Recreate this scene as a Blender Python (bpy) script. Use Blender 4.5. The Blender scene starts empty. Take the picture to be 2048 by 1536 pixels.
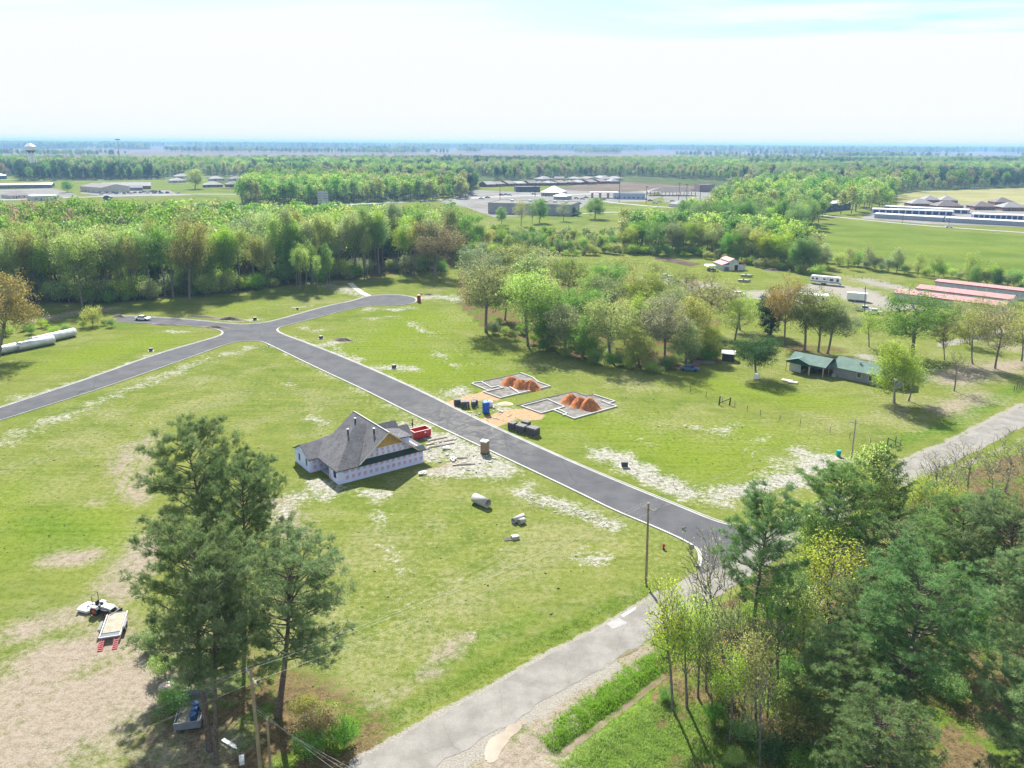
import bpy, bmesh, math, random
import numpy as np
from mathutils import Vector, Matrix, Quaternion
from mathutils.geometry import tessellate_polygon

R = math.radians
scene = bpy.context.scene
COL = scene.collection

# ------------------------------------------------------------------ camera
F_PX, HOR_Y, ROLL, CAM_H = 1560.0, 287.0, 13 / 2048, 52.0      # survey values, 2048 px wide picture
PITCH = math.atan((768 - HOR_Y) / F_PX)
cam_d = bpy.data.cameras.new('camera')
cam_d.sensor_width = 36.0
cam_d.sensor_fit = 'HORIZONTAL'
cam_d.lens = 36.0 * F_PX / 2048
cam_d.clip_start = 0.5
cam_d.clip_end = 60000
cam = bpy.data.objects.new('camera', cam_d)
COL.objects.link(cam)
cam.matrix_world = Matrix.Translation((0, 0, CAM_H)) @ Matrix.Rotation(math.pi / 2 - PITCH, 4, 'X') @ Matrix.Rotation(ROLL, 4, 'Z')
scene.camera = cam

# ------------------------------------------------------------------ world: hazy bright sky with thin cirrus
SUN_EL, SUN_VEC = R(42), Vector((-0.22, 0.975, 0)).normalized()
world = bpy.data.worlds.new('World')
scene.world = world
world.use_nodes = True
wt = world.node_tree
wt.nodes.clear()


def wn(t, **kw):
    n = wt.nodes.new(t)
    for k, v in kw.items():
        setattr(n, k, v)
    return n


w_out, w_bg = wn('ShaderNodeOutputWorld'), wn('ShaderNodeBackground')
w_sky = wn('ShaderNodeTexSky', sky_type='NISHITA', sun_disc=False)
w_sky.sun_elevation = SUN_EL
w_sky.sun_rotation = math.atan2(SUN_VEC.x, SUN_VEC.y)
w_sky.altitude = 100
w_sky.air_density, w_sky.dust_density, w_sky.ozone_density = 1.0, 0.8, 1.0
w_tc, w_sep = wn('ShaderNodeTexCoord'), wn('ShaderNodeSeparateXYZ')
wt.links.new(w_tc.outputs['Generated'], w_sep.inputs[0])


def wm(op, a, b=None, c=None):
    n = wn('ShaderNodeMath', operation=op)
    for i, v in enumerate((a, b, c)):
        if v is None:
            continue
        if isinstance(v, (int, float)):
            n.inputs[i].default_value = v
        else:
            wt.links.new(v, n.inputs[i])
    return n.outputs[0]


zz = wm('MAXIMUM', w_sep.outputs[2], 0.0)
den = wm('ADD', zz, 0.035)
cu, cv = wm('DIVIDE', w_sep.outputs[0], den), wm('DIVIDE', w_sep.outputs[1], den)
w_cmb = wn('ShaderNodeCombineXYZ')
wt.links.new(wm('ADD', wm('MULTIPLY', cu, 0.30), wm('MULTIPLY', cv, 0.10)), w_cmb.inputs[0])
wt.links.new(wm('MULTIPLY', cv, 0.95), w_cmb.inputs[1])
w_noise = wn('ShaderNodeTexNoise')
w_noise.inputs['Scale'].default_value = 0.85
w_noise.inputs['Detail'].default_value = 7
w_noise.inputs['Roughness'].default_value = 0.58
w_noise.inputs['Distortion'].default_value = 0.5
wt.links.new(w_cmb.outputs[0], w_noise.inputs['Vector'])
hz = wn('ShaderNodeMapRange', interpolation_type='SMOOTHSTEP')      # cirrus veil is solid low over the horizon
wt.links.new(w_sep.outputs[2], hz.inputs[0])
for i, v in ((1, 0.080), (2, 0.130), (3, 0.40), (4, 0.0)):
    hz.inputs[i].default_value = v
cov = wn('ShaderNodeMapRange', interpolation_type='SMOOTHSTEP')
wt.links.new(wm('ADD', w_noise.outputs['Fac'], hz.outputs[0]), cov.inputs[0])
for i, v in ((1, 0.40), (2, 0.60), (3, 0.0), (4, 1.0)):
    cov.inputs[i].default_value = v
w_mul = wn('ShaderNodeMix', data_type='RGBA', blend_type='MULTIPLY')
w_mul.inputs['Factor'].default_value = 1.0
wt.links.new(w_sky.outputs[0], w_mul.inputs['A'])
w_mul.inputs['B'].default_value = (0.38, 0.56, 0.585, 1)
w_mix = wn('ShaderNodeMix', data_type='RGBA')
wt.links.new(cov.outputs[0], w_mix.inputs['Factor'])
wt.links.new(w_mul.outputs['Result'], w_mix.inputs['A'])
w_mix.inputs['B'].default_value = (3.22, 3.25, 3.32, 1)
wt.links.new(w_mix.outputs['Result'], w_bg.inputs['Color'])
w_bg.inputs['Strength'].default_value = 0.12
wt.links.new(w_bg.outputs[0], w_out.inputs['Surface'])
world.cycles.sampling_method = 'MANUAL'
world.cycles.sample_map_resolution = 1024

sun_d = bpy.data.lights.new('sun', 'SUN')
sun_d.energy = 5.0
sun_d.angle = R(0.6)
sun_d.color = (1.0, 0.955, 0.88)
sun = bpy.data.objects.new('sun', sun_d)
COL.objects.link(sun)
s_dir = Vector((SUN_VEC.x * math.cos(SUN_EL), SUN_VEC.y * math.cos(SUN_EL), math.sin(SUN_EL)))
sun.rotation_euler = s_dir.to_track_quat('Z', 'Y').to_euler()
sun.location = (0, 0, 200)

vs = scene.view_settings
vs.view_transform, vs.look, vs.exposure, vs.gamma = 'Standard', 'None', 1.35, 1.0
vs.use_curve_mapping = False
scene.cycles.max_bounces = 4
scene.cycles.adaptive_threshold = 0.02
scene.cycles.diffuse_bounces = 2
scene.cycles.glossy_bounces = 2
scene.cycles.transmission_bounces = 3
scene.cycles.transparent_max_bounces = 6
scene.cycles.volume_bounces = 0
scene.cycles.use_denoising = True
scene.cycles.sample_clamp_indirect = 6

# ------------------------------------------------------------------ survey helpers (picture pixel -> point on the ground)
CP, SP, CR, SR = math.cos(PITCH), math.sin(PITCH), math.cos(ROLL), math.sin(ROLL)


def ray(px, py):
    x, y = px - 1024, py - 768
    xr, yr = x * CR + y * SR, -x * SR + y * CR
    cx, cy = xr / F_PX, -yr / F_PX
    return Vector((cx, CP + cy * SP, -SP + cy * CP))


def G(px, py, z=0.0):
    d = ray(px, py)
    t = (z - CAM_H) / d.z
    return Vector((d.x * t, d.y * t, z))


def lean_to(base, px, py):
    """height and sideways lean of a tip seen at (px,py) that stands over base"""
    d = ray(px, py)
    t = base.y / d.y
    return CAM_H + d.z * t, d.x * t - base.x


# ------------------------------------------------------------------ material helpers
class NT:
    def __init__(self, name):
        self.m = bpy.data.materials.new(name)
        self.m.use_nodes = True
        self.t = self.m.node_tree
        self.t.nodes.clear()
        self.out = self.n('ShaderNodeOutputMaterial')

    def n(self, t, **kw):
        n = self.t.nodes.new(t)
        for k, v in kw.items():
            setattr(n, k, v)
        return n

    def put(self, sock, v):
        if v is None:
            return
        if isinstance(v, bpy.types.NodeSocket):
            self.t.links.new(v, sock)
        else:
            if sock.type == 'RGBA' and len(v) == 3:
                v = (*v, 1)
            sock.default_value = v

    def math(self, op, a, b=None, clamp=False):
        n = self.n('ShaderNodeMath', operation=op, use_clamp=clamp)
        self.put(n.inputs[0], a)
        self.put(n.inputs[1], b)
        return n.outputs[0]

    def mix(self, f, a, b, blend='MIX'):
        n = self.n('ShaderNodeMix', data_type='RGBA', blend_type=blend)
        self.put(n.inputs['Factor'], f)
        self.put(n.inputs['A'], a)
        self.put(n.inputs['B'], b)
        return n.outputs['Result']

    def ramp(self, v, lo, hi, a=0.0, b=1.0, smooth=True):
        n = self.n('ShaderNodeMapRange', interpolation_type='SMOOTHSTEP' if smooth else 'LINEAR')
        self.put(n.inputs[0], v)
        for i, x in ((1, lo), (2, hi), (3, a), (4, b)):
            n.inputs[i].default_value = x
        return n.outputs[0]

    def noise(self, vec, scale, detail=3, rough=0.55, dist=0.0):
        n = self.n('ShaderNodeTexNoise')
        if vec is not None:
            self.put(n.inputs['Vector'], vec)
        n.inputs['Scale'].default_value = scale
        n.inputs['Detail'].default_value = detail
        n.inputs['Roughness'].default_value = rough
        n.inputs['Distortion'].default_value = dist
        return n.outputs['Fac']

    def pos(self):
        return self.n('ShaderNodeNewGeometry').outputs['Position']

    def obj(self):
        return self.n('ShaderNodeTexCoord').outputs['Object']

    def bump(self, h, strength, dist=0.1):
        n = self.n('ShaderNodeBump')
        n.inputs['Strength'].default_value = strength
        n.inputs['Distance'].default_value = dist
        self.put(n.inputs['Height'], h)
        return n.outputs[0]

    def principled(self, col, rough=0.7, metal=0.0, normal=None, spec=0.4, **kw):
        b = self.n('ShaderNodeBsdfPrincipled')
        self.put(b.inputs['Base Color'], col)
        self.put(b.inputs['Roughness'], rough)
        self.put(b.inputs['Metallic'], metal)
        self.put(b.inputs['Specular IOR Level'], spec)
        if normal is not None:
            self.put(b.inputs['Normal'], normal)
        for k, v in kw.items():
            self.put(b.inputs[k], v)
        self.t.links.new(b.outputs[0], self.out.inputs['Surface'])
        return self.m


_mats = {}


def M(name, col=None, rough=0.65, metal=0.0, var=0.18, scale=1.5, bump=0.0, spec=0.4):
    """plain painted / mineral surface with mottling and dirt"""
    if name in _mats:
        return _mats[name]
    k = NT(name)
    o = k.obj()
    a = k.noise(o, scale, 5, 0.6)
    b = k.noise(o, scale * 7.3, 3, 0.6)
    f = k.ramp(k.math('ADD', k.math('MULTIPLY', a, 0.7), k.math('MULTIPLY', b, 0.3)), 0.3, 0.7)
    dark = tuple(c * (1 - var) for c in col)
    lite = tuple(min(1, c * (1 + var * 0.6)) for c in col)
    nor = k.bump(b, bump, 0.03) if bump else None
    _mats[name] = k.principled(k.mix(f, dark, lite), rough, metal, nor, spec)
    return _mats[name]


def ribbed(name, col, period=0.3, rough=0.4, metal=0.2, axis=0, var=0.12):
    """ribbed sheet metal, ribs across local axis"""
    if name in _mats:
        return _mats[name]
    k = NT(name)
    o = k.obj()
    s = k.n('ShaderNodeSeparateXYZ')
    k.put(s.inputs[0], o)
    w = k.math('PINGPONG', k.math('DIVIDE', s.outputs[axis], period), 0.5)
    rib = k.ramp(w, 0.34, 0.5)
    a = k.ramp(k.noise(o, 0.6, 4), 0.3, 0.7)
    c = k.mix(a, tuple(x * (1 - var) for x in col), tuple(min(1, x * (1 + var)) for x in col))
    _mats[name] = k.principled(k.mix(k.math('MULTIPLY', rib, 0.35), c, tuple(x * 0.45 for x in col)), rough, metal, k.bump(rib, 0.9, 0.05), 0.2)
    return _mats[name]


def glass_mat():
    if 'glass' not in _mats:
        k = NT('window_glass')
        _mats['glass'] = k.principled((0.03, 0.04, 0.05), 0.08, 0.0, None, 0.8)
    return _mats['glass']


# ------------------------------------------------------------------ mesh builder
class MB:
    def __init__(self):
        self.v, self.f = [], []

    def add(self, vs, fs):
        o = len(self.v)
        self.v += [tuple(p) for p in vs]
        self.f += [tuple(i + o for i in f) for f in fs]
        return self

    def box(self, c, s, rz=0.0, taper=1.0):
        x, y, z = (d / 2 for d in s)
        pts = [(-x, -y, -z), (x, -y, -z), (x, y, -z), (-x, y, -z)] + [(sx * x * taper, sy * y * taper, z) for sx, sy in ((-1, -1), (1, -1), (1, 1), (-1, 1))]
        cs, sn = math.cos(rz), math.sin(rz)
        return self.add([(c[0] + a * cs - b * sn, c[1] + a * sn + b * cs, c[2] + d) for a, b, d in pts],
                        [(3, 2, 1, 0), (4, 5, 6, 7), (0, 1, 5, 4), (1, 2, 6, 5), (2, 3, 7, 6), (3, 0, 4, 7)])

    def span(self, lo, hi):
        return self.box([(a + b) / 2 for a, b in zip(lo, hi)], [abs(b - a) for a, b in zip(lo, hi)])

    def tube(self, p0, p1, r0, r1=None, n=8, cap=True):
        p0, p1 = Vector(p0), Vector(p1)
        r1 = r0 if r1 is None else r1
        d = (p1 - p0)
        if d.length < 1e-6:
            return self
        d.normalize()
        a = d.orthogonal().normalized()
        b = d.cross(a)
        vs = []
        for p, r in ((p0, r0), (p1, r1)):
            for i in range(n):
                t = 2 * math.pi * i / n
                vs.append(p + a * (math.cos(t) * r) + b * (math.sin(t) * r))
        fs = [(i, (i + 1) % n, n + (i + 1) % n, n + i) for i in range(n)]
        if cap:
            fs += [tuple(range(n - 1, -1, -1)), tuple(range(n, 2 * n))]
        return self.add(vs, fs)

    def pipe(self, pts, r, n=6):
        for a, b in zip(pts, pts[1:]):
            self.tube(a, b, r, r, n)
        return self

    def slab(self, pts, th):
        """planar polygon pushed down by th"""
        n = len(pts)
        top = [Vector(p) for p in pts]
        nrm = Vector((0, 0, 0))
        for i in range(n):
            a, b = top[i], top[(i + 1) % n]
            nrm += a.cross(b)
        if nrm.z < 0:
            top.reverse()
        bot = [p - Vector((0, 0, th)) for p in top]
        return self.add(top + bot, [tuple(range(n)), tuple(range(2 * n - 1, n - 1, -1))] + [(i, n + i, n + (i + 1) % n, (i + 1) % n) for i in range(n)])

    def prism(self, poly, a, b, axis='y'):
        """profile polygon (p,q) swept from a to b along axis"""
        n = len(poly)
        mk = {'y': lambda p, q, t: (p, t, q), 'x': lambda p, q, t: (t, p, q), 'z': lambda p, q, t: (p, q, t)}[axis]
        vs = [mk(p, q, a) for p, q in poly] + [mk(p, q, b) for p, q in poly]
        return self.add(vs, [tuple(range(n)), tuple(range(2 * n - 1, n - 1, -1))] + [(i, n + i, n + (i + 1) % n, (i + 1) % n) for i in range(n)])

    def build(self, name, mat, parent=None, smooth=False):
        me = bpy.data.meshes.new(name)
        me.from_pydata(self.v, [], self.f)
        bm = bmesh.new()
        bm.from_mesh(me)
        bmesh.ops.recalc_face_normals(bm, faces=bm.faces)
        bm.to_mesh(me)
        bm.free()
        me.materials.append(mat)
        if smooth:
            me.polygons.foreach_set('use_smooth', [True] * len(me.polygons))
        o = bpy.data.objects.new(name, me)
        COL.objects.link(o)
        o.parent = parent
        return o


def tag(o, label=None, cat=None, group=None, kind=None):
    for k, v in (('label', label), ('category', cat), ('group', group), ('kind', kind)):
        if v:
            o[k] = v
    return o


def thing(name, label, cat, loc=(0, 0, 0), rz=0.0, group=None):
    o = bpy.data.objects.new(name, None)
    o.empty_display_size = 0.3
    COL.objects.link(o)
    o.location = loc
    o.rotation_euler = (0, 0, rz)
    return tag(o, label, cat, group)


def part(o, name, parent, loc=None):
    c = o.copy()
    c.name = name
    COL.objects.link(c)
    c.parent = parent
    return c


def dup(root, loc, rz, label, group=None, scale=None):
    r = root.copy()
    COL.objects.link(r)
    r.location, r.rotation_euler = loc, (0, 0, rz)
    if scale:
        r.scale = scale
    r['label'] = label
    if group:
        r['group'] = group
    for ch in list(root.children):
        c = ch.copy()
        COL.objects.link(c)
        c.parent = r
        for g in ch.children:
            d = g.copy()
            COL.objects.link(d)
            d.parent = c
    return r


def sheet(name, pts, z, mat, kind='structure', label=None):
    """flat polygon laid on the ground; pts are xy"""
    vv = [Vector((p[0], p[1], 0)) for p in pts]
    tri = tessellate_polygon([vv])
    me = bpy.data.meshes.new(name)
    fs = []
    for t in tri:
        a, b, c = (vv[i] for i in t)
        fs.append(tuple(t) if (b - a).cross(c - a).z > 0 else tuple(reversed(t)))
    me.from_pydata([(p.x, p.y, z) for p in vv], [], fs)
    me.materials.append(mat)
    o = bpy.data.objects.new(name, me)
    COL.objects.link(o)
    return tag(o, label, kind=kind)


def smooth_line(pts, it=2):
    pts = [Vector(p) for p in pts]
    for _ in range(it):
        q = [pts[0]]
        for a, b in zip(pts, pts[1:]):
            q += [a * 0.75 + b * 0.25, a * 0.25 + b * 0.75]
        q.append(pts[-1])
        pts = q
    return pts


def offset_line(pts, d):
    out = []
    for i, p in enumerate(pts):
        a, b = pts[max(0, i - 1)], pts[min(len(pts) - 1, i + 1)]
        t = (b - a).to_2d()
        t.normalize()
        out.append(Vector((p.x - t.y * d, p.y + t.x * d, 0)))
    return out
# ------------------------------------------------------------------ ground
def seg_dist(X, Y, pts):
    d = np.full(X.shape, 1e9)
    if len(pts) == 1:
        return np.hypot(X - pts[0][0], Y - pts[0][1])
    for a, b in zip(pts, pts[1:]):
        dx, dy = b[0] - a[0], b[1] - a[1]
        L = dx * dx + dy * dy + 1e-9
        t = np.clip(((X - a[0]) * dx + (Y - a[1]) * dy) / L, 0, 1)
        d = np.minimum(d, np.hypot(X - a[0] - t * dx, Y - a[1] - t * dy))
    return d


def in_poly(X, Y, poly):
    inside = np.zeros(X.shape, bool)
    j = len(poly) - 1
    for i in range(len(poly)):
        xi, yi, xj, yj = poly[i][0], poly[i][1], poly[j][0], poly[j][1]
        c = ((yi > Y) != (yj > Y)) & (X < (xj - xi) * (Y - yi) / (yj - yi + 1e-12) + xi)
        inside ^= c
        j = i
    return inside


rows = [-45.0]
while rows[-1] < 21000:
    rows.append(rows[-1] + max(0.75, 0.0135 * rows[-1]))
rows = np.array(rows)
cols = np.linspace(-1, 1, 381)
YY = np.repeat(rows[:, None], len(cols), 1)
XX = (YY + 130) * cols[None, :]
gx, gy = XX.ravel(), YY.ravel()
NV = gx.size

# names: silt (white bare soil), dirt (tan), lush, straw, sand (orange drive sand), litter (leaf floor), gravel, fresh (bright new grass)
MASK = {k: np.zeros(NV, np.float32) for k in ('silt', 'dirt', 'lush', 'straw', 'sand', 'litter', 'gravel', 'fresh', 'bare')}


def blob(kind, pix, r, s=1.0, soft=0.8, xy=False):
    pts = [p if xy else G(*p) for p in pix]
    xs, ys = [p[0] for p in pts], [p[1] for p in pts]
    R2 = r * (1 + soft)
    sel = np.where((gx > min(xs) - R2) & (gx < max(xs) + R2) & (gy > min(ys) - R2) & (gy < max(ys) + R2))[0]
    if len(sel) == 0:
        return
    d = seg_dist(gx[sel], gy[sel], pts)
    m = np.clip(1 - (d - r * (1 - soft)) / (r * 2 * soft + 1e-6), 0, 1) * s
    MASK[kind][sel] = np.maximum(MASK[kind][sel], m)


def area(kind, pix, s=1.0):
    poly = [G(*p) for p in pix]
    m = in_poly(gx, gy, poly)
    MASK[kind][m] = np.maximum(MASK[kind][m], s)


# --- white silt along kerbs and building plots
for pix, r, s in [
    ([(1208, 905), (1260, 930), (1310, 955)], 3.6, 1.0), ([(1300, 955), (1370, 985), (1440, 990), (1530, 972), (1600, 945), (1650, 915)], 3.4, 1.0),
    ([(1560, 985), (1640, 950), (1700, 925)], 3.5, 0.75), ([(1430, 1010), (1520, 1000)], 3.0, 0.6), ([(1570, 940), (1610, 900)], 3, .8),
    ([(1390, 855), (1440, 868), (1470, 850)], 2.6, 0.72), ([(640, 690), (690, 680)], 2.8, 0.85), ([(668, 697), (690, 712)], 2.6, 0.8),
    ([(735, 738), (790, 735), (820, 738)], 3.2, 0.9), ([(700, 712), (715, 718)], 2, 0.8), ([(600, 655), (640, 662)], 3, 0.6),
    ([(585, 672), (640, 694), (700, 720), (780, 752), (880, 800), (950, 832)], 1.7, 0.6), ([(885, 780), (910, 790)], 2.2, 0.85),
    ([(1050, 985), (1110, 1005), (1190, 1035), (1230, 1055)], 2.3, 0.85), ([(1160, 1112), (1195, 1118)], 2.0, 0.8), ([(1040, 965), (1080, 985)], 2.5, 0.6),
    ([(540, 690), (640, 742), (740, 792), (840, 845)], 1.5, 0.6), ([(600, 720), (650, 745), (705, 762), (740, 770)], 1.6, 0.75), ([(575, 765), (590, 770)], 2.5, .6),
    ([(690, 575), (720, 590), (650, 570)], 5, 0.75), ([(850, 595), (880, 592), (915, 600)], 5, 0.85), ([(740, 618), (800, 620), (820, 615)], 3.5, 0.8), ([(590, 615), (615, 612)], 3, .7),
    ([(700, 640), (760, 636), (810, 630)], 2.2, 0.6), ([(815, 645), (835, 655), (870, 672)], 2.2, 0.8), ([(870, 700), (885, 715), (910, 735)], 2.5, 0.62),
    ([(290, 712), (340, 705)], 3, 0.55), ([(460, 640), (505, 640)], 3.5, 0.8), ([(340, 662), (365, 664)], 2.5, 0.8),
    ([(0, 885), (90, 845), (200, 803), (330, 750), (430, 715), (500, 695)], 4.2, 0.62), ([(20, 800), (150, 765), (190, 752), (260, 728)], 3.0, 0.62),
    ([(860, 905), (905, 900), (950, 912), (990, 940)], 5.2, 0.95), ([(830, 868), (880, 878), (920, 888), (960, 905)], 4.0, 0.95), ([(810, 850), (850, 850)], 3.5, 0.8),
    ([(870, 950), (920, 945)], 3.0, 0.9), ([(730, 985), (770, 990)], 2.0, .8), ([(600, 985), (640, 992), (665, 980)], 3.2, 0.85), ([(625, 968), (660, 975)], 2.5, 0.9), ([(575, 1010), (560, 1040)], 2.6, 0.7),
    ([(620, 835), (645, 850)], 2.5, .7), ([(750, 1000), (775, 1095), (810, 1150)], 1.6, .55), ([(950, 1260), (1000, 1240)], 3, .3),
    ([(1020, 765), (985, 780)], 3.5, 0.6), ([(1110, 810), (1190, 800)], 3, .5), ([(915, 778), (945, 795), (965, 800)], 3.0, 0.8), ([(985, 810), (1020, 822), (1060, 830)], 2.8, .8),
    ([(1200, 840), (1260, 870), (1300, 890)], 1.6, .5), ([(1500, 880), (1580, 880)], 2.5, .45), ([(910, 830), (935, 835)], 2.0, .85)]:
    blob('silt', pix, r, s)
# --- tan dirt
for pix, r, s in [
    ([(60, 1500), (150, 1420), (240, 1380)], 9.0, 1.0), ([(20, 1420), (100, 1330), (200, 1290)], 6.0, 0.95), ([(60, 1260), (140, 1230)], 4.0, .8),
    ([(240, 1180), (270, 1120), (300, 1080)], 4.0, 0.85), ([(120, 1115), (190, 1110)], 3.2, 0.8), ([(270, 890), (245, 930), (270, 990)], 3.6, 0.72), ([(300, 870), (290, 920), (285, 1000)], 2.2, .7), ([(230, 990), (200, 1000)], 4, .5),
    ([(560, 1000), (575, 1040), (590, 1070)], 4, .7), ([(1040, 1530), (1090, 1480), (1120, 1440)], 3.2, 1.0), ([(1075, 1440), (1160, 1385), (1250, 1335), (1290, 1300)], 1.5, 1.0), ([(1000, 1520), (1080, 1540)], 3.5, 1.0),
    ([(330, 1480), (420, 1520), (300, 1540)], 6, .6), ([(1900, 760), (1960, 740), (2040, 730)], 7, .85), ([(1880, 820), (1960, 790)], 5, .75), ([(2000, 690), (2048, 700)], 6, .7), ([(1830, 800), (1780, 830)], 5, .5), ([(890, 1310), (915, 1300)], 2, .7), ([(850, 1350), (870, 1345)], 1.5, .8), ([(760, 1400), (800, 1380)], 2, .6), ([(900, 1290), (930, 1275)], 1.6, .75),
    ([(80, 640), (150, 625), (220, 618)], 5, .8), ([(640, 560), (690, 560)], 8, .7), ([(870, 945), (920, 925)], 2.2, .9)]:
    blob('dirt', pix, r, s)
# --- orange sand drives, brown bare lawn
for pix, r, s in [([(925, 798), (960, 790)], 1.3, 1), ([(905, 808), (935, 800), (975, 788), (985, 795)], 2.0, 1), ([(980, 845), (1010, 832), (1050, 825), (1062, 832)], 2.6, 1), ([(965, 842), (990, 848)], 1.6, 1)]:
    blob('sand', pix, r, s, 0.35)
# --- gravel shoulders and yards
for pix, r, s in [([(719, 1524), (890, 1432), (1017, 1362), (1112, 1308), (1214, 1254), (1322, 1187)], 1.0, 0.9),
                  ([(900, 1536), (960, 1480), (1070, 1415), (1150, 1365), (1215, 1330)], 1.4, .9), ([(1700, 1000), (1810, 990), (1900, 945), (2048, 875)], 0.9, .5), ([(1800, 925), (1890, 887), (2048, 806)], 1.0, .7),
                  ([(1690, 580), (1740, 600), (1790, 610)], 10, 0.85), ([(1500, 590), (1590, 590), (1660, 575)], 10, .8), ([(1730, 560), (1850, 590)], 9, .6), ([(1760, 720), (1730, 712)], 2.5, .9), ([(1880, 690), (1960, 675), (2010, 660)], 2.0, .8), ([(1320, 560), (1400, 570)], 12, .6),
                  ([(1345, 528), (1300, 517), (1380, 527)], 4.0, .0)]:
    blob('gravel', pix, r, s)
# --- leaf floor under the trees
area('litter', [(1290, 1330), (1480, 1180), (1640, 1060), (1830, 985), (2100, 880), (2500, 900), (2600, 2400), (1350, 2400), (1330, 1500)], 0.85)
area('litter', [(-200, 660), (0, 622), (100, 606), (220, 606), (330, 596), (470, 586), (560, 574), (690, 558), (760, 552), (905, 540), (905, 470), (600, 430), (-300, 440)], 0.9)
area('litter', [(905, 600), (960, 655), (1050, 690), (1130, 712), (1230, 735), (1330, 745), (1440, 725), (1440, 640), (1300, 560), (1000, 500), (920, 520)], 0.75)
for pix, r, s in [([(420, 1500), (500, 1420), (560, 1440), (640, 1500)], 7, 1.0), ([(450, 1250), (500, 1290)], 6, .55), ([(440, 1560), (540, 1540)], 6, 1), ([(1590, 695), (1660, 700)], 5, .9), ([(1450, 705), (1500, 715)], 4, .6), ([(1040, 500), (1250, 505)], 8, .5)]:
    blob('litter', pix, r, s)
# --- brighter and lusher grass
for pix, r, s in [([(850, 640), (760, 690), (870, 740)], 18, 0.9), ([(1250, 860), (1400, 920), (1520, 880)], 12, .8), ([(150, 720), (300, 680)], 10, .9), ([(60, 1060), (180, 1030), (200, 1090)], 7, .7), ([(450, 620), (520, 612)], 8, .6), ([(1450, 770), (1640, 800)], 9, .8), ([(1130, 860), (1100, 800)], 8, .7),
                  ([(1330, 505), (1560, 520), (1450, 545)], 24, .55), ([(700, 930), (700, 1040)], 8, .3), ([(840, 1010), (930, 1020)], 8, .35), ([(20, 990), (0, 1100)], 8, .6)]:
    blob('fresh', pix, r, s, 1.0)
for pix, r, s in [([(1085, 1480), (1160, 1430), (1290, 1340), (1380, 1290)], 2.6, 1.0), ([(1230, 1480), (1330, 1420)], 3.0, .9), ([(1150, 1530), (1400, 1500)], 5, .8), ([(1700, 925), (1800, 880), (1900, 850)], 2.0, .8), ([(1880, 860), (1990, 800), (2048, 775)], 3, .8),
                  ([(730, 1470), (900, 1370), (1050, 1290), (1200, 1220), (1300, 1175)], 1.3, .65), ([(840, 1345), (960, 1280), (1060, 1235)], 2.2, .6), ([(640, 1480), (700, 1430)], 3, .8), ([(80, 1040), (150, 1080)], 6, .6), ([(250, 650), (210, 650)], 3, .8), ([(560, 585), (400, 600)], 4, .5)]:
    blob('lush', pix, r, s, 1.0)
# --- thin straw patches
for pix, r, s in [([(640, 1230), (720, 1190), (800, 1150)], 9, .75), ([(660, 1320), (760, 1270), (850, 1220)], 7, .75), ([(880, 1150), (1000, 1130)], 8, .45), ([(600, 1350), (640, 1300)], 6, .6), ([(900, 1040), (900, 1100), (800, 1070)], 9, .5), ([(1000, 1080), (1100, 1070), (1200, 1090)], 9, .55),
                  ([(1250, 1090), (1330, 1110), (1370, 1140)], 6, .6), ([(480, 780), (600, 800), (690, 810)], 12, .45), ([(0, 950), (120, 900), (240, 860)], 10, .5), ([(1050, 720), (1180, 745), (1290, 775)], 4, .65), ([(1170, 800), (1300, 840), (1400, 870)], 5, .5), ([(1600, 860), (1700, 840), (1790, 850)], 5, .55), ([(1640, 770), (1760, 790)], 5, .5), ([(1600, 720), (1750, 700)], 12, .6), ([(1480, 690), (1560, 680)], 8, .5),
                  ([(1830, 590), (1700, 600), (1740, 560)], 12, .6), ([(620, 600), (560, 610)], 8, .5), ([(940, 620), (900, 640)], 6, .6), ([(700, 660), (690, 680)], 7, .5), ([(830, 690), (940, 690)], 6, .4), ([(1460, 530), (1560, 540)], 12, .45), ([(1010, 445), (1160, 455)], 30, .6)]:
    blob('straw', pix, r, s, 1.0)
# ditch beside the county road and shallow unevenness
gz = np.zeros(NV)
for a, b, s in ((0.11, 0.07, 1.0), (0.05, 0.13, 2.1), (0.31, 0.22, 0.4)):
    gz += s * 0.0018 * (np.sin(gx * a + gy * b * 0.7 + s) * np.cos(gy * a * 1.3 - gx * b) - 1)
DITCH = [G(*p) for p in ((1120, 1500), (1165, 1465), (1205, 1437), (1250, 1405), (1330, 1340), (1420, 1275), (1540, 1190), (1700, 1090))]
dd = seg_dist(gx, gy, DITCH)
gz -= 0.75 * np.exp(-(dd / 1.1) ** 2)
dd2 = seg_dist(gx, gy, [G(*p) for p in ((640, 1510), (880, 1395), (1060, 1300), (1290, 1190))])
gz -= 0.22 * np.exp(-(dd2 / 0.8) ** 2)

nr, nc = len(rows), len(cols)
ii = (np.arange(nr - 1)[:, None] * nc + np.arange(nc - 1)[None, :]).ravel()
quads = np.stack([ii, ii + 1, ii + nc + 1, ii + nc], 1)
me = bpy.data.meshes.new('ground')
me.vertices.add(NV)
me.vertices.foreach_set('co', np.stack([gx, gy, gz], 1).astype(np.float32).ravel())
me.loops.add(quads.size)
me.loops.foreach_set('vertex_index', quads.astype(np.int32).ravel())
me.polygons.add(len(quads))
me.polygons.foreach_set('loop_start', np.arange(0, quads.size, 4, dtype=np.int32))
me.polygons.foreach_set('use_smooth', np.ones(len(quads), bool))
me.update()
for nm, ks in (('ma', ('silt', 'dirt', 'lush')), ('mb', ('straw', 'sand', 'litter')), ('mc', ('gravel', 'fresh', 'bare'))):
    at = me.attributes.new(nm, 'FLOAT_VECTOR', 'POINT')
    at.data.foreach_set('vector', np.stack([MASK[k] for k in ks], 1).astype(np.float32).ravel())
ground = bpy.data.objects.new('ground', me)
COL.objects.link(ground)
tag(ground, kind='structure')

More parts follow.
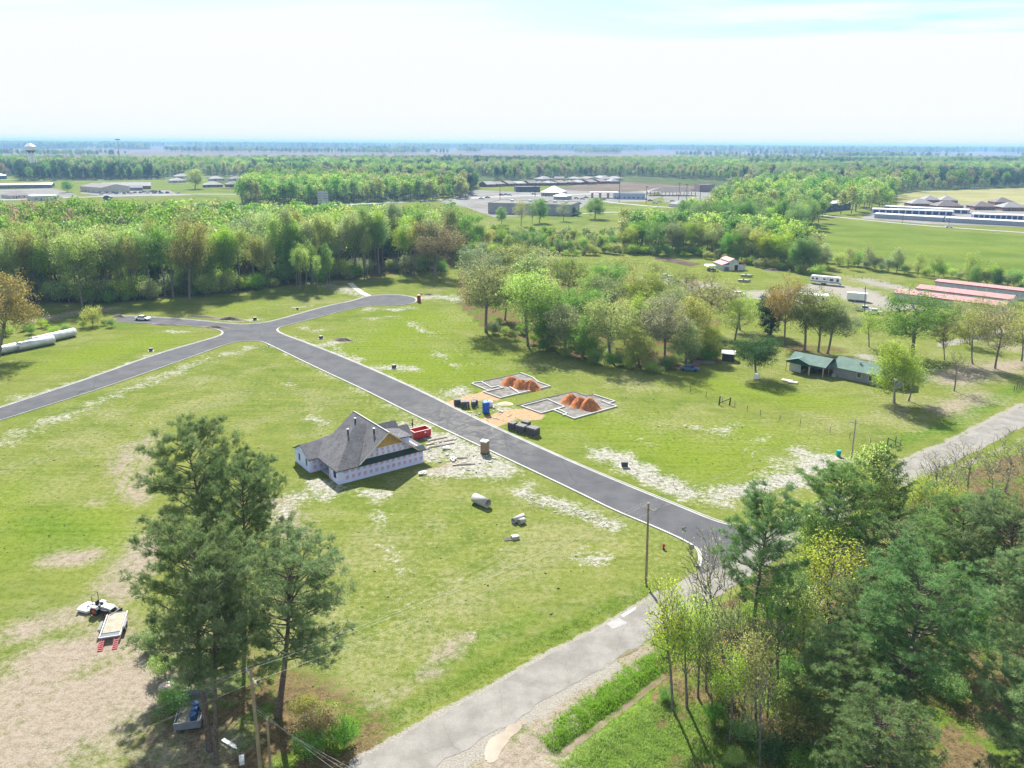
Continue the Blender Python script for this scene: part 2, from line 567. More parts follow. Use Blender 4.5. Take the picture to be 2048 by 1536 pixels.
k = NT('site_grass_and_soil')
pos = k.pos()
n_big, n_mid, n_sm, n_fine = k.noise(pos, 0.03, 3), k.noise(pos, 0.22, 5, 0.62), k.noise(pos, 1.3, 4, 0.68), k.noise(pos, 5.5, 3, 0.7)
mask = {}
for nm, ks in (('ma', ('silt', 'dirt', 'lush')), ('mb', ('straw', 'sand', 'litter')), ('mc', ('gravel', 'fresh', 'bare'))):
    a = k.n('ShaderNodeAttribute', attribute_name=nm)
    s = k.n('ShaderNodeSeparateXYZ')
    k.put(s.inputs[0], a.outputs['Vector'])
    for i, q in enumerate(ks):
        mask[q] = s.outputs[i]
jit = k.math('ADD', k.math('MULTIPLY', k.math('SUBTRACT', n_mid, 0.5), 1.1), k.math('ADD', k.math('MULTIPLY', k.math('SUBTRACT', n_sm, 0.5), 0.9), k.math('MULTIPLY', k.math('SUBTRACT', n_fine, 0.5), 0.45)))


def msk(q, lo=0.38, hi=0.62, amp=1.0):
    return k.ramp(k.math('ADD', mask[q], k.math('MULTIPLY', jit, amp)), lo, hi)


blades = k.ramp(k.math('ADD', k.math('MULTIPLY', n_sm, 0.5), k.math('MULTIPLY', n_fine, 0.5)), 0.36, 0.62)
g = k.mix(k.ramp(n_mid, 0.35, 0.65), (0.090, 0.130, 0.020), (0.136, 0.166, 0.032))
g = k.mix(k.ramp(n_big, 0.35, 0.65), g, k.mix(0.5, g, (0.172, 0.180, 0.050)))
g = k.mix(k.math('MULTIPLY', k.ramp(mask['fresh'], 0.1, 0.95), 0.8), g, k.mix(blades, (0.095, 0.152, 0.009), (0.152, 0.204, 0.014)))
g = k.mix(k.math('MULTIPLY', k.ramp(mask['lush'], 0.2, 0.8), 0.9), g, k.mix(blades, (0.042, 0.100, 0.010), (0.098, 0.165, 0.016)))
rot = k.n('ShaderNodeMapping')
rot.inputs['Rotation'].default_value = (0, 0, R(-38))
rot.inputs['Scale'].default_value = (0.05, 0.75, 0.0)
k.put(rot.inputs['Vector'], pos)
mow = k.noise(rot.outputs[0], 1.0, 3, 0.6)
g = k.mix(k.ramp(mow, 0.40, 0.62, 0.0, 0.30), g, k.mix(0.5, g, (0.21, 0.215, 0.075)))
g = k.mix(k.ramp(mow, 0.36, 0.46, 0.22, 0.0), g, (0.060, 0.095, 0.014))
g = k.mix(k.ramp(blades, 0.0, 0.5, 0.50, 0.0), g, (0.040, 0.062, 0.010))
straw = k.math('MULTIPLY', k.ramp(k.math('ADD', n_sm, k.math('MULTIPLY', k.math('SUBTRACT', n_fine, 0.5), 0.9)), 0.50, 0.74), k.math('ADD', k.math('MULTIPLY', mask['straw'], 0.8), 0.10))
g = k.mix(straw, g, (0.31, 0.285, 0.175))
dryn = k.noise(pos, 0.085, 5, 0.66, 0.4)
dry = k.ramp(k.math('ADD', dryn, k.math('MULTIPLY', mask['straw'], 0.16)), 0.50, 0.68)
dry = k.math('MULTIPLY', dry, k.math('SUBTRACT', 0.52, k.math('MULTIPLY', mask['fresh'], 0.40)))
g = k.mix(k.math('MULTIPLY', dry, k.ramp(k.math('ADD', k.math('MULTIPLY', n_sm, 0.6), k.math('MULTIPLY', n_fine, 0.4)), 0.36, 0.60)), g, (0.255, 0.235, 0.135))
c_lit = k.mix(blades, (0.065, 0.045, 0.026), (0.175, 0.120, 0.068))
c_lit = k.mix(k.ramp(n_mid, 0.47, 0.60), c_lit, k.mix(blades, (0.050, 0.090, 0.014), (0.11, 0.16, 0.024)))
g = k.mix(k.math('MULTIPLY', msk('litter', 0.4, 0.65, 0.6), 0.9), g, c_lit)
c_dirt = k.mix(blades, (0.190, 0.150, 0.120), (0.300, 0.252, 0.210))
g = k.mix(k.math('MULTIPLY', msk('dirt', 0.30, 0.98, 0.95), 0.92), g, c_dirt)
c_silt = k.mix(blades, (0.140, 0.132, 0.112), (0.40, 0.385, 0.345))
g = k.mix(k.math('MULTIPLY', msk('silt', 0.45, 0.98, 1.5), 0.92), g, c_silt)
g = k.mix(k.math('MULTIPLY', msk('bare', 0.45, 0.75, 0.9), 0.55), g, c_silt)
g = k.mix(msk('sand', 0.3, 0.6, 0.5), g, k.mix(blades, (0.27, 0.175, 0.095), (0.40, 0.285, 0.18)))
g = k.mix(msk('gravel', 0.35, 0.6, 0.7), g, k.mix(k.ramp(n_fine, 0.35, 0.65), (0.20, 0.185, 0.160), (0.295, 0.275, 0.240)))
hgt = k.math('ADD', k.math('MULTIPLY', n_sm, 0.6), k.math('MULTIPLY', n_fine, 0.4))
k.principled(g, 1.0, 0, k.bump(hgt, 0.6, 0.3), 0.0)
ground.data.materials.append(k.m)


SITE = k.m


def track(pix, gap=0.85, w=0.36, bare=0.5):
    ln = smooth_line([G(*p) for p in pix], 4)
    for off in (-gap, gap):
        a, b = offset_line(ln, off - w / 2), offset_line(ln, off + w / 2)
        me = bpy.data.meshes.new('tyre_track')
        n = len(ln)
        me.from_pydata([(p.x, p.y, 0.008) for p in a] + [(p.x, p.y, 0.008) for p in b], [], [(i, i + 1, n + i + 1, n + i) for i in range(n - 1)])
        at = me.attributes.new('mc', 'FLOAT_VECTOR', 'POINT')
        e = [min(1, min(i, n - 1 - i) / 6) for i in range(n)]
        at.data.foreach_set('vector', np.array([(0, .35, bare * q) for q in e + e], np.float32).ravel())
        me.materials.append(SITE)
        o = bpy.data.objects.new('tyre_track', me)
        COL.objects.link(o)
        tag(o, kind='structure')


for pix in [[(235, 985), (270, 920), (300, 870), (285, 830)], [(640, 1290), (760, 1225), (900, 1160), (1040, 1090)], [(1640, 905), (1560, 872), (1480, 868), (1440, 885)], [(1590, 900), (1520, 890), (1490, 905), (1500, 930)], [(760, 632), (840, 640), (900, 685), (960, 735)], [(1040, 768), (1150, 792), (1290, 842), (1440, 878)], [(560, 700), (470, 740), (300, 800), (100, 880)]]:
    track(pix)


def field_mat(name, a, b, scale=0.02, stripe=None):
    k = NT(name)
    p = k.pos()
    f = k.ramp(k.math('ADD', k.math('MULTIPLY', k.noise(p, scale, 4), 0.6), k.math('MULTIPLY', k.noise(p, scale * 14, 3, 0.7), 0.4)), 0.36, 0.64)
    c = k.mix(f, a, b)
    if stripe:
        s = k.n('ShaderNodeSeparateXYZ')
        k.put(s.inputs[0], p)
        w = k.math('PINGPONG', k.math('ADD', k.math('MULTIPLY', s.outputs[1], stripe[0]), k.math('MULTIPLY', s.outputs[0], stripe[1])), 1.0)
        c = k.mix(k.math('MULTIPLY', w, 0.35), c, tuple(x * 0.6 for x in a))
    return k.principled(c, 1.0, 0, k.bump(k.noise(p, scale * 40, 3), 0.3, 0.3), 0.0)


F_PAST = field_mat('pasture_green', (0.082, 0.125, 0.022), (0.135, 0.172, 0.034), 0.03)
F_LAWN = field_mat('mown_lawn', (0.095, 0.135, 0.030), (0.155, 0.180, 0.050), 0.03)
F_TAN = field_mat('dry_pasture', (0.19, 0.185, 0.075), (0.28, 0.26, 0.13), 0.02)
F_PLOW = field_mat('ploughed_soil', (0.135, 0.105, 0.085), (0.21, 0.168, 0.135), 0.006)
F_BARE = field_mat('graded_earth', (0.115, 0.092, 0.075), (0.20, 0.165, 0.13), 0.03, (0.12, 0.03))
F_WOODF = field_mat('wooded_floor', (0.055, 0.075, 0.030), (0.10, 0.12, 0.05), 0.02)
F_CONC = field_mat('pale_concrete_lot', (0.16, 0.155, 0.145), (0.245, 0.237, 0.222), 0.05)
F_GARD = field_mat('tilled_garden', (0.075, 0.055, 0.045), (0.13, 0.10, 0.08), 0.2)

for nm, mat, z, pix in [
    ('wooded_floor', F_WOODF, 0.02, [(-400, 430), (-400, 322), (300, 325), (700, 322), (1200, 322), (1700, 322), (2500, 318), (2500, 380), (1800, 385), (1650, 400), (1500, 420), (1200, 372), (980, 372), (700, 420), (480, 420), (480, 380), (0, 352)]),
    ('farmland', F_PLOW, 0.03, [(-600, 321), (300, 325), (1000, 322), (1700, 322), (2500, 322), (2500, 298.6), (1700, 293.4), (1024, 289), (300, 284.5), (-500, 279.5)]),
    ('pasture', F_PAST, 0.04, [(1560, 465), (1640, 448), (1700, 440), (1850, 458), (2048, 472), (2400, 500), (2400, 640), (2048, 568), (1985, 552), (1850, 535), (1700, 528), (1600, 505)]),
    ('dry_field', F_TAN, 0.04, [(1795, 390), (1850, 382), (2048, 376), (2300, 372), (2300, 418), (2048, 410), (1795, 412)]),
    ('graded_lot', F_BARE, 0.05, [(1090, 378), (1180, 367), (1260, 364), (1400, 374), (1500, 374), (1420, 385), (1180, 388), (1080, 385)]),
    ('lawn', F_LAWN, 0.05, [(400, 398), (300, 388), (420, 382), (600, 385), (640, 405), (560, 415), (480, 410)]),
    ('lawn', F_LAWN, 0.05, [(150, 362), (420, 357), (460, 375), (380, 382), (150, 378)]),
    ('lawn', F_LAWN, 0.05, [(1140, 432), (1190, 406), (1320, 416), (1400, 424), (1330, 445), (1220, 440)]),
    ('lawn', F_LAWN, 0.05, [(1000, 432), (1140, 428), (1190, 440), (1150, 460), (1010, 462)]),
    ('car_park', F_CONC, 0.07, [(165, 381), (190, 383), (340, 380), (352, 388), (390, 391), (225, 394), (160, 387)]),
    ('car_park', F_CONC, 0.07, [(0, 380), (100, 376), (140, 385), (160, 394), (60, 399), (0, 402)]),
    ('car_park', F_CONC, 0.07, [(950, 380), (1040, 384), (1120, 380), (1240, 384), (1330, 392), (1290, 404), (1180, 405), (1140, 430), (985, 434), (930, 414), (880, 405)]),
    ('car_park', F_CONC, 0.07, [(1320, 385), (1440, 384), (1530, 375), (1440, 405), (1330, 404)]),
    ('car_park', F_CONC, 0.07, [(1720, 437), (1760, 418), (1930, 408), (2060, 420), (2060, 455), (1850, 448)]),
    ('tilled_garden', F_GARD, 0.05, [(1302, 517), (1335, 515), (1402, 528), (1382, 533)]),
    ('far_clearing', F_TAN, 0.05, [(560, 341), (720, 339), (715, 334), (565, 336)]), ('far_clearing', F_LAWN, 0.05, [(1250, 344), (1420, 345), (1410, 339), (1260, 339)]), ('far_clearing', F_TAN, 0.05, [(1690, 352), (1860, 352), (1850, 345), (1700, 345)]), ('far_clearing', F_PLOW, 0.05, [(80, 336), (300, 338), (300, 333), (90, 331)]), ('far_clearing', F_LAWN, 0.05, [(860, 340), (980, 341), (980, 336), (870, 336)]), ('far_clearing', F_TAN, 0.05, [(1900, 362), (2100, 362), (2100, 356), (1910, 356)]),
    ('far_green_field', F_PAST, 0.06, [(160, 309), (330, 313), (330, 322), (200, 320)]),
]:
    sheet(nm, [G(*p) for p in pix], z, mat)

# ------------------------------------------------------------------ roads
k = NT('new_asphalt')
p = k.pos()
f = k.ramp(k.noise(p, 0.25, 4, 0.6), 0.3, 0.7)
ag = k.noise(p, 9.0, 2, 0.7)
c = k.mix(f, (0.060, 0.061, 0.067), (0.088, 0.089, 0.095))
c = k.mix(k.ramp(ag, 0.3, 0.7), c, k.mix(0.3, c, (0.15, 0.15, 0.155)))
dust = k.ramp(k.noise(p, 0.08, 5, 0.65, 0.6), 0.54, 0.75)
c = k.mix(k.math('MULTIPLY', dust, 0.3), c, (0.20, 0.195, 0.185))
vd = k.n('ShaderNodeVectorMath', operation='DISTANCE')
k.put(vd.inputs[0], p)
ent = G(930, 858)
vd.inputs[1].default_value = (ent.x, ent.y, 0)
mud_t = k.math('MULTIPLY', k.ramp(vd.outputs['Value'], 3.0, 24.0, 1.0, 0.0), k.ramp(k.noise(p, 0.5, 5, 0.7, 1.2), 0.42, 0.66))
c = k.mix(k.math('MULTIPLY', mud_t, 0.5), c, (0.22, 0.205, 0.18))
cr2 = k.n('ShaderNodeTexVoronoi', feature='DISTANCE_TO_EDGE')
nz2 = k.n('ShaderNodeTexNoise')
k.put(nz2.inputs['Vector'], p)
nz2.inputs['Scale'].default_value = 0.5
wv2 = k.n('ShaderNodeVectorMath', operation='ADD')
k.put(wv2.inputs[0], p)
k.put(wv2.inputs[1], nz2.outputs['Color'])
k.put(cr2.inputs['Vector'], wv2.outputs[0])
cr2.inputs['Scale'].default_value = 0.075
c = k.mix(k.math('MULTIPLY', k.ramp(cr2.outputs['Distance'], 0.0, 0.010, 1.0, 0.0), 0.35), c, (0.018, 0.018, 0.02))
ASPH = k.principled(c, 0.92, 0, k.bump(ag, 0.35, 0.03), 0.06)
k = NT('worn_county_asphalt')
p = k.pos()
f = k.ramp(k.noise(p, 0.35, 5, 0.65), 0.3, 0.7)
ag = k.noise(p, 11.0, 2, 0.7)
c = k.mix(f, (0.185, 0.175, 0.158), (0.275, 0.260, 0.238))
c = k.mix(k.ramp(ag, 0.35, 0.7), c, k.mix(0.4, c, (0.10, 0.10, 0.10)))
crk = k.n('ShaderNodeTexVoronoi', feature='DISTANCE_TO_EDGE')
wv = k.n('ShaderNodeVectorMath', operation='ADD')
nz = k.n('ShaderNodeTexNoise')
k.put(nz.inputs['Vector'], p)
nz.inputs['Scale'].default_value = 0.6
k.put(wv.inputs[0], p)
k.put(wv.inputs[1], nz.outputs['Color'])
k.put(crk.inputs['Vector'], wv.outputs[0])
crk.inputs['Scale'].default_value = 0.16
ck = k.math('MULTIPLY', k.ramp(crk.outputs['Distance'], 0.0, 0.006, 1.0, 0.0), k.ramp(k.noise(p, 0.12, 2), 0.45, 0.6))
c = k.mix(k.math('MULTIPLY', ck, 0.6), c, (0.09, 0.09, 0.09))
OLDASPH = k.principled(c, 0.95, 0, k.bump(ag, 0.4, 0.03), 0.06)
CONC = M('kerb_concrete', (0.42, 0.41, 0.385), 0.9, 0, 0.2, 0.5, 0, 0.1)

S1 = [(-260, 925), (-100, 872), (10, 838), (203, 777), (355.5, 723.8), (440, 693), (470, 684), (500, 681), (525, 683), (550, 695), (640, 739), (728.5, 779.6), (837.7, 835.5), (1000, 911), (1150, 982), (1223, 1018.7), (1294, 1048), (1345, 1070), (1384, 1089.5), (1397, 1102), (1400, 1116), (1396, 1134)]
S2 = [(1500, 1052), (1477, 1050.4), (1450, 1046.8), (1414, 1034.6), (1370, 1016), (1272, 977), (1150, 926), (1050, 881), (949.5, 835.5), (827.6, 774.6), (700, 719), (610, 684), (566, 668.5), (552.8, 660.3), (560, 654), (601.6, 643.8), (703, 617), (743.8, 611), (792, 611.5), (825, 608), (836, 600), (827, 593.5), (792, 588.7), (747, 590.5), (723.5, 595), (705, 602), (662.5, 609.5), (606.7, 624.7), (543, 643), (505, 648), (464.7, 648), (406, 641), (302, 633.6), (236, 631)]
S3 = [(232, 643.8), (317.4, 647.6), (410, 654), (440, 660), (447, 667), (430, 675), (317, 706), (177.8, 756.8), (0, 814.7), (-100, 848), (-270, 900)]
L1, L2, L3 = (smooth_line([G(*p) for p in s], 2) for s in (S1, S2, S3))
poly = L1 + [G(1400, 1150), G(1470, 1120), G(1520, 1075)] + L2 + L3
sheet('estate_road', poly, 0.02, ASPH)


def kerb(name, line, side):
    b = offset_line(line, side * 0.12)
    m = MB()
    prof = [(-0.32, 0.022), (-0.06, 0.028), (0.0, 0.13), (0.17, 0.14), (0.19, -0.05)]
    ring = [offset_line(line, side * d) for d, _ in prof]
    vs, fs, n = [], [], len(prof)
    for i in range(len(line)):
        for j, (d, z) in enumerate(prof):
            vs.append((ring[j][i].x, ring[j][i].y, z))
    for i in range(len(line) - 1):
        for j in range(n - 1):
            fs.append((i * n + j, i * n + j + 1, (i + 1) * n + j + 1, (i + 1) * n + j))
    m.add(vs, fs)
    tag(m.build(name, CONC), kind='structure')


kerb('kerb', L1, -1)
kerb('kerb', L2, -1)
kerb('kerb', L3, -1)

TOP = smooth_line([G(*p) for p in ((420, 1680), (560, 1603), (719, 1518), (890, 1426), (1017, 1356), (1112.5, 1302), (1214, 1248), (1281, 1209), (1340, 1174), (1400, 1140), (1480, 1090), (1560, 1040), (1680, 983), (1798, 929), (1889.5, 891), (1975.7, 845.5), (2048, 812), (2200, 745))], 2)
er = random.Random(4)
TOP = [p + Vector((er.uniform(-.16, .16), er.uniform(-.16, .16), 0)) for p in smooth_line(TOP, 1)]
BOT = [p + Vector((er.uniform(-.22, .22), er.uniform(-.22, .22), 0)) for p in offset_line(TOP, -5.0)]
sheet('county_road', TOP + BOT[::-1], 0.011, OLDASPH)
PATCH = M('road_patch', (0.30, 0.295, 0.29), 0.9)
sheet('road_patch', [G(*p) for p in ((1213, 1248), (1237, 1236), (1255, 1246), (1226, 1258))], 0.018, PATCH)
sheet('road_patch', [G(*p) for p in ((1243, 1230), (1272, 1214), (1270, 1219), (1246, 1234))], 0.018, M('white_paint', (0.75, 0.74, 0.70), 0.7))


def strip(name, pix, w, z, mat):
    ln = smooth_line([G(*p) for p in pix], 2)
    sheet(name, offset_line(ln, w / 2) + offset_line(ln, -w / 2)[::-1], z, mat)


HIGH = M('highway_concrete', (0.30, 0.295, 0.28), 0.9, 0, 0.1, 0.02, 0, .1)
strip('highway', [(470, 414), (620, 411), (750, 407), (880, 400), (1000, 393), (1150, 389), (1300, 384), (1440, 377), (1560, 366), (1640, 356)], 13, 0.10, HIGH)
strip('far_road', [(-100, 402), (100, 397), (230, 392), (420, 387), (640, 392)], 8, 0.09, HIGH)
strip('far_road', [(-60, 358), (150, 361), (330, 357), (480, 350)], 7, 0.09, HIGH)
strip('far_road', [(1180, 400), (1250, 408), (1330, 415), (1440, 418)], 7, 0.09, HIGH)
strip('far_road', [(1640, 430), (1700, 437), (1850, 452), (2060, 466), (2400, 490)], 5, 0.09, HIGH)
strip('far_road', [(1150, 428), (1230, 424), (1330, 423)], 5, 0.09, HIGH)
strip('dirt_track', [(700, 566), (720, 584), (738, 592)], 2.2, 0.03, M('pale_track', (0.50, 0.46, 0.38), 0.9))
strip('field_lane', [(-100, 289), (100, 297), (400, 303), (900, 304)], 7, 0.12, M('pale_lane', (0.36, 0.34, 0.30), 0.9))

# muddy water
k = NT('muddy_water')
mud = k.principled(k.mix(k.ramp(k.noise(k.pos(), 0.9, 3), 0.3, 0.7), (0.120, 0.086, 0.048), (0.165, 0.122, 0.072)), 0.35, 0, None, 0.15)


def wobble(pts, amp, seed):
    r = random.Random(seed)
    q = smooth_line(pts + [pts[0]], 3)[:-1]
    return [Vector((p.x + r.uniform(-amp, amp), p.y + r.uniform(-amp, amp), 0)) for p in q]


pud = wobble([G(*p) for p in ((968, 1508), (974, 1484), (990, 1470), (1008, 1466), (1014, 1452), (1028, 1446), (1040, 1444), (1046, 1452), (1036, 1466), (1024, 1472), (1012, 1492), (1002, 1500), (998, 1516), (984, 1528), (972, 1524))], 0.07, 1)
PZ = 0.016
sheet('puddle', pud, PZ, mud, label='brown rain puddle at the gravel road edge')
for q in (((1040, 1440), (1052, 1436), (1058, 1446), (1044, 1452)), ((1066, 1440), (1078, 1436), (1074, 1446)), ((1230, 1318), (1270, 1298), (1282, 1296), (1262, 1308))):
    sheet('puddle', wobble([G(*p) for p in q], 0.05, 2), PZ, mud, label='small rain puddle on the muddy shoulder')
dl = smooth_line(DITCH[:5], 2)
sheet('ditch_water', [Vector((p.x, p.y, 0)) for p in offset_line(dl, 0.38) + offset_line(dl, -0.38)[::-1]], -0.62, mud)
# ------------------------------------------------------------------ plants: library of trunks and crowns
def leaf_mat(name, use_obj=True, col=(0.1, 0.18, 0.03), trans=0.48, var=0.5):
    k = NT(name)
    if use_obj:
        base = k.n('ShaderNodeObjectInfo').outputs['Color']
    else:
        base = col
    rnd = k.n('ShaderNodeObjectInfo').outputs['Random']
    t = k.n('ShaderNodeAttribute', attribute_name='tint').outputs['Fac']
    hsv = k.n('ShaderNodeHueSaturation')
    k.put(hsv.inputs['Color'], base)
    k.put(hsv.inputs['Hue'], k.math('ADD', 0.482, k.math('MULTIPLY', k.math('ADD', t, rnd), 0.018)))
    k.put(hsv.inputs['Value'], k.math('ADD', 1 - var, k.math('MULTIPLY', t, var * 2)))
    k.put(hsv.inputs['Saturation'], k.math('ADD', 0.85, k.math('MULTIPLY', rnd, 0.25)))
    colour = hsv.outputs[0]
    if name == 'pine_needles':
        colour = k.mix(k.math('MULTIPLY', k.ramp(t, 0.72, 0.95), 0.75), colour, (0.34, 0.27, 0.09))
    d, tr, mx = k.n('ShaderNodeBsdfDiffuse'), k.n('ShaderNodeBsdfTranslucent'), k.n('ShaderNodeMixShader')
    k.put(d.inputs['Color'], colour)
    k.put(tr.inputs['Color'], colour)
    mx.inputs[0].default_value = trans
    k.t.links.new(d.outputs[0], mx.inputs[1])
    k.t.links.new(tr.outputs[0], mx.inputs[2])
    k.t.links.new(mx.outputs[0], k.out.inputs['Surface'])
    return k.m


LEAF = leaf_mat('spring_leaves')
NEEDLE = leaf_mat('pine_needles', trans=0.38, var=0.5)
k = NT('bark')
o = k.obj()
f = k.ramp(k.noise(o, 2.5, 5, 0.65), 0.3, 0.7)
BARK = k.principled(k.mix(f, (0.120, 0.105, 0.092), (0.270, 0.245, 0.215)), 0.9, 0, k.bump(k.noise(o, 9, 3), 0.6, 0.05), 0.15)
k = NT('pine_bark')
o = k.obj()
f = k.ramp(k.noise(o, 3.0, 5, 0.65), 0.3, 0.7)
PBARK = k.principled(k.mix(f, (0.085, 0.066, 0.058), (0.200, 0.160, 0.135)), 0.9, 0, k.bump(k.noise(o, 8, 3), 0.7, 0.06), 0.15)


def raw_mesh(name, V, idx, k, mat, tint=None, smooth=False):
    me = bpy.data.meshes.new(name)
    V = np.asarray(V, np.float32)
    idx = np.asarray(idx, np.int32)
    nf = len(idx)
    me.vertices.add(len(V))
    me.vertices.foreach_set('co', V.ravel())
    me.loops.add(idx.size)
    me.loops.foreach_set('vertex_index', idx.ravel())
    me.polygons.add(nf)
    me.polygons.foreach_set('loop_start', np.arange(0, nf * k, k, dtype=np.int32))
    if smooth:
        me.polygons.foreach_set('use_smooth', np.ones(nf, bool))
    if tint is not None:
        a = me.attributes.new('tint', 'FLOAT', 'FACE')
        a.data.foreach_set('value', np.asarray(tint, np.float32))
    me.update()
    me.materials.append(mat)
    return me


def tubes(segs, mat, name):
    """segs rows: x0 y0 z0 x1 y1 z1 r0 r1"""
    S = np.asarray(segs, float)
    Vs, Fs, off = [], [], 0
    for big in (True, False):
        q = S[(S[:, 6] > 0.07) == big]
        if not len(q):
            continue
        n = 7 if big else 3
        p0, p1 = q[:, 0:3], q[:, 3:6]
        d = p1 - p0
        d /= np.linalg.norm(d, axis=1, keepdims=True) + 1e-9
        h = np.where(np.abs(d[:, 2:3]) < 0.9, [[0, 0, 1.0]], [[1.0, 0, 0]])
        a = np.cross(d, h)
        a /= np.linalg.norm(a, axis=1, keepdims=True)
        b = np.cross(d, a)
        t = np.arange(n) * 2 * np.pi / n
        ring = a[:, None, :] * np.cos(t)[None, :, None] + b[:, None, :] * np.sin(t)[None, :, None]
        V = np.concatenate([p0[:, None, :] + ring * q[:, 6][:, None, None], p1[:, None, :] + ring * q[:, 7][:, None, None]], 1)
        i = np.arange(n)
        f = np.stack([i, (i + 1) % n, n + (i + 1) % n, n + i], 1)
        F = f[None] + (np.arange(len(q)) * 2 * n)[:, None, None] + off
        Vs.append(V.reshape(-1, 3))
        Fs.append(F.reshape(-1, 4))
        off += V.shape[0] * 2 * n
    return raw_mesh(name, np.concatenate(Vs), np.concatenate(Fs), 4, mat, smooth=True)


def rand_unit(rng, n):
    v = rng.normal(size=(n, 3))
    return v / np.linalg.norm(v, axis=1, keepdims=True)


def leaf_cloud(rng, tips, per, sigma, size, mat, name, flat=0.75):
    """leaf quads in small clusters round the twig ends"""
    n = len(tips) * per
    clump = np.repeat(rng.random(len(tips)), per)
    c = np.repeat(tips, per, 0) + rng.normal(size=(n, 3)) * sigma * [1, 1, flat]
    u = rand_unit(rng, n)
    w = np.cross(u, rand_unit(rng, n))
    w /= np.linalg.norm(w, axis=1, keepdims=True) + 1e-9
    s = size * rng.uniform(0.55, 1.3, n)[:, None]
    V = np.stack([c - u * s * 0.5, c + w * s * 0.32, c + u * s * 0.5, c - w * s * 0.32], 1)
    idx = np.arange(n * 4).reshape(n, 4)
    tint = 0.55 * clump + 0.45 * rng.random(n)
    return raw_mesh(name, V.reshape(-1, 3), idx, 4, mat, tint)


def needle_cloud(rng, pos, dirs, blades, length, width, mat, name):
    n = len(pos) * blades
    clump = np.repeat(rng.random(len(pos)), blades)
    d = np.repeat(dirs, blades, 0) * 0.85 + rand_unit(rng, n)
    d /= np.linalg.norm(d, axis=1, keepdims=True) + 1e-9
    c = np.repeat(pos, blades, 0) + rng.normal(size=(n, 3)) * length * 0.18
    w = np.cross(d, rand_unit(rng, n))
    w /= np.linalg.norm(w, axis=1, keepdims=True) + 1e-9
    L = length * rng.uniform(0.7, 1.25, n)[:, None]
    V = np.stack([c - w * width * 0.5, c + w * width * 0.5, c + d * L], 1)
    tint = 0.6 * clump + 0.4 * rng.random(n)
    return raw_mesh(name, V.reshape(-1, 3), np.arange(n * 3).reshape(n, 3), 3, mat, tint)


def grow(seed, H, cb, Rc, N, lobes=8, trunk_top=0.7, r0=0.3, wob=0.25, fill=0.4, lift=0.45, lobe_r=0.42, cz=0.52, lobe_flat=1.0):
    """trunk plus limbs that reach N twig ends spread through an uneven crown"""
    rng = np.random.default_rng(seed)
    ctr = np.array([0, 0, cb + (H - cb) * cz])
    rad = np.array([Rc, Rc, (H - cb) * 0.5])
    lc = rand_unit(rng, lobes) * rng.uniform(0.45, 0.72, (lobes, 1)) * rad + ctr
    lr = rng.uniform(0.7, 1.25, lobes) * lobe_r
    pick = rng.integers(0, lobes, N)
    loc = rand_unit(rng, N) * (rng.random((N, 1)) ** 0.4)
    A = lc[pick] + loc * lr[pick][:, None] * rad * np.array([1, 1, lobe_flat])
    k = int(N * fill)
    A[:k] = ctr + rand_unit(rng, k) * (rng.random((k, 1)) ** 0.45) * rad * 0.93
    A = A[A[:, 2] > cb * 0.9]
    tz = np.linspace(0, cb + (H - cb) * trunk_top, 10)
    nodes = [np.array([wob * math.sin(z * 0.35 + seed), wob * math.cos(z * 0.29 + seed * 2) - wob * math.cos(seed * 2.0), z]) - np.array([wob * math.sin(seed), 0, 0]) for z in tz]
    parent = [-1] + list(range(9))
    A = A[np.argsort(np.hypot(A[:, 0], A[:, 1]) + 0.15 * np.abs(A[:, 2] - ctr[2]))]
    P = np.array(nodes)
    tips_i = []
    zmin = cb * 0.75
    for a in A:
        d = a - P
        h = np.linalg.norm(d, axis=1)
        cost = h + 1.6 * np.maximum(0, P[:, 2] - (a[2] - lift * np.hypot(d[:, 0], d[:, 1]))) + np.where(P[:, 2] < zmin, 6.0, 0.0)
        j = int(np.argmin(cost))
        q = P[j]
        v = a - q
        L = np.linalg.norm(v)
        steps = 1 if L < 0.9 else (2 if L < 2.2 else 3)
        last = j
        new = []
        for s in range(1, steps + 1):
            t = s / steps
            p = q + v * t + np.array([0, 0, 0.16 * L * math.sin(math.pi * t)]) + rng.normal(size=3) * 0.06 * L * (0 if s == steps else 1)
            new.append(p)
            parent.append(last)
            last = len(parent) - 1
        P = np.vstack([P, new])
        tips_i.append(last)
    cnt = np.ones(len(parent))
    for i in range(len(parent) - 1, 0, -1):
        cnt[parent[i]] += cnt[i]
    rr = 0.018 + (r0 - 0.018) * (cnt / cnt[0]) ** 0.52
    rr[:4] *= np.array([1.35, 1.1, 1.02, 1.0])
    segs = [[*P[parent[i]], *P[i], rr[parent[i]] if parent[i] < 10 and i < 10 else min(rr[parent[i]], rr[i] * 1.5), rr[i]] for i in range(1, len(parent))]
    return rng, np.array(segs), P[tips_i]


LIB = {}


def lib_leafy(key, seed, H, cb, Rc, N, per, sigma, size, **kw):
    rng, segs, tips = grow(seed, H, cb, Rc, N, **kw)
    LIB[key] = (tubes(segs, BARK, key + '_trunk'), leaf_cloud(rng, tips, per, sigma, size, LEAF, key + '_crown') if per else None, H, Rc)


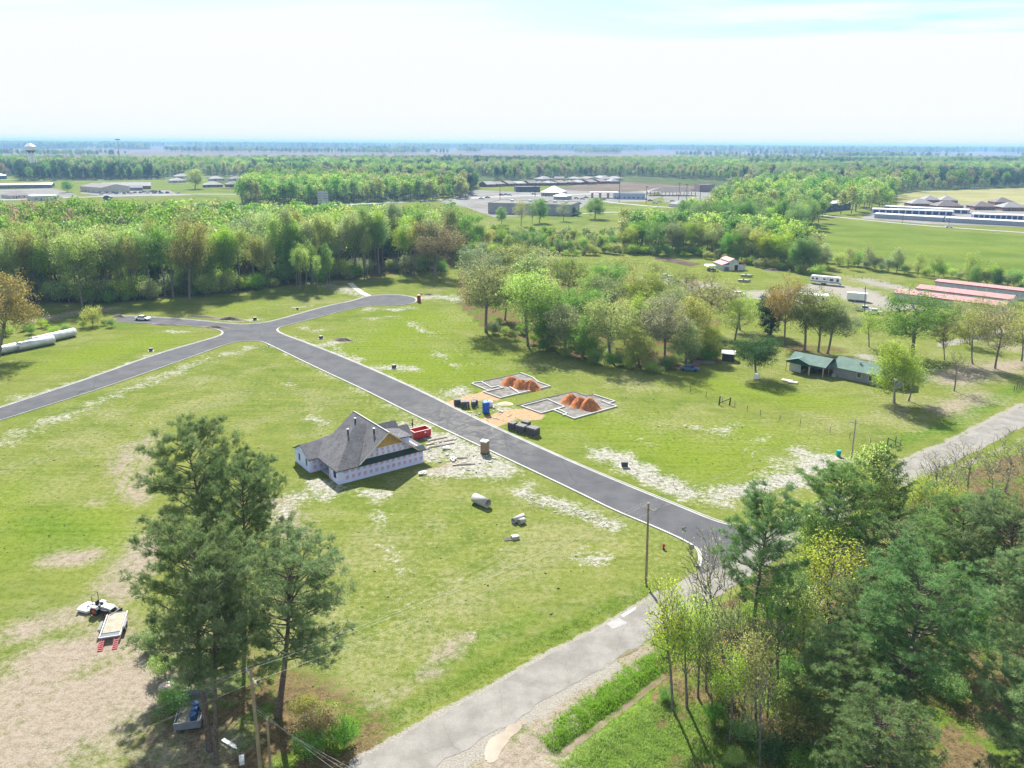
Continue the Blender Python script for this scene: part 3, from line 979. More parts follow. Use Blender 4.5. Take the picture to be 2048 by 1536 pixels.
def lib_pine(key, seed, H, cb, Rc, nb, tufts=4, blades=12, length=0.34, width=0.045):
    """loblolly: straight trunk, rising limbs, foliage plates on the outer half of each limb"""
    rng = np.random.default_rng(seed)
    tz = np.linspace(0, H * 0.97, 14)
    lean = rng.uniform(-0.3, 0.3, 2)
    tr = np.array([[lean[0] * math.sin(z / H * 4), lean[1] * math.sin(z / H * 3), z] for z in tz])
    rz = 0.0135 * H * (1 - (tz / H) ** 1.2 * 0.95)
    rz[0] *= 1.3
    segs = [[*tr[i], *tr[i + 1], rz[i], rz[i + 1]] for i in range(13)]
    pos, dirs = [], []
    for b in range(nb):
        t = ((b + rng.random()) / nb) ** 0.9
        z = cb + (H - cb) * 0.90 * t
        az = b * 2.399 + rng.uniform(-0.6, 0.6)
        prof = max(0.10, 1 - (abs(t - 0.36) / 0.72) ** 2) ** 0.62
        L = Rc * prof * rng.uniform(0.60, 1.10)
        if rng.random() < 0.12:
            L *= 0.5
        base = np.array([np.interp(z, tz, tr[:, 0]), np.interp(z, tz, tr[:, 1]), z])
        out = np.array([math.cos(az), math.sin(az), 0])
        side = np.array([-out[1], out[0], 0])
        up = rng.uniform(0.0, 0.32) + 0.62 * t
        K = max(3, int(L / 0.7))
        pts = [base]
        for s in range(1, K + 1):
            q = s / K
            pts.append(base + out * L * q + np.array([0, 0, L * (up * q + 0.18 * q * q)]) + rng.normal(size=3) * 0.05 * L * q)
        rb = max(0.02, 0.017 * L + 0.015)
        for s in range(K):
            segs.append([*pts[s], *pts[s + 1], rb * (1 - s / K * 0.8), rb * (1 - (s + 1) / K * 0.8)])
        for s in range(1, K + 1):
            q = s / K
            if q < 0.38:
                continue
            for _ in range(5):
                tl = (0.35 + 0.24 * L * (1.1 - q * 0.55)) * rng.uniform(0.5, 1.15)
                v = out * rng.uniform(0.2, 1.0) + side * rng.uniform(-1.1, 1.1) + np.array([0, 0, rng.uniform(-0.05, 0.6)])
                v /= np.linalg.norm(v)
                segs.append([*pts[s], *(pts[s] + v * tl), 0.016, 0.010])
                for m in range(tufts):
                    pos.append(pts[s] + v * tl * (0.4 + 0.7 * (m + rng.random()) / tufts) + rng.normal(size=3) * [0.16, 0.16, 0.10])
                    dv = v * 0.6 + np.array([0, 0, 0.5])
                    dirs.append(dv / np.linalg.norm(dv))
    for m in range(60):
        pos.append(tr[-1] + rng.normal(size=3) * [0.35, 0.35, 0.45])
        dirs.append(np.array([0, 0, 1.0]))
    LIB[key] = (tubes(segs, PBARK, key + '_trunk'), needle_cloud(rng, np.array(pos), np.array(dirs), blades, length, width, NEEDLE, key + '_crown'), H, Rc)


# broad park trees
lib_leafy('oak_a', 11, 20, 4.4, 7.4, 470, 26, 0.60, 0.33, lobes=15, trunk_top=0.35, r0=0.30, lobe_r=0.30, fill=0.25)
lib_leafy('oak_b', 12, 20, 3.8, 7.8, 470, 25, 0.62, 0.33, lobes=14, trunk_top=0.3, r0=0.32, lobe_r=0.32, fill=0.2)
lib_leafy('round_a', 21, 18, 2.4, 5.6, 470, 29, 0.55, 0.31, lobes=13, trunk_top=0.55, r0=0.22, fill=0.4, lobe_r=0.34)
lib_leafy('round_b', 22, 18, 2.0, 5.2, 470, 29, 0.55, 0.31, lobes=12, trunk_top=0.6, r0=0.22, fill=0.35, cz=0.48, lobe_r=0.34)
lib_leafy('round_c', 23, 18, 1.6, 5.0, 430, 28, 0.55, 0.31, lobes=10, trunk_top=0.8, r0=0.3, fill=0.3, cz=0.45, lobe_r=0.36, lift=0.7)
# tall wood trees with bare lower trunks
for i, sd in enumerate((31, 32, 33, 34)):
    lib_leafy('wood_%d' % i, sd, 26, 8.5 + i, 4.6 + 0.35 * i, 330, 21, 0.78, 0.37, lobes=12, trunk_top=0.72, r0=0.27, lobe_r=0.33, fill=0.3)
lib_leafy('thin_a', 41, 22, 8.0, 3.0, 170, 20, 0.55, 0.32, lobes=6, trunk_top=0.85, r0=0.16, lift=0.7)
lib_leafy('thin_b', 42, 22, 9.5, 2.6, 150, 18, 0.55, 0.32, lobes=5, trunk_top=0.85, r0=0.15, lift=0.7)
# light spring crowns that show their limbs
lib_leafy('airy_a', 51, 16, 3.6, 5.4, 360, 14, 0.48, 0.27, lobes=12, trunk_top=0.4, r0=0.19, lobe_r=0.32, fill=0.3)
lib_leafy('airy_b', 52, 16, 3.2, 4.8, 350, 14, 0.45, 0.27, lobes=11, trunk_top=0.45, r0=0.18, lift=0.65, fill=0.3)
lib_leafy('bare_a', 61, 11, 2.2, 3.6, 300, 2, 0.4, 0.18, lobes=7, trunk_top=0.5, r0=0.13, lift=0.9)
lib_leafy('bare_b', 62, 11, 1.6, 4.2, 320, 2, 0.4, 0.18, lobes=8, trunk_top=0.4, r0=0.13, lift=0.9)
# close-up young trees with fine leaves
lib_leafy('young_a', 71, 13, 3.5, 2.6, 240, 16, 0.36, 0.19, lobes=7, trunk_top=0.85, r0=0.12, lift=0.8)
lib_leafy('young_b', 72, 13, 4.5, 2.9, 240, 14, 0.38, 0.19, lobes=7, trunk_top=0.8, r0=0.13, lift=0.8)
lib_leafy('young_c', 73, 13, 3.0, 3.6, 330, 40, 0.42, 0.22, lobes=11, trunk_top=0.7, r0=0.16, lift=0.6, lobe_r=0.36)
# shrubs
for i, sd in enumerate((81, 82, 83)):
    lib_leafy('shrub_%d' % i, sd, 4, 0.25, 2.3, 130, 30, 0.34, 0.19, lobes=9, trunk_top=0.3, r0=0.06, wob=0.1, fill=0.4)
# pines
lib_pine('pine_a', 91, 22, 8.0, 4.8, 84)
lib_pine('pine_b', 92, 22, 7.0, 5.0, 88)
lib_pine('pine_c', 93, 22, 9.0, 4.5, 74)
lib_pine('pine_d', 94, 20, 5.4, 4.4, 80)
lib_leafy('cedar', 97, 14, 0.8, 2.9, 330, 34, 0.34, 0.28, lobes=8, trunk_top=0.9, r0=0.2, cz=0.42)

LIME, GREEN, OLIVE, RUST, PALE, DARK, PINE, YEL, GREY = ((0.375, 0.520, 0.095), (0.205, 0.365, 0.078), (0.375, 0.405, 0.125), (0.400, 0.315, 0.140), (0.420, 0.510, 0.185), (0.065, 0.160, 0.042), (0.10, 0.19, 0.06), (0.450, 0.490, 0.100), (0.290, 0.355, 0.150))
PCOL = (0.190, 0.285, 0.105)
vrng = random.Random(5)


def jit_col(c, a=0.14):
    s = 1 + vrng.uniform(-a, a)
    return (c[0] * s * (1 + vrng.uniform(-a, a) * 0.6), c[1] * s, c[2] * s * (1 + vrng.uniform(-a, a)), 1)


def plant(key, base, h, w=None, col=GREEN, label='', group=None, name='tree', cat='tree', lean=0.0, spin=None, z=0.0):
    tm, cm, H0, R0 = LIB[key]
    root = bpy.data.objects.new(name, None)
    root.empty_display_size = 0.3
    COL.objects.link(root)
    root.location = (base[0], base[1], z)
    sz = h / H0
    sx = sz if w is None else w / R0
    root.scale = (sx, sx, sz)
    root.rotation_mode = 'QUATERNION'
    spin = vrng.uniform(0, 6.28) if spin is None else spin
    root['_c'] = tuple(round(v, 3) for v in col[:3])
    root.rotation_quaternion = Quaternion((0, 1, 0), math.atan2(lean, h)) @ Quaternion((0, 0, 1), spin)
    tag(root, label, cat, group)
    for nm, mm in (('trunk', tm), ('crown', cm)):
        if mm is None:
            continue
        o = bpy.data.objects.new(nm if name != 'shrub' or nm == 'crown' else 'stem', mm)
        COL.objects.link(o)
        o.parent = root
        if nm == 'crown':
            o.color = jit_col(col)
    return root


def plant_px(key, bx, by, tx, ty, r_px=None, col=GREEN, label='', group=None, name='tree', cat='tree'):
    b = G(bx, by)
    h, ln = lean_to(b, tx, ty)
    h *= 0.97 if key.startswith('pine') else 1.08
    w = None
    if r_px:
        dist = math.hypot(b.y, CAM_H - h * 0.6) 
        w = r_px * dist / F_PX * (1.0 if not key.startswith('pine') else 1.06 if bx < 800 else 0.86)
    return plant(key, b, h, w, col, label, group, name, cat, ln)
# ------------------------------------------------------------------ house under construction
k = NT('grey_shingles')
o = k.obj()
s = k.n('ShaderNodeSeparateXYZ')
k.put(s.inputs[0], o)
br = k.n('ShaderNodeTexBrick')
cm = k.n('ShaderNodeCombineXYZ')
k.put(cm.inputs[0], k.math('ADD', s.outputs[0], s.outputs[1]))
k.put(cm.inputs[1], k.math('MULTIPLY', s.outputs[2], 1.6))
k.put(br.inputs['Vector'], cm.outputs[0])
br.inputs['Scale'].default_value = 2.6
br.inputs['Mortar Size'].default_value = 0.012
br.inputs['Color1'].default_value = (0.085, 0.083, 0.090, 1)
br.inputs['Color2'].default_value = (0.165, 0.162, 0.172, 1)
br.inputs['Mortar'].default_value = (0.035, 0.035, 0.038, 1)
SHING = k.principled(k.mix(k.ramp(k.noise(o, 0.7, 4), 0.3, 0.7), br.outputs['Color'], k.mix(0.35, br.outputs['Color'], (0.20, 0.197, 0.205))), 0.95, 0, k.bump(k.noise(o, 14, 2), 0.4, 0.03), 0.08)
WRAP = M('pale_house_wrap', (0.64, 0.68, 0.98), 0.6, 0, 0.07, 0.8)
PRINT = M('pink_red_print', (0.60, 0.10, 0.15), 0.55, 0, 0.1)
OSB = M('yellow_sheathing', (0.50, 0.31, 0.10), 0.8, 0, 0.2, 2.0)
LUMBER = M('raw_lumber', (0.62, 0.47, 0.29), 0.8, 0, 0.2, 1.0)
DARKIN = M('dark_interior', (0.05, 0.035, 0.03), 0.9)
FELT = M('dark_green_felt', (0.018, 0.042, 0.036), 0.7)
FASC = M('pale_fascia', (0.66, 0.63, 0.56), 0.6, 0, 0.1)
BLACK = M('black_rubber', (0.022, 0.022, 0.024), 0.7, 0, 0.25)
BLKPL = M('black_plastic', (0.03, 0.03, 0.033), 0.45)
WHITE = M('white_enamel', (0.78, 0.78, 0.77), 0.35, 0, 0.07)
STEEL = M('galvanised_steel', (0.50, 0.51, 0.52), 0.4, 0.6, 0.12)
SLABC = M('slab_concrete', (0.50, 0.49, 0.47), 0.85, 0, 0.12)

P0 = G(677, 970)
HU = (G(849, 924.5) - P0).normalized()
HROT = math.atan2(HU.y, HU.x)
hs_ = thing('house_under_construction', 'unfinished house in printed pale wrap with grey shingle gable roof beside the street', 'house', P0, HROT)


def wall_open(mb, a, b, h, th, openings, z0=0.0):
    """upright wall from a to b (xy) with rectangular openings (s0,s1,z0,z1)"""
    a, b = Vector((a[0], a[1], 0)), Vector((b[0], b[1], 0))
    L = (b - a).length
    d = (b - a) / L
    rz = math.atan2(d.y, d.x)

    def piece(s0, s1, q0, q1):
        if s1 - s0 < 1e-3 or q1 - q0 < 1e-3:
            return
        c = a + d * ((s0 + s1) / 2)
        mb.box((c.x, c.y, (q0 + q1) / 2), (s1 - s0, th, q1 - q0), rz)
    s = 0.0
    for (s0, s1, q0, q1) in sorted(openings):
        piece(s, s0, z0, h)
        piece(s0, s1, z0, q0)
        piece(s0, s1, q1, h)
        s = s1
    piece(s, L, z0, h)


walls = MB()
wall_open(walls, (0, 0.08), (15.6, 0.08), 2.5, 0.15, [(1.0, 1.18, 1.75, 2.15)])
w1 = walls.build('front_wall', WRAP, hs_)
m = MB()
wall_open(m, (0.08, 0.16), (0.08, 3.4), 2.5, 0.15, [(0.55, 1.75, 0.75, 2.2), (2.75, 3.0, 0.0, 2.3)])
wall_open(m, (0.16, 3.4), (3.6, 3.4), 2.5, 0.14, [])
wall_open(m, (3.6, 3.47), (3.6, 7.12), 2.5, 0.14, [(1.2, 2.2, 0, 2.1)])
m.build('side_wall', WRAP, hs_)
m = MB()
wall_open(m, (-1.62, 7.2), (3.52, 7.2), 2.5, 0.15, [])
wall_open(m, (-1.7, 13.35), (-1.7, 7.28), 2.5, 0.15, [(1.6, 2.4, 0.8, 2.1), (4.6, 5.4, 0.8, 2.1)])
m.add([(-1.70, 7.13, 2.5), (-1.70, 13.35, 2.5), (-1.70, 10.25, 3.95)], [(0, 1, 2)])
m.build('wing_wall', WRAP, hs_)
m = MB()
wall_open(m, (15.52, 0.16), (15.52, 12.4), 2.5, 0.15, [(2.0, 3.2, 0.8, 2.1), (6.2, 7.3, 0, 2.1), (9.0, 10.5, 0.8, 2.1)])
wall_open(m, (-1.62, 13.3), (15.4, 13.3), 2.5, 0.15, [(4, 5.2, 0.8, 2.1), (9, 11, 0, 2.1)])
m.build('rear_wall', WRAP, hs_)
MB().span((0.2, 0.2, 0.02), (15.4, 13.2, 0.12)).span((-1.6, 7.3, 0.02), (0.19, 13.2, 0.12)).span((0.05, 3.5, 0.13), (3.5, 7.1, 0.16)).build('floor_slab', SLABC, hs_)
MB().span((0.3, 3.6, 0.2), (3.4, 3.7, 0.3)).span((0.25, 0.3, 0.3), (0.35, 3.2, 0.4)).build('sole_plate', LUMBER, hs_)
for y0, y1, z0, z1, x in ((0.71, 1.91, 0.75, 2.2, 0.08), ):
    m = MB().span((x + .02, y0 + .003, z0), (x + .06, y0 + 0.08, z1)).span((x + .02, y1 - 0.08, z0), (x + .06, y1 - .003, z1)).span((x + .02, y0 + .08, z1 - 0.08), (x + .06, y1 - .08, z1 - .003))
    m.build('window_frame', LUMBER, hs_)

# roof: hip with a tall cross gable
A0, A1, AP = (-.35, -.35, 2.45), (-.35, 13.75, 2.45), (6.2, 6.7, 6.65)
roofs = {
    'hip_end': [A0, A1, AP],
    'hip_front': [A0, (3.3, -.35, 2.45), (4.05, .62, 3.03), (8.77, 6.7, 6.65), AP],
    'hip_rear': [A1, (8.77, 13.75, 2.45), (8.77, 6.7, 6.65), AP],
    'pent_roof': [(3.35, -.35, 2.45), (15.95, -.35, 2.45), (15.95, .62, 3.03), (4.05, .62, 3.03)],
    'gable_slope': [(9.2, -.12, 7.0), (9.2, 12.8, 7.0), (3.62, 12.8, 2.54), (3.62, -.12, 2.54)],
    'gable_slope_far': [(9.2, -.12, 7.0), (9.2, 12.8, 7.0), (14.85, 12.8, 2.48), (14.85, -.12, 2.48)],
    'eave_flare': [(14.8, -.3, 2.5), (14.8, 9.2, 2.5), (16.7, 9.2, 2.28), (16.7, -.3, 2.28)],
    'wing_roof_front': [(-2.0, 6.85, 2.42), (3.1, 6.85, 2.42), (3.1, 10.25, 4.05), (-2.0, 10.25, 4.05)],
    'wing_roof_rear': [(-2.0, 13.7, 2.42), (3.1, 13.7, 2.42), (3.1, 10.25, 4.05), (-2.0, 10.25, 4.05)],
    'street_gable_front': [(11.6, 9.3, 5.0), (15.4, 9.3, 5.0), (15.4, 6.6, 3.1), (11.6, 6.6, 3.1)],
    'street_gable_rear': [(11.6, 9.3, 5.0), (15.4, 9.3, 5.0), (15.4, 12.2, 3.1), (11.6, 12.2, 3.1)],
    'porch_gable_front': [(14.2, 8.6, 4.05), (17.4, 8.6, 4.05), (17.4, 6.4, 2.6), (14.2, 6.4, 2.6)],
    'porch_gable_rear': [(14.2, 8.6, 4.05), (17.4, 8.6, 4.05), (17.4, 10.8, 2.6), (14.2, 10.8, 2.6)],
    'dormer_roof': [(11.9, 6.9, 4.85), (14.5, 6.4, 4.55), (15.0, 2.5, 4.25), (12.3, 2.5, 4.45)],
}
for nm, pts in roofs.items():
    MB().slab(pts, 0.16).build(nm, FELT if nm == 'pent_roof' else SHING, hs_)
MB().slab([(9.2 - .12, -.14, 7.035), (9.2 - .12, 12.82, 7.035), (9.2 + .30, 12.82, 6.86), (9.2 + .30, -.14, 6.86)], 0.05).build('ridge_cap', M('pale_ridge', (0.42, 0.41, 0.41), 0.8), hs_)
m = MB().span((12.4, 2.9, 2.5), (14.6, 6.3, 4.2))
m.build('dormer_wall', WRAP, hs_)
for y in (6.6, 10.6):
    MB().box((17.2, y, 1.3), (0.14, 0.14, 2.6)).build('porch_post', LUMBER, hs_)
# gable wall: wrap below, bare sheathing above
g0 = 0.62
m = MB().add([(4.2, g0, 2.95), (14.45, g0, 2.95), (12.62, g0, 4.34), (6.02, g0, 4.34)], [(0, 1, 2, 3)])
m.build('gable_wall', WRAP, hs_)
MB().add([(5.98, g0 + .02, 4.30), (12.66, g0 + .02, 4.30), (9.2, g0 + .02, 6.92)], [(0, 1, 2)]).build('gable_sheathing', OSB, hs_)
for s in (-1, 1):
    MB().slab([(9.2, -.17, 6.98), (9.2 + s * 5.62, -.17, 2.49), (9.2 + s * 5.62, -.122, 2.49), (9.2, -.122, 6.98)], 0.22).build('fascia_board', LUMBER if s > 0 else FASC, hs_)
MB().span((4.3, g0 - .06, 2.96), (14.4, g0 - .012, 3.06)).build('gable_base_trim', FASC, hs_)
# printed marks on the wrap
pr = MB()


def mark(x, z, y, sc=1.0):
    w, t = 0.25 * sc, 0.045 * sc
    q = [((-w, -w), (w, -w + t)), ((-w, w - t), (w, w)), ((-w, -w + t), (-w + t, w - t)), ((w - t, -w + t), (w, w - t)),
         ((-.15 * sc, -.13 * sc), (-.09 * sc, .14 * sc)), ((-.05 * sc, -.13 * sc), (.02 * sc, .14 * sc)), ((.06 * sc, -.02 * sc), (.16 * sc, .14 * sc)), ((.06 * sc, -.14 * sc), (.16 * sc, -.07 * sc)), ((-.3 * sc, -.36 * sc), (.2 * sc, -.32 * sc))]
    for (a, b), (c, d) in q:
        pr.add([(x + a, y, z + b), (x + c, y, z + b), (x + c, y, z + d), (x + a, y, z + d)], [(0, 1, 2, 3)])


for i in range(14):
    mark(1.55 + i * 1.04, 2.02 + (0.04 if i % 2 else -0.03), -0.002)
    mark(1.6 + i * 1.04, 0.95, -0.002)
for i in range(9):
    mark(5.3 + i * 1.03, 3.36, g0 - 0.006, .85)
for i in range(7):
    mark(6.35 + i * 0.98, 4.02, g0 - 0.006, .85)
for i in range(2):
    mark(-0.9 + i * 1.1, 1.9, 7.12)
    mark(-0.85 + i * 1.1, 0.9, 7.12)
tag(pr.build('wrap_print', PRINT, hs_), kind='stuff')
m = MB()
for y in (0.5, 2.3, 2.95):
    for z in (0.3, 1.1, 1.9):
        m.add([(0.002, y - .1, z - .2), (0.002, y + .1, z - .2), (0.002, y + .1, z + .2), (0.002, y - .1, z + .2)], [(0, 1, 2, 3)])
tag(m.build('wrap_print', M('faint_pink_print', (0.66, 0.40, 0.42), 0.6), hs_), kind='stuff')
for x, y, z in ((7.9, 9.58, 5.96), (8.04, 2.85, 6.07), (4.8, 5.9, 5.75)):
    v = MB().tube((x, y, z - .15), (x, y, z + .85), .16, .14, 10).build('roof_vent', BLKPL, hs_)
    MB().tube((x, y, z + .86), (x, y, z + .96), .21, .17, 10).build('vent_cap', WHITE, v)


def H(u, n, z=0):
    p = P0 + HU * u + Vector((-HU.y, HU.x, 0)) * n
    return Vector((p.x, p.y, z))


# ------------------------------------------------------------------ dumpster, toilets, pallets, lumber
RED = M('red_paint', (0.52, 0.030, 0.040), 0.45, 0, 0.2)
t = thing('dumpster', 'open red roll-off dumpster on the bare ground between house and street', 'dumpster', H(21.3, 10.9), HROT)
m = MB()
for lo, hi in (((-1.75, -1.05, .2), (1.75, -.98, 1.5)), ((-1.75, .98, .2), (1.75, 1.05, 1.5)), ((-1.75, -.98, .2), (-1.68, .98, 1.5)), ((1.68, -.98, .2), (1.75, .98, 1.5))):
    m.span(lo, hi)
m.build('side_panel', RED, t)
MB().span((-1.68, -.98, .2), (1.68, .98, .28)).build('floor', DARKIN, t)
m = MB()
for lo, hi in (((-1.83, -1.13, 1.5), (1.83, -.96, 1.6)), ((-1.83, .96, 1.5), (1.83, 1.13, 1.6)), ((-1.83, -.96, 1.5), (-1.66, .96, 1.6)), ((1.66, -.96, 1.5), (1.83, .96, 1.6))):
    m.span(lo, hi)
m.build('rim', M('pale_worn_red', (0.60, 0.33, 0.30), 0.6), t)
for x in (-1.4, -.7, 0, .7, 1.4):
    MB().span((x - .06, -1.16, .22), (x + .06, -1.052, 1.48)).build('rib', RED, t)
m = MB().span((.28, -1.175, 1.0), (.62, -1.165, 1.3))
m.build('notice_plate', WHITE, t)
for sy in (-.7, .7):
    MB().span((-1.7, sy - .08, 0.02), (1.7, sy + .08, .198)).build('skid', BLKPL, t)


def toilet(loc, rz, col, roofcol, label):
    t = thing('portable_toilet', label, 'portable toilet', loc, rz)
    MB().box((0, 0, .08), (1.25, 1.25, .16)).build('base', BLKPL, t)
    b = MB().box((0, 0, 1.18), (1.15, 1.15, 2.04)).build('cabin', col, t)
    for s in (-1, 1):
        for q in (-.35, 0, .35):
            MB().box((s * .585, q, 1.15), (.03, .12, 1.7)).build('rib', col, t)
    d = MB().box((0, -.59, 1.12), (.72, .04, 1.8)).build('door', col, t)
    MB().box((.27, -.625, 1.1), (.06, .03, .16)).build('handle', BLKPL, d)
    MB().prism([(-.62, 2.2), (.62, 2.2), (.60, 2.32), (.3, 2.46), (-.3, 2.46), (-.60, 2.32)], -.62, .62).build('roof', roofcol, t)
    MB().tube((.4, .4, 2.3), (.4, .4, 2.62), .05).build('vent_pipe', BLKPL, t)
    return t


toilet(G(970, 906), R(62), M('tan_plastic', (0.30, 0.20, 0.13), 0.6), M('milky_roof', (0.74, 0.72, 0.70), 0.5), 'tan portable toilet with white roof at the near street kerb')
toilet(G(972, 826), R(20), M('blue_plastic', (0.008, 0.10, 0.52), 0.4), M('blue_roof', (0.02, 0.16, 0.60), 0.4), 'bright blue portable toilet beside the brick pallets')
toilet(G(838, 604), R(10), M('maroon_plastic', (0.30, 0.018, 0.035), 0.5), M('red_roof_plastic', (0.55, 0.12, 0.12), 0.5), 'dark red portable toilet at the end of the cul-de-sac')
t = thing('water_tank', 'small pinkish white tank behind the blue toilet', 'tank', G(980, 812))
MB().tube((0, 0, 0), (0, 0, 1.0), .62, .62, 14).build('barrel', M('pinkish_plastic', (0.70, 0.60, 0.60), 0.5), t)
MB().tube((0, 0, 1.0), (0, 0, 1.25), .55, .2, 14).build('lid', M('pinkish_plastic'), t)

BRICK = M('dark_grey_brick', (0.090, 0.086, 0.092), 0.9, 0, 0.35, 3.0)
BRTOP = M('brick_tops', (0.20, 0.185, 0.18), 0.9, 0, 0.3, 4.0)


def pallet(loc, rz, sx, sy, h, label, group):
    t = thing('brick_pallet', label, 'brick pallet', loc, rz, group)
    m = MB()
    for x in (-.42, 0, .42):
        m.box((x * sx, 0, .05), (.1, sy * .96, .1))
    m.build('pallet', LUMBER, t)
    nx, ny, nz = max(2, int(sx / .42)), max(2, int(sy / .42)), max(2, int(h / .26))
    r = random.Random(len(label))
    for iz in range(nz):
        m = MB()
        for ix in range(nx):
            for iy in range(ny):
                m.box(((ix + .5) / nx * sx - sx / 2, (iy + .5) / ny * sy - sy / 2, .1 + (iz + .5) * h / nz), (sx / nx * .95 - r.uniform(0, .02), sy / ny * .95, h / nz * .96))
        m.build('brick_layer', BRICK if iz < nz - 1 else BRTOP, t)
    for x in (-.25, .25):
        MB().box((x * sx, 0, .1 + h / 2), (.035, sy + .03, h + .03)).build('strap', BLKPL, t)
    return t


GA, GB = 'brick pallets near the blue toilet', 'brick pallets by the street opposite the house'
pallet(G(915, 810), R(8), 1.5, 1.2, 1.25, 'brick pallet nearest the street left of the blue toilet', GA)
pallet(G(930, 814), R(8), 1.8, 1.3, 1.25, 'broad brick pallet in the middle, left of the blue toilet', GA)
for i, (x, y) in enumerate(((947, 813), (951, 810))):
    pallet(G(x, y), R(10), .9, 1.3, 1.15, ('dark brick pallet next to the blue toilet, front of two', 'dark brick pallet next to the blue toilet, rear of two')[i], GA)
pallet(G(1025, 858), R(-38), 1.35, 1.35, 1.3, 'leftmost brick pallet opposite the tan toilet', GB)
pallet(G(1043, 864), R(-38), 1.9, 1.4, 1.35, 'middle brick pallet opposite the tan toilet', GB)
pallet(G(1066, 870), R(-38), 2.1, 1.6, 1.5, 'rightmost, largest brick pallet opposite the tan toilet', GB)
pallet(G(1052, 855), R(-38), 1.5, 1.2, 1.25, 'brick pallet behind the middle of the row opposite the tan toilet', GB)

r = random.Random(3)
for i, (a, b, w) in enumerate([((855, 882), (893, 874), .9), ((852, 890), (912, 878), .7), ((850, 897), (908, 886), .8), ((905, 931), (950, 928), .5), ((900, 918), (935, 916), .3)]):
    p, q = G(*a), G(*b)
    d = q - p
    t = tag(MB().box((0, 0, .1), (d.length, w * .55, .16)).box((.3, .12, .22), (d.length * .8, w * .3, .06), .03).build('board_stack', M('weathered_boards', (0.40, 0.36, 0.31), 0.9, 0, .25, 1.0)), ['long pale board stack behind the red dumpster', 'longest pale board stack between house and street', 'board stack nearest the house corner on bare ground', 'single boards lying on dirt toward the tan toilet', 'scattered boards on rubble between house and tan toilet'][i], 'lumber', 'boards lying between house and street')
    t.location = (p + q) / 2
    t.rotation_euler = (0, 0, math.atan2(d.y, d.x))
for i, (x, y, lab) in enumerate([(894, 898, 'small pale block pile on the rubble right of the house'), (846, 948, 'white sheet pile lying by the house shadow corner'), (908, 920, 'rubble heap of broken pale blocks beside the boards')]):
    p = G(x, y)
    t = thing('block_pile', lab, 'block pile', p, r.uniform(0, 3))
    for j in range(5 if i else 4):
        MB().box((r.uniform(-.5, .5), r.uniform(-.3, .3), .14 + .12 * (j % 2)), (r.uniform(.5, 1.1), r.uniform(.4, .7), .24), r.uniform(-.4, .4)).build('block', M('chalky_block', (0.66, 0.64, 0.60), .85, 0, .2), t)
t = thing('meter_post', 'thin dark power post standing behind the red dumpster', 'post', H(21.5, 14.0))
MB().box((0, 0, 1.3), (.14, .14, 2.6)).build('post', DARKIN, t)
MB().box((0, -.12, 1.6), (.35, .1, .5)).build('meter_box', BLKPL, t)

# ------------------------------------------------------------------ foundations with red earth
k = NT('red_earth')
o = k.obj()
f = k.ramp(k.noise(o, 1.6, 5, .7), .35, .65)
EARTH = k.principled(k.mix(f, (0.30, 0.105, 0.042), (0.47, 0.200, 0.090)), .95, 0, k.bump(k.noise(o, 3.5, 4, .7), 0.7, .15), .0)
FOOT = M('fresh_footing', (0.40, 0.395, 0.375), .9, 0, .15)
PLOTG = field_mat('rubble_floor', (0.12, 0.112, 0.102), (0.25, 0.238, 0.22), .6)
TRENCH = M('dark_trench_soil', (0.10, .085, .07), .95, 0, .3)


def foundation(label, runs, floor, trench):
    c = sum((G(*p) for p in floor), Vector()) / len(floor)
    t = thing('foundation', label, 'foundation', (c.x, c.y, 0))
    for rn in runs:
        m = MB()
        pts = [G(*p) - c for p in rn]
        for a, b in zip(pts, pts[1:]):
            d = b - a
            mid = (a + b) / 2
            m.box((mid.x, mid.y, .13), (d.length + .26, .28, .24 + vrng.uniform(0, .01)), math.atan2(d.y, d.x))
        m.build('footing', FOOT, t)
    vv = [G(*p) - c for p in floor]
    s = sheet('floor', vv, .03, PLOTG)
    s.parent = t
    del s['kind']
    for rn in trench:
        m = MB()
        pts = [G(*p) - c for p in rn]
        for a, b in zip(pts, pts[1:]):
            d = b - a
            mid = (a + b) / 2
            m.box((mid.x, mid.y, .04), (d.length + .2, .5, .14), math.atan2(d.y, d.x))
        m.build('trench', TRENCH, t)
    return t


def mound(px, py, rx, ry, h, rz, label, seed, mat=None, group='red earth mounds on the foundations', name='earth_mound', cat='earth mound'):
    rng = np.random.default_rng(seed)
    n, mrad = 26, 10
    V, Fs = [(0, 0, h)], []
    ph = rng.uniform(0, 6.28, 6)
    for i in range(1, mrad + 1):
        q = i / mrad
        for j in range(n):
            a = 2 * math.pi * j / n
            edge = 1 + .14 * math.sin(3 * a + ph[0]) + .08 * math.sin(5 * a + ph[1])
            z = h * (0.5 + 0.5 * math.cos(math.pi * q)) ** 0.8 * (1 + .13 * math.sin(4 * a + ph[2] + 3 * q) * q) + rng.normal() * .03 * h * (q < .95)
            V.append((rx * q * edge * math.cos(a), ry * q * edge * math.sin(a), max(-.02, z) if q < 1 else -.03))
    for j in range(n):
        Fs.append((0, 1 + j, 1 + (j + 1) % n))
    for i in range(mrad - 1):
        for j in range(n):
            a, b = 1 + i * n + j, 1 + i * n + (j + 1) % n
            Fs.append((a, a + n, b + n, b))
    m = MB()
    m.add(V, Fs)
    o = m.build(name, mat or EARTH, None, True)
    o.location = G(px, py)
    o.rotation_euler = (0, 0, rz)
    tag(o, label, cat, group)


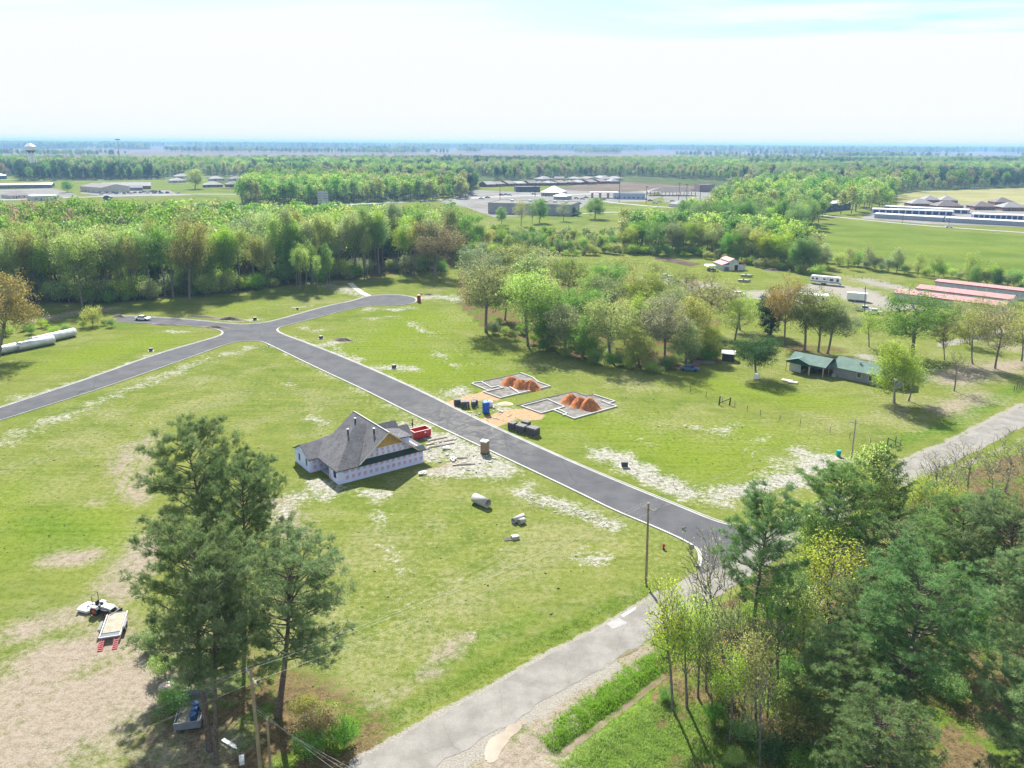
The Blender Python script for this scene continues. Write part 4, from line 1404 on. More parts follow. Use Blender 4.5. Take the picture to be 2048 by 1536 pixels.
c5 = lambda x, y: (890 + x / 9.31, 740 + y / 9.31)
c6 = lambda x, y: (860 + x / 4.876, 720 + y / 4.876)
foundation('white concrete footing outline farther up the street, left plot', [
    [c5(500, 265), c5(800, 392)], [c5(500, 265), c5(545, 245), c5(700, 230)], [c5(690, 240), c5(870, 338), c5(980, 312), c5(1070, 338)],
    [c5(725, 420), c5(1030, 532), c5(1385, 445), c5(1205, 328)], [c5(725, 420), c5(1090, 338)], [c5(1205, 328), c5(1350, 405)], [c5(1385, 445), c5(1955, 310)], [c5(1955, 310), c5(1735, 232)], [c5(1410, 65), c5(1640, 152)], [c5(1640, 152), c5(1735, 232)]],
    [c5(500, 265), c5(800, 392), c5(725, 420), c5(1030, 532), c5(1385, 445), c5(1955, 310), c5(1640, 150), c5(1410, 65), c5(700, 228)], [[c5(640, 222), c5(1110, 128), c5(1410, 62)], [c5(1390, 455), c5(1955, 322)]])
foundation('white concrete footing outline nearer the county road, right plot', [
    [c6(890, 455), c6(1085, 525), c6(1310, 462), c6(1145, 388), c6(890, 455)], [c6(1205, 495), c6(1405, 577), c6(1820, 458)], [c6(1820, 458), c6(1735, 430)], [c6(1735, 430), c6(1800, 408), c6(1600, 345)], [c6(1250, 485), c6(1335, 528), c6(1300, 545)], [c6(1310, 462), c6(1205, 495)], [c6(1680, 405), c6(1735, 430)]],
    [c6(890, 455), c6(1085, 525), c6(1205, 495), c6(1405, 577), c6(1820, 458), c6(1800, 408), c6(1590, 343), c6(1390, 315), c6(1145, 380)], [[c6(850, 445), c6(1145, 368), c6(1390, 313)], [c6(1400, 310), c6(1530, 355)], [c6(1530, 350), c6(1590, 340)], [c6(1590, 338), c6(1740, 390)]])
for (x, y, h, lab) in [(1022, 769, 1.9, 'left red earth mound on the farther foundation'), (1040, 774, 1.8, 'middle red earth mound on the farther foundation'), (1062, 777, 2.0, 'right red earth mound on the farther foundation'),
                       (1142, 805, 1.9, 'left red earth mound on the nearer foundation'), (1160, 811, 1.9, 'middle red earth mound on the nearer foundation'), (1180, 817, 2.3, 'right, largest red earth mound on the nearer foundation')]:
    mound(x, y, 2.7, 2.2, h, R(-30), lab, x)
t = thing('sand_heap', 'low heap of pale yellow sand between the two foundations', 'sand heap', G(1011, 808))
m = MB()
n = 16
m.add([(0, 0, .5)] + [(1.7 * math.cos(a) * q, 1.2 * math.sin(a) * q, z) for q, z in ((.5, .3), (1, -.02)) for a in [2 * math.pi * i / n for i in range(n)]],
      [(0, 1 + i, 1 + (i + 1) % n) for i in range(n)] + [(1 + i, 1 + n + i, 1 + n + (i + 1) % n, 1 + (i + 1) % n) for i in range(n)])
m.build('heap', M('pale_sand', (0.55, 0.44, 0.29), .95, 0, .2, 1.5, .4), t, True)

# ------------------------------------------------------------------ concrete pipes
PIPE = M('pipe_concrete', (0.40, 0.385, 0.36), .85, 0, .18, 1.2)


def pipe_thing(a, b, rad, label, group, mat=PIPE, name='concrete_pipe', ribs=0):
    a, b = G(*a), G(*b)
    c = (a + b) / 2
    d = b - a
    L = d.length
    t = thing(name, label, 'pipe', (c.x, c.y, 0), math.atan2(d.y, d.x), group)
    n = 18
    V, F = [], []
    for x, rr in ((-L / 2, rad), (L / 2, rad), (L / 2, rad * .82), (-L / 2, rad * .82)):
        V += [(x, rr * math.cos(2 * math.pi * i / n), rad + rr * math.sin(2 * math.pi * i / n)) for i in range(n)]
    for s in range(4):
        for i in range(n):
            F.append((s * n + i, s * n + (i + 1) % n, ((s + 1) % 4) * n + (i + 1) % n, ((s + 1) % 4) * n + i))
    MB().add(V, F).build('barrel', mat, t, True)
    for q in range(ribs):
        x = -L / 2 + (q + .5) * L / ribs
        MB().tube((x - .05, 0, rad), (x + .05, 0, rad), rad * 1.025, rad * 1.025, n, False).build('seam_band', mat, t)
    return t


pipe_thing((949, 1004), (976, 1016), .72, 'large concrete pipe lying alone on the grass below the house', 'concrete pipes on the grass')
pipe_thing((1026, 1047), (1047, 1037), .42, 'long thin concrete pipe on the grass', 'concrete pipes on the grass')
pipe_thing((1038, 1049), (1049, 1045), .40, 'short concrete pipe stub touching the thin pipe', 'concrete pipes on the grass')
CULV = ribbed('culvert_steel', (0.72, 0.74, 0.76), .35, .35, .45)
pipe_thing((150, 672), (62, 692), 1.15, 'farthest silver culvert pipe lying at left field edge', 'silver culvert pipes', CULV, 'culvert_pipe', 7)
pipe_thing((108, 687), (36, 702), 1.15, 'middle silver culvert pipe lying at left field edge', 'silver culvert pipes', CULV, 'culvert_pipe', 6)
pipe_thing((42, 700), (-40, 718), 1.1, 'nearest silver culvert pipe cut by the left picture edge', 'silver culvert pipes', CULV, 'culvert_pipe', 6)
t = thing('drain_box', 'grey drain box set in a dark hollow of the grass', 'drain', G(1030, 1077))
MB().box((0, 0, .2), (1.1, .8, .5), .4, .9).build('box', PIPE, t)
MB().box((-.9, -.2, .03), (1.3, .9, .1), .2).build('soil_collar', TRENCH, t)

# ------------------------------------------------------------------ small utility boxes, signs, hydrant
for i, (x, y, lab, sc) in enumerate([(1249, 933, 'dark utility box on the white soil patch right of the street', 1.1), (302, 702, 'dark utility box above the left road', .9), (510, 640, 'dark utility box near the road crossing', 1.0), (642, 677, 'dark utility box beyond the crossing on white soil', .9),
                                     (788, 736, 'dark utility box on a white patch halfway up the street', 1.0), (595, 619, 'tiny dark utility box left of the cul-de-sac road', .8), (538, 693, 'tiny dark utility stub by the near kerb at the crossing', .5), (843, 589, 'tiny dark box behind the red toilet', .6)]):
    t = thing('utility_box', lab, 'utility box', G(x, y), .3 * i)
    MB().box((0, 0, .4 * sc), (1.0 * sc, .75 * sc, .8 * sc), 0, .92).build('cabinet', M('dark_cabinet', (0.06, 0.062, 0.058), .6, 0, .2), t)
    MB().box((0, 0, .83 * sc), (1.06 * sc, .8 * sc, .07)).build('lid', M('cabinet_lid', (0.12, .12, .11), .6), t)
    MB().box((0, 0, .02), (1.5 * sc, 1.2 * sc, .07)).build('pad', SLABC, t)
t = thing('fire_hydrant', 'small red fire hydrant on the grass by the street corner', 'hydrant', G(1327, 1098))
MB().tube((0, 0, 0), (0, 0, .62), .14, .13, 10).build('barrel', RED, t)
MB().tube((0, 0, .62), (0, 0, .8), .17, .06, 10).build('bonnet', RED, t)
MB().tube((-.26, 0, .48), (.26, 0, .48), .075, .075, 8).build('nozzle', RED, t)
MB().tube((0, 0, .02), (0, 0, .08), .22, .22, 10).build('flange', BLKPL, t)
SIGNB = M('sign_back_grey', (0.30, 0.32, 0.31), .5, .4, .1)
t = thing('street_sign', 'tall thin sign post with two blades by the street corner kerb', 'sign', G(1366, 1087), .6)
MB().tube((0, 0, 0), (0, 0, 2.5), .035).build('post', STEEL, t)
for a in (0, 1.57):
    MB().box((0, 0, 2.35 - a * .2), (.75, .03, .2), a).build('blade', M('green_sign', (0.10, .17, .13), .5), t)
t = thing('stop_sign', 'grey-backed octagonal sign seen from behind at the junction', 'sign', G(1381, 1118), .25)
MB().tube((0, 0, 0), (0, 0, 1.9), .035).build('post', STEEL, t)
MB().prism([(.42 * math.cos(R(22.5 + 45 * i)), 1.75 + .42 * math.sin(R(22.5 + 45 * i))) for i in range(8)], -.06, -.04).build('plate', SIGNB, t)
t = thing('small_sign', 'small stake sign standing in white soil beside the street', 'sign', G(1347, 972))
MB().box((0, 0, .7), (.06, .06, 1.4)).build('stake', LUMBER, t)
MB().box((0, -.05, 1.2), (.4, .03, .3)).build('board', WHITE, t)
t = thing('refuse_bin', 'teal green bin standing at the far roadside', 'bin', G(1676, 912))
MB().box((0, 0, .5), (.6, .6, .95), 0, 1.12).build('body', M('teal_plastic', (0.02, .33, .25), .5), t)
MB().box((0, 0, 1.02), (.72, .74, .08)).build('lid', M('teal_plastic'), t)

# ------------------------------------------------------------------ spoil heaps, stakes, rubble
SPOIL = M('brown_spoil', (0.13, 0.10, 0.075), .95, 0, .35, 1.2, .6)
for x, y, rx, ry, h, lab in [(462, 639, 5.5, 1.6, .9, 'long brown spoil heap above the road crossing'), (405, 634, 6, 1.3, .6, 'low brown spoil ridge right of the white car'), (430, 655, 5, 1.2, .6, 'dark spoil ridge along the inner kerb of the side street'), (330, 650, 6, 1.0, .5, 'dark spoil ridge along the side street below the white car'), (746, 559, 3.4, 1.6, 1.0, 'dark burnt brush heap at the wood edge above the cul-de-sac'), (685, 681, 3.2, 1.3, .8, 'grassy dark heap beside the utility box beyond the crossing'), (1545, 541, 3.5, 1.6, 1.0, 'grey brush heap at the hedge end near the barn'), (237, 634, 3.0, 1.4, .8, 'grey rubble heap at the dead end behind the white car'), (858, 590, 2.0, 1.0, .6, 'grey rubble heap behind the dark red toilet')]:
    mound(x, y, rx, ry, h, R(-12), lab, x + 7, SPOIL, 'spoil heaps along the plots', 'spoil_heap', 'spoil heap')
for i, (x, y, lab) in enumerate([(1394, 1000, 'thin survey stake in the verge near the street mouth'), (1347, 970, None), (577, 770, 'thin survey stake by the near kerb above the house'), (741, 808, 'thin survey stake on the verge between house and street'), (935, 818, 'thin survey stake beside the brick pallets'), (1184, 1050, 'thin survey stake on the white soil below the street'), (943, 834, 'survey stake at the kerb below the blue toilet')]):
    if lab:
        t = thing('survey_stake', lab, 'stake', G(x, y))
        MB().box((0, 0, .55), (.06, .06, 1.1)).build('stake', LUMBER, t)
        MB().box((.08, 0, 1.0), (.14, .02, .12)).build('ribbon', M('pink_ribbon', (0.7, .2, .3), .7), t)


def debris(name, polys, n, lo, hi, mat, label, seed):
    rng = random.Random(seed)
    m = MB()
    for pix in polys:
        pl = [G(*p) for p in pix]
        x0, x1, y0, y1 = min(p.x for p in pl), max(p.x for p in pl), min(p.y for p in pl), max(p.y for p in pl)
        k_ = 0
        while k_ < n:
            x, y = rng.uniform(x0, x1), rng.uniform(y0, y1)
            if in_poly(np.array([x]), np.array([y]), pl)[0]:
                s_ = lo + (hi - lo) * rng.random() ** 3
                m.box((x, y, s_ * .2 - .04), (s_ * rng.uniform(.6, 1.8), s_ * rng.uniform(.4, 1), s_ * rng.uniform(.3, .7)), rng.uniform(0, 3), .7)
                k_ += 1
    tag(m.build(name, mat), label, kind='stuff')


debris('building_rubble', [[(855, 895), (905, 868), (1000, 915), (985, 945), (880, 950), (858, 925)], [(895, 790), (960, 795), (1060, 840), (1010, 860), (940, 830)]], 130, .08, .6, M('chalky_rubble', (0.42, .40, .37), .9, 0, .3, 2.0), 'scattered building rubble and offcuts round the house and brick pallets', 5)
debris('soil_clods', [[(0, 870), (200, 795), (430, 708), (560, 690), (500, 712), (220, 818), (0, 905)], [(1210, 900), (1300, 940), (1430, 980), (1600, 935), (1660, 910), (1600, 965), (1440, 1000), (1290, 965)], [(1040, 985), (1200, 1030), (1230, 1060), (1060, 1010)]], 420, .06, .32, M('pale_clods', (0.34, .325, .285), .95, 0, .3, 2.0), 'pale soil clods along the kerbs and white soil strips', 6)
debris('grass_clumps', [[(0, 900), (260, 820), (560, 720), (1200, 1060), (1290, 1150), (700, 1460), (560, 1300), (0, 1250)]], 1800, .05, .26, M('weed_clumps', (0.060, .095, .018), .95, 0, .4, 2.0), 'dark weed clumps dotted over the near lots', 7)
debris('grass_clumps', [[(580, 680), (900, 620), (1300, 760), (1700, 870), (1500, 960), (1250, 900), (800, 750)]], 1000, .06, .32, M('weed_clumps'), 'dark weed clumps dotted over the far lots', 8)
# ------------------------------------------------------------------ tractor, trailer, parked junk
RIMR = M('red_rim', (0.42, 0.03, 0.04), .5)


def wheel(parent, c, rad, w, rim=RIMR, n=18):
    o = MB().tube((c[0], c[1] - w / 2, c[2]), (c[0], c[1] + w / 2, c[2]), rad, rad, n)
    tw = o.build('wheel', BLACK, parent)
    MB().tube((c[0], c[1] - w / 2 - .012, c[2]), (c[0], c[1] + w / 2 + .012, c[2]), rad * .55, rad * .55, n).build('rim', rim, tw)
    return tw


a, b = G(180, 1214), G(243, 1226)
d = b - a
tr = thing('tractor', 'white compact tractor with roll bar, front loader and mower deck on the dirt', 'tractor', G(206, 1226), math.atan2(d.y, d.x) - .05)
DKG = M('dark_grey_metal', (0.07, .07, .075), .5, .3, .2)
MB().prism([(.15, .62), (1.5, .62), (1.55, .95), (1.35, 1.12), (.2, 1.2)], -.36, .36).build('hood', WHITE, tr)
MB().span((-.9, -.3, .45), (1.45, .3, .618)).build('chassis', DKG, tr)
MB().span((1.552, -.3, .64), (1.6, .3, .92)).build('grille', BLKPL, tr)
s = MB().box((-.35, 0, 1.0), (.5, .52, .14)).box((-.62, 0, 1.28), (.12, .5, .5)).build('seat', BLKPL, tr)
for y in (-.62, .62):
    MB().prism([(-.95, .85), (-.75, 1.14), (-.1, 1.14), (.05, .85), (-.1, 1.0), (-.7, 1.0)], y - .2, y + .2).build('fender', WHITE, tr)
    wheel(tr, (-.45, y, .55), .55, .34)
    wheel(tr, (1.12, y * .92, .37), .37, .26)
    MB().tube((-.8, y * .72, .7), (-.85, y * .72, 2.35), .035).build('roll_bar', BLKPL, tr)
    MB().pipe([(.2, y * .82, .95), (1.3, y * .82, 1.05), (1.95, y * .82, .45)], .06).build('loader_arm', WHITE if y > 0 else DKG, tr)
MB().tube((-.85, -.45, 2.33), (-.85, .45, 2.33), .035).build('roll_bar_top', BLKPL, tr)
MB().prism([(1.95, .12), (2.55, .1), (2.5, .18), (2.1, .3), (2.05, .68), (1.95, .68)], -.85, .85).build('bucket', BLKPL, tr)
MB().tube((.12, 0, 1.2), (-.02, 0, 1.36), .18, .18, 12).build('steering_wheel', BLKPL, tr)
m = MB().prism([(-2.9, -.85), (-1.5, -.85), (-1.2, -.4), (-1.2, .4), (-1.5, .85), (-2.9, .85), (-3.1, .3), (-3.1, -.3)], .14, .42, 'z')
m.build('mower_deck', M('light_grey_deck', (0.62, .64, .66), .4, 0, .1), tr)
MB().pipe([(-1.0, .3, .7), (-1.9, .2, .62), (-2.2, 0, .45)], .05).pipe([(-1.0, -.3, .7), (-1.9, -.2, .62), (-2.2, 0, .45)], .05).build('hitch_arm', BLKPL, tr)

fl, fr, rl = G(217, 1227, .65), G(258, 1215.6, .65), G(196, 1280, .65)
ax = (fl - rl)
W2, LT = (fr - fl).length / 2, 4.6
ctr = (fl + fr + rl + G(235.7, 1273, .65)) / 4
tl = thing('flatbed_trailer', 'flatbed car trailer with plank deck and two red ramps lowered behind', 'trailer', (ctr.x, ctr.y, 0), math.atan2(ax.y, ax.x) + .02)
W2 = 1.02
WOOD = M('silvered_planks', (0.33, .30, .235), .9, 0, .25, 1.4)
for i in range(8):
    y = -W2 + .12 + (i + .5) * (2 * W2 - .24) / 8
    MB().span((-1.55, y - .105, .58), (2.35, y + .105, .63)).build('plank', WOOD, tl)
for s in (-1, 1):
    MB().span((-2.4, s * W2 - .06, .5), (2.4, s * W2 + .06, .67)).build('side_rail', M('pale_lilac_steel', (0.36, .36, .40), .6, .2, .15), tl)
    MB().prism([(-1.35, .75), (-1.1, .86), (.55, .86), (.8, .75), (.55, .82), (-1.1, .82)], s * (W2 + .07), s * (W2 + .36)).build('fender', DKG, tl)
    for x in (-.7, .12):
        wheel(tl, (x, s * (W2 + .2), .36), .36, .2, STEEL)
    m = MB()
    y0 = s * (W2 - .3)
    for q in (-.22, .22):
        m.slab([(-2.42, y0 + q - .03, .52), (-2.42, y0 + q + .03, .52), (-4.0, y0 + q + .03, .08), (-4.0, y0 + q - .03, .08)], .08)
    rp = m.build('ramp', M('ramp_red', (0.36, .06, .065), .7), tl)
    m = MB()
    for i in range(6):
        x = -2.55 - i * .27
        m.box((x, y0, .52 + (x + 2.42) * .28 - .03), (.14, .38, .03))
    m.build('ramp_rung', M('ramp_red'), rp)
MB().span((-2.4, -W2 + .06, .5), (-2.3, W2 - .06, .66)).build('tail_bar', M('pale_lilac_steel'), tl)
MB().slab([(-2.3, -W2 + .08, .52), (-1.57, -W2 + .08, .58), (-1.57, W2 - .08, .58), (-2.3, W2 - .08, .52)], .05).build('dovetail', M('dark_blue_plate', (0.035, .05, .075), .5, .3), tl)
MB().span((2.3, -W2 + .06, .5), (2.4, W2 - .06, .66)).pipe([(2.4, -.7, .5), (3.7, 0, .5), (2.4, .7, .5)], .05).build('tongue', DKG, tl)

t = thing('stock_trailer', 'grey open-sided trailer with blue load parked in shade under the tall pines', 'trailer', G(376, 1466), R(12))
GB_ = M('blue_grey_steel', (0.23, .26, .30), .55, .3, .2)
MB().span((-1.1, -.05, .55), (1.1, 4.0, .65)).build('bed', WOOD, t)
for lo, hi in (((-1.15, -.1, .5), (1.15, -.04, 1.25)), ((-1.15, -.04, .5), (-1.09, 4.0, 1.1)), ((1.09, -.04, .5), (1.15, 4.0, 1.1)), ((-1.15, 4.0, .5), (1.15, 4.06, 1.6))):
    MB().span(lo, hi).build('side_panel', GB_, t)
for i in range(3):
    MB().tube((.45, .7 + i * .75, .66), (.45, .7 + i * .75, 1.5), .3, .3, 12).build('blue_drum', M('faded_blue_drum', (0.03, .09, .22), .6), t)
for s in (-1, 1):
    wheel(t, (s * .0 + s * 1.02, 2.0, .36), .36, .2, STEEL).rotation_euler = (0, 0, 0)
for x, y, lab in ((338, 1402, 'rusty red tank with pale top standing among pine branches'), ):
    t = thing('rusty_tank', lab, 'tank', G(x, y))
    MB().tube((0, 0, 0), (0, 0, 1.7), .85, .8, 16).build('shell', M('rust_red', (0.30, .075, .045), .8, 0, .4, 1.5), t)
    MB().tube((0, 0, 1.7), (0, 0, 1.95), .8, .4, 16).build('dome', M('chalky_pink', (0.62, .45, .42), .7, 0, .2), t)
t = thing('plank', 'white plank lying on brown litter below the pines', 'plank', G(458, 1488), R(-32))
MB().box((0, 0, .1), (1.7, .35, .12)).box((.9, -.05, .08), (.5, .12, .1)).build('board', WHITE, t)
t = thing('white_box', 'small white box half hidden in shade at the bottom edge', 'box', G(484, 1524), R(-70))
MB().box((0, 0, .2), (.75, .4, .4)).build('case', WHITE, t)
MB().box((0, 0, .42), (.79, .44, .04)).build('lid', WHITE, t)

# ------------------------------------------------------------------ power poles and wires
POLEW = M('pole_wood', (0.30, .235, .155), .85, 0, .25, 1.2)
GREYW = M('grey_pole_wood', (0.34, .31, .265), .85, 0, .2, 1.2)


def pole(base, top_px, label, arm=None, arm_rz=0.0, rad=.15, mat=POLEW, h=None, name='power_pole', cat='power pole'):
    hh, ln = lean_to(base, *top_px) if top_px else (h, 0)
    if h:
        hh = h
    t = thing(name, label, cat, base)
    MB().tube((0, 0, -.1), (ln, 0, hh), rad, rad * .68, 10).build('shaft', mat, t)
    tips = [Vector((ln, 0, hh - .1))]
    if arm:
        z = hh - .75 if arm > 0 else hh - .4
        L = abs(arm)
        dx, dy = math.cos(arm_rz) * L / 2, math.sin(arm_rz) * L / 2
        ca = MB().tube((ln - dx, -dy, z), (ln + dx, dy, z), .065, .065, 6).build('crossarm', GREYW, t)
        for q in (-.92, -.35, .92):
            p = (ln + dx * q, dy * q, z + .06)
            MB().tube(p, (p[0], p[1], p[2] + .25), .05, .035, 8).build('insulator', M('pale_glaze', (0.62, .65, .70), .3), ca)
        tips = [Vector((ln + dx * q, dy * q, z + .3)) for q in (-.92, .92)] + [Vector((ln, 0, hh))]
        for q in (-.5, .5):
            MB().tube((ln, 0, z - .6), (ln + dx * q, dy * q, z), .02).build('brace', GREYW, t)
    return t, [t.location + q for q in tips]


PB = G(1292, 1170)
pC, tC = pole(PB, (1297, 1006), 'tall brown power pole with crossarm on the grass by the county road', 2.2, R(-38), .17)
pA, tA = pole(G(529, 1622), (501, 1338), 'tall power pole with bright crossarm among the near left pines', 2.2, R(-52), .17)
pB, tB = pole(G(546, 1610), (534, 1438), 'shorter bare pole standing right beside the near left power pole', None, 0, .13)
pD, tD = pole(G(1703, 915), (1712, 838), 'grey power pole with crossarm at the far roadside behind white soil', 2.2, R(-32), .15, GREYW)
pE, tE = pole(G(1786, 822), (1789, 757), 'slim grey pole with a lamp beside the lime tree by the green-roofed house', None, 0, .12, GREYW)
MB().box((tE[0].x - pE.location.x, -.5, tE[0].z), (.3, 1.0, .14)).build('lamp_head', STEEL, pE)
pF, tF = pole(G(1729, 628), (1731, 573), 'dark power pole standing in the yard before the red-roofed sheds', 1.6, R(10), .14, DARKIN)
pG, tG = pole(G(2250, 705), None, 'power pole beyond the right picture edge', 2.2, R(-30), .15, GREYW, 11)
for o in [pG] + list(pG.children_recursive):
    bpy.data.objects.remove(o)
CABLE = M('wire_aluminium', (0.30, .30, .30), .6, .3, .1)


def wire(a, b, sag, label, group, rad=.009):
    a, b = Vector(a), Vector(b)
    n = 18
    pts = [a.lerp(b, i / n) - Vector((0, 0, sag * 4 * (i / n) * (1 - i / n))) for i in range(n + 1)]
    tag(MB().pipe(pts, rad, 4).build('overhead_wire', CABLE), label, 'wire', group)


gN = 'wires between the near left pole and the tall brown pole'
for i in range(3):
    wire(tA[i], tC[i], .9, 'overhead wire crossing the grass from the near left pole to the tall brown pole', gN)
gN = 'wires from the tall brown pole to the far roadside pole'
for i in range(3):
    wire(tC[i], tD[i], .7, 'thin overhead wire running from the tall brown pole past the junction', gN)
gN = 'wires running left from the near left pole'
for i, p in enumerate(tA):
    wire(p, p + Vector((-33, -22, -.5)), .8, 'overhead wire running left off the near left pole', gN)
gN = 'service wires running to the lower right from the near left pole'
for i in range(3):
    a = Vector((tA[2].x, tA[2].y, tA[2].z - 3.2 - i * .35))
    wire(a, G(700 + i * 26, 1560, 7.0 - i * .2), .3, ('uppermost', 'middle', 'lowest')[i] + ' service wire dropping to the lower right from the near left pole', gN, .009)
wire(tD[0], tD[0] + Vector((70, 42, 0)), 1.0, 'overhead wire leaving the far roadside pole to the right', None)
wire(tE[0], G(1700, 700, 5.5), .8, 'service wire from the lamp pole toward the green-roofed house', None, .009)

# ------------------------------------------------------------------ vehicles
CARG = M('car_glass', (0.02, .025, .03), .1, 0, .1, 1, 0, .8)
_car = {}


def car(kind, col, loc, rz, label, group=None, sc=1.0, wheels=True):
    """sedan, suv or pickup: body, glass band, wheels, lamps"""
    key = (kind, col)
    if key in _car:
        return dup(_car[key], loc, rz, label, group, (sc, sc, sc))
    name = {'sedan': 'parked_car', 'suv': 'parked_car', 'pickup': 'pickup_truck'}[kind]
    t = thing(name, label, 'truck' if kind == 'pickup' else 'car', loc, rz, group)
    t.scale = (sc,) * 3
    paint = M('car_paint_%.2f_%.2f_%.2f' % col, col, .28, .1, .06)
    if kind == 'sedan':
        prof = [(-2.25, .32), (2.25, .32), (2.3, .62), (2.1, .78), (1.05, .90), (-1.55, .95), (-2.2, .9), (-2.3, .6)]
        cab = [(1.05, .89), (.35, 1.36), (-.85, 1.40), (-1.6, .94)]
    elif kind == 'suv':
        prof = [(-2.25, .38), (2.25, .38), (2.3, .75), (2.15, .95), (1.15, 1.05), (-2.2, 1.08), (-2.28, .7)]
        cab = [(1.1, 1.04), (.6, 1.62), (-1.9, 1.68), (-2.2, 1.07)]
    else:
        prof = [(-2.7, .45), (2.65, .45), (2.7, .85), (2.55, 1.08), (1.5, 1.18), (-2.7, 1.18)]
        cab = [(1.45, 1.17), (.95, 1.78), (-.45, 1.80), (-.7, 1.17)]
    MB().prism(prof, -.88, .88).build('body', paint, t)
    g = MB()
    n = len(cab)
    vs = [(x, s * (.84 if z < 1.2 else .68), z) for s in (-1, 1) for x, z in cab]
    g.add(vs, [tuple(range(n)), tuple(range(2 * n - 1, n - 1, -1))] + [(i, n + i, n + (i + 1) % n, (i + 1) % n) for i in range(n)])
    g.build('cabin_glass', CARG, t)
    xs, zt = sorted(cab[1:3])[0][0], max(z for _, z in cab)
    MB().slab([(cab[1][0] + .05, -.69, zt + .01), (cab[1][0] + .05, .69, zt + .01), (cab[2][0] - .05, .69, zt + .02), (cab[2][0] - .05, -.69, zt + .02)], .06).build('roof_panel', paint, t)
    if kind == 'pickup':
        MB().span((-2.55, -.76, 1.181), (-.85, .76, 1.19)).build('bed_floor', BLKPL, t)
    if wheels:
        for x in (-1.45, 1.45):
            for y in (-.8, .8):
                MB().tube((x, y - .11, .34), (x, y + .11, .34), .34, .34, 12).build('wheel', BLACK, t)
        for y in (-.62, .62):
            MB().span((2.2, y - .16, .6), (2.31, y + .16, .72)).build('headlight', M('lamp_lens', (0.7, .7, .68), .2), t)
            MB().span((-2.33, y - .14, .62), (-2.24, y + .14, .76)).build('tail_light', M('tail_red', (0.4, .02, .02), .3), t)
    _car[key] = t
    return t


WH_, SI_, BK_, BL_, RD_ = (0.75, .76, .77), (0.42, .44, .46), (0.03, .032, .036), (0.05, .11, .22), (0.32, .03, .03)
car('sedan', WH_, G(286, 640), R(-10), 'white car parked at the dead end of the left side street')
car('sedan', (0.10, .17, .30), G(1379, 741), R(-14), 'dusty blue car parked at the grove edge')
car('pickup', SI_, G(1727, 622), R(-20), 'silver pickup truck parked in the yard left of the dark pole')
car('pickup', WH_, G(1746, 628), R(-24), 'white pickup truck in the yard right of the dark pole')

t = thing('camper_trailer', 'long white travel trailer parked at the hedge', 'camper', G(1650, 569), R(-33))
MB().prism([(-5.6, .7), (5.4, .7), (5.7, 1.4), (5.5, 2.9), (4.9, 3.3), (-5.3, 3.3), (-5.6, 3.0)], -1.2, 1.2).build('body', WHITE, t)
for x0, x1, z0, z1 in ((-4.9, -4.1, 1.9, 2.5), (-3.4, -2.6, 1.8, 2.6), (-.7, .2, 2.0, 2.5), (1.7, 3.1, 1.7, 2.6), (4.2, 5.1, 1.6, 2.7)):
    MB().span((x0, -1.22, z0), (x1, -1.203, z1)).build('window', CARG, t)
MB().span((.7, -1.225, .8), (1.3, -1.204, 2.7)).build('door', M('door_grey', (0.55, .56, .58), .5), t)
MB().span((-5.5, -1.215, 1.1), (5.4, -1.202, 1.35)).build('stripe', M('navy_stripe', (0.05, .06, .10), .5), t)
for x in (-.9, 0):
    for y in (-1.0, 1.0):
        MB().tube((x, y - .12, .38), (x, y + .12, .38), .38, .38, 12).build('wheel', BLACK, t)
MB().span((5.4, -.9, .45), (5.9, .9, .69)).build('hitch', BLKPL, t)
t = thing('box_trailer', 'white enclosed box trailer parked beside the dark power pole', 'trailer', G(1713, 602), R(-28))
MB().span((-3.2, -1.2, .55), (3.2, 1.2, 2.9)).build('box', WHITE, t)
MB().slab([(-3.25, -1.25, 2.96), (3.25, -1.25, 2.96), (3.25, 1.25, 2.96), (-3.25, 1.25, 2.96)], .06).build('roof', WHITE, t)
for y in (-1.0, 1.0):
    MB().tube((0, y - .12, .36), (0, y + .12, .36), .36, .36, 12).build('wheel', BLACK, t)
    MB().span((-2.9, y * 1.205 - .01, .3), (2.9, y * 1.205 + .01, .54)).build('skirt', BLKPL, t)

# ------------------------------------------------------------------ green roofed house and garage
GROOF = ribbed('green_ribbed_roof', (0.112, .178, .150), .42, .8, 0.0)
GDARK = ribbed('dark_green_gable', (0.012, .085, .055), .3, .5, .1)
GSIDE = M('grey_brown_siding', (0.27, .265, .275), .75, 0, .12, .8)


def gable_house(t, L, W, h, rh, wall, roof, over=.45, trim=None, ridge_along='x', gable=None):
    """walls with a ridge along local x; returns the roof parts"""
    mb = MB()
    mb.span((-L / 2, -W / 2, 0), (L / 2, W / 2, h))
    mb.build('wall', wall, t)
    for s in (-1, 1):
        MB().add([(s * L / 2, -W / 2, h), (s * L / 2, W / 2, h), (s * L / 2, 0, h + rh)], [(0, 1, 2)]).build('gable_end', gable or wall, t)
    k_ = rh / (W / 2)
    out = []
    for s in (-1, 1):
        e = W / 2 + over
        out.append(MB().slab([(-L / 2 - over, 0, h + rh + .10), (L / 2 + over, 0, h + rh + .10), (L / 2 + over, s * e, h - over * k_ + .10), (-L / 2 - over, s * e, h - over * k_ + .10)], .10).build('roof', roof, t))
    return out


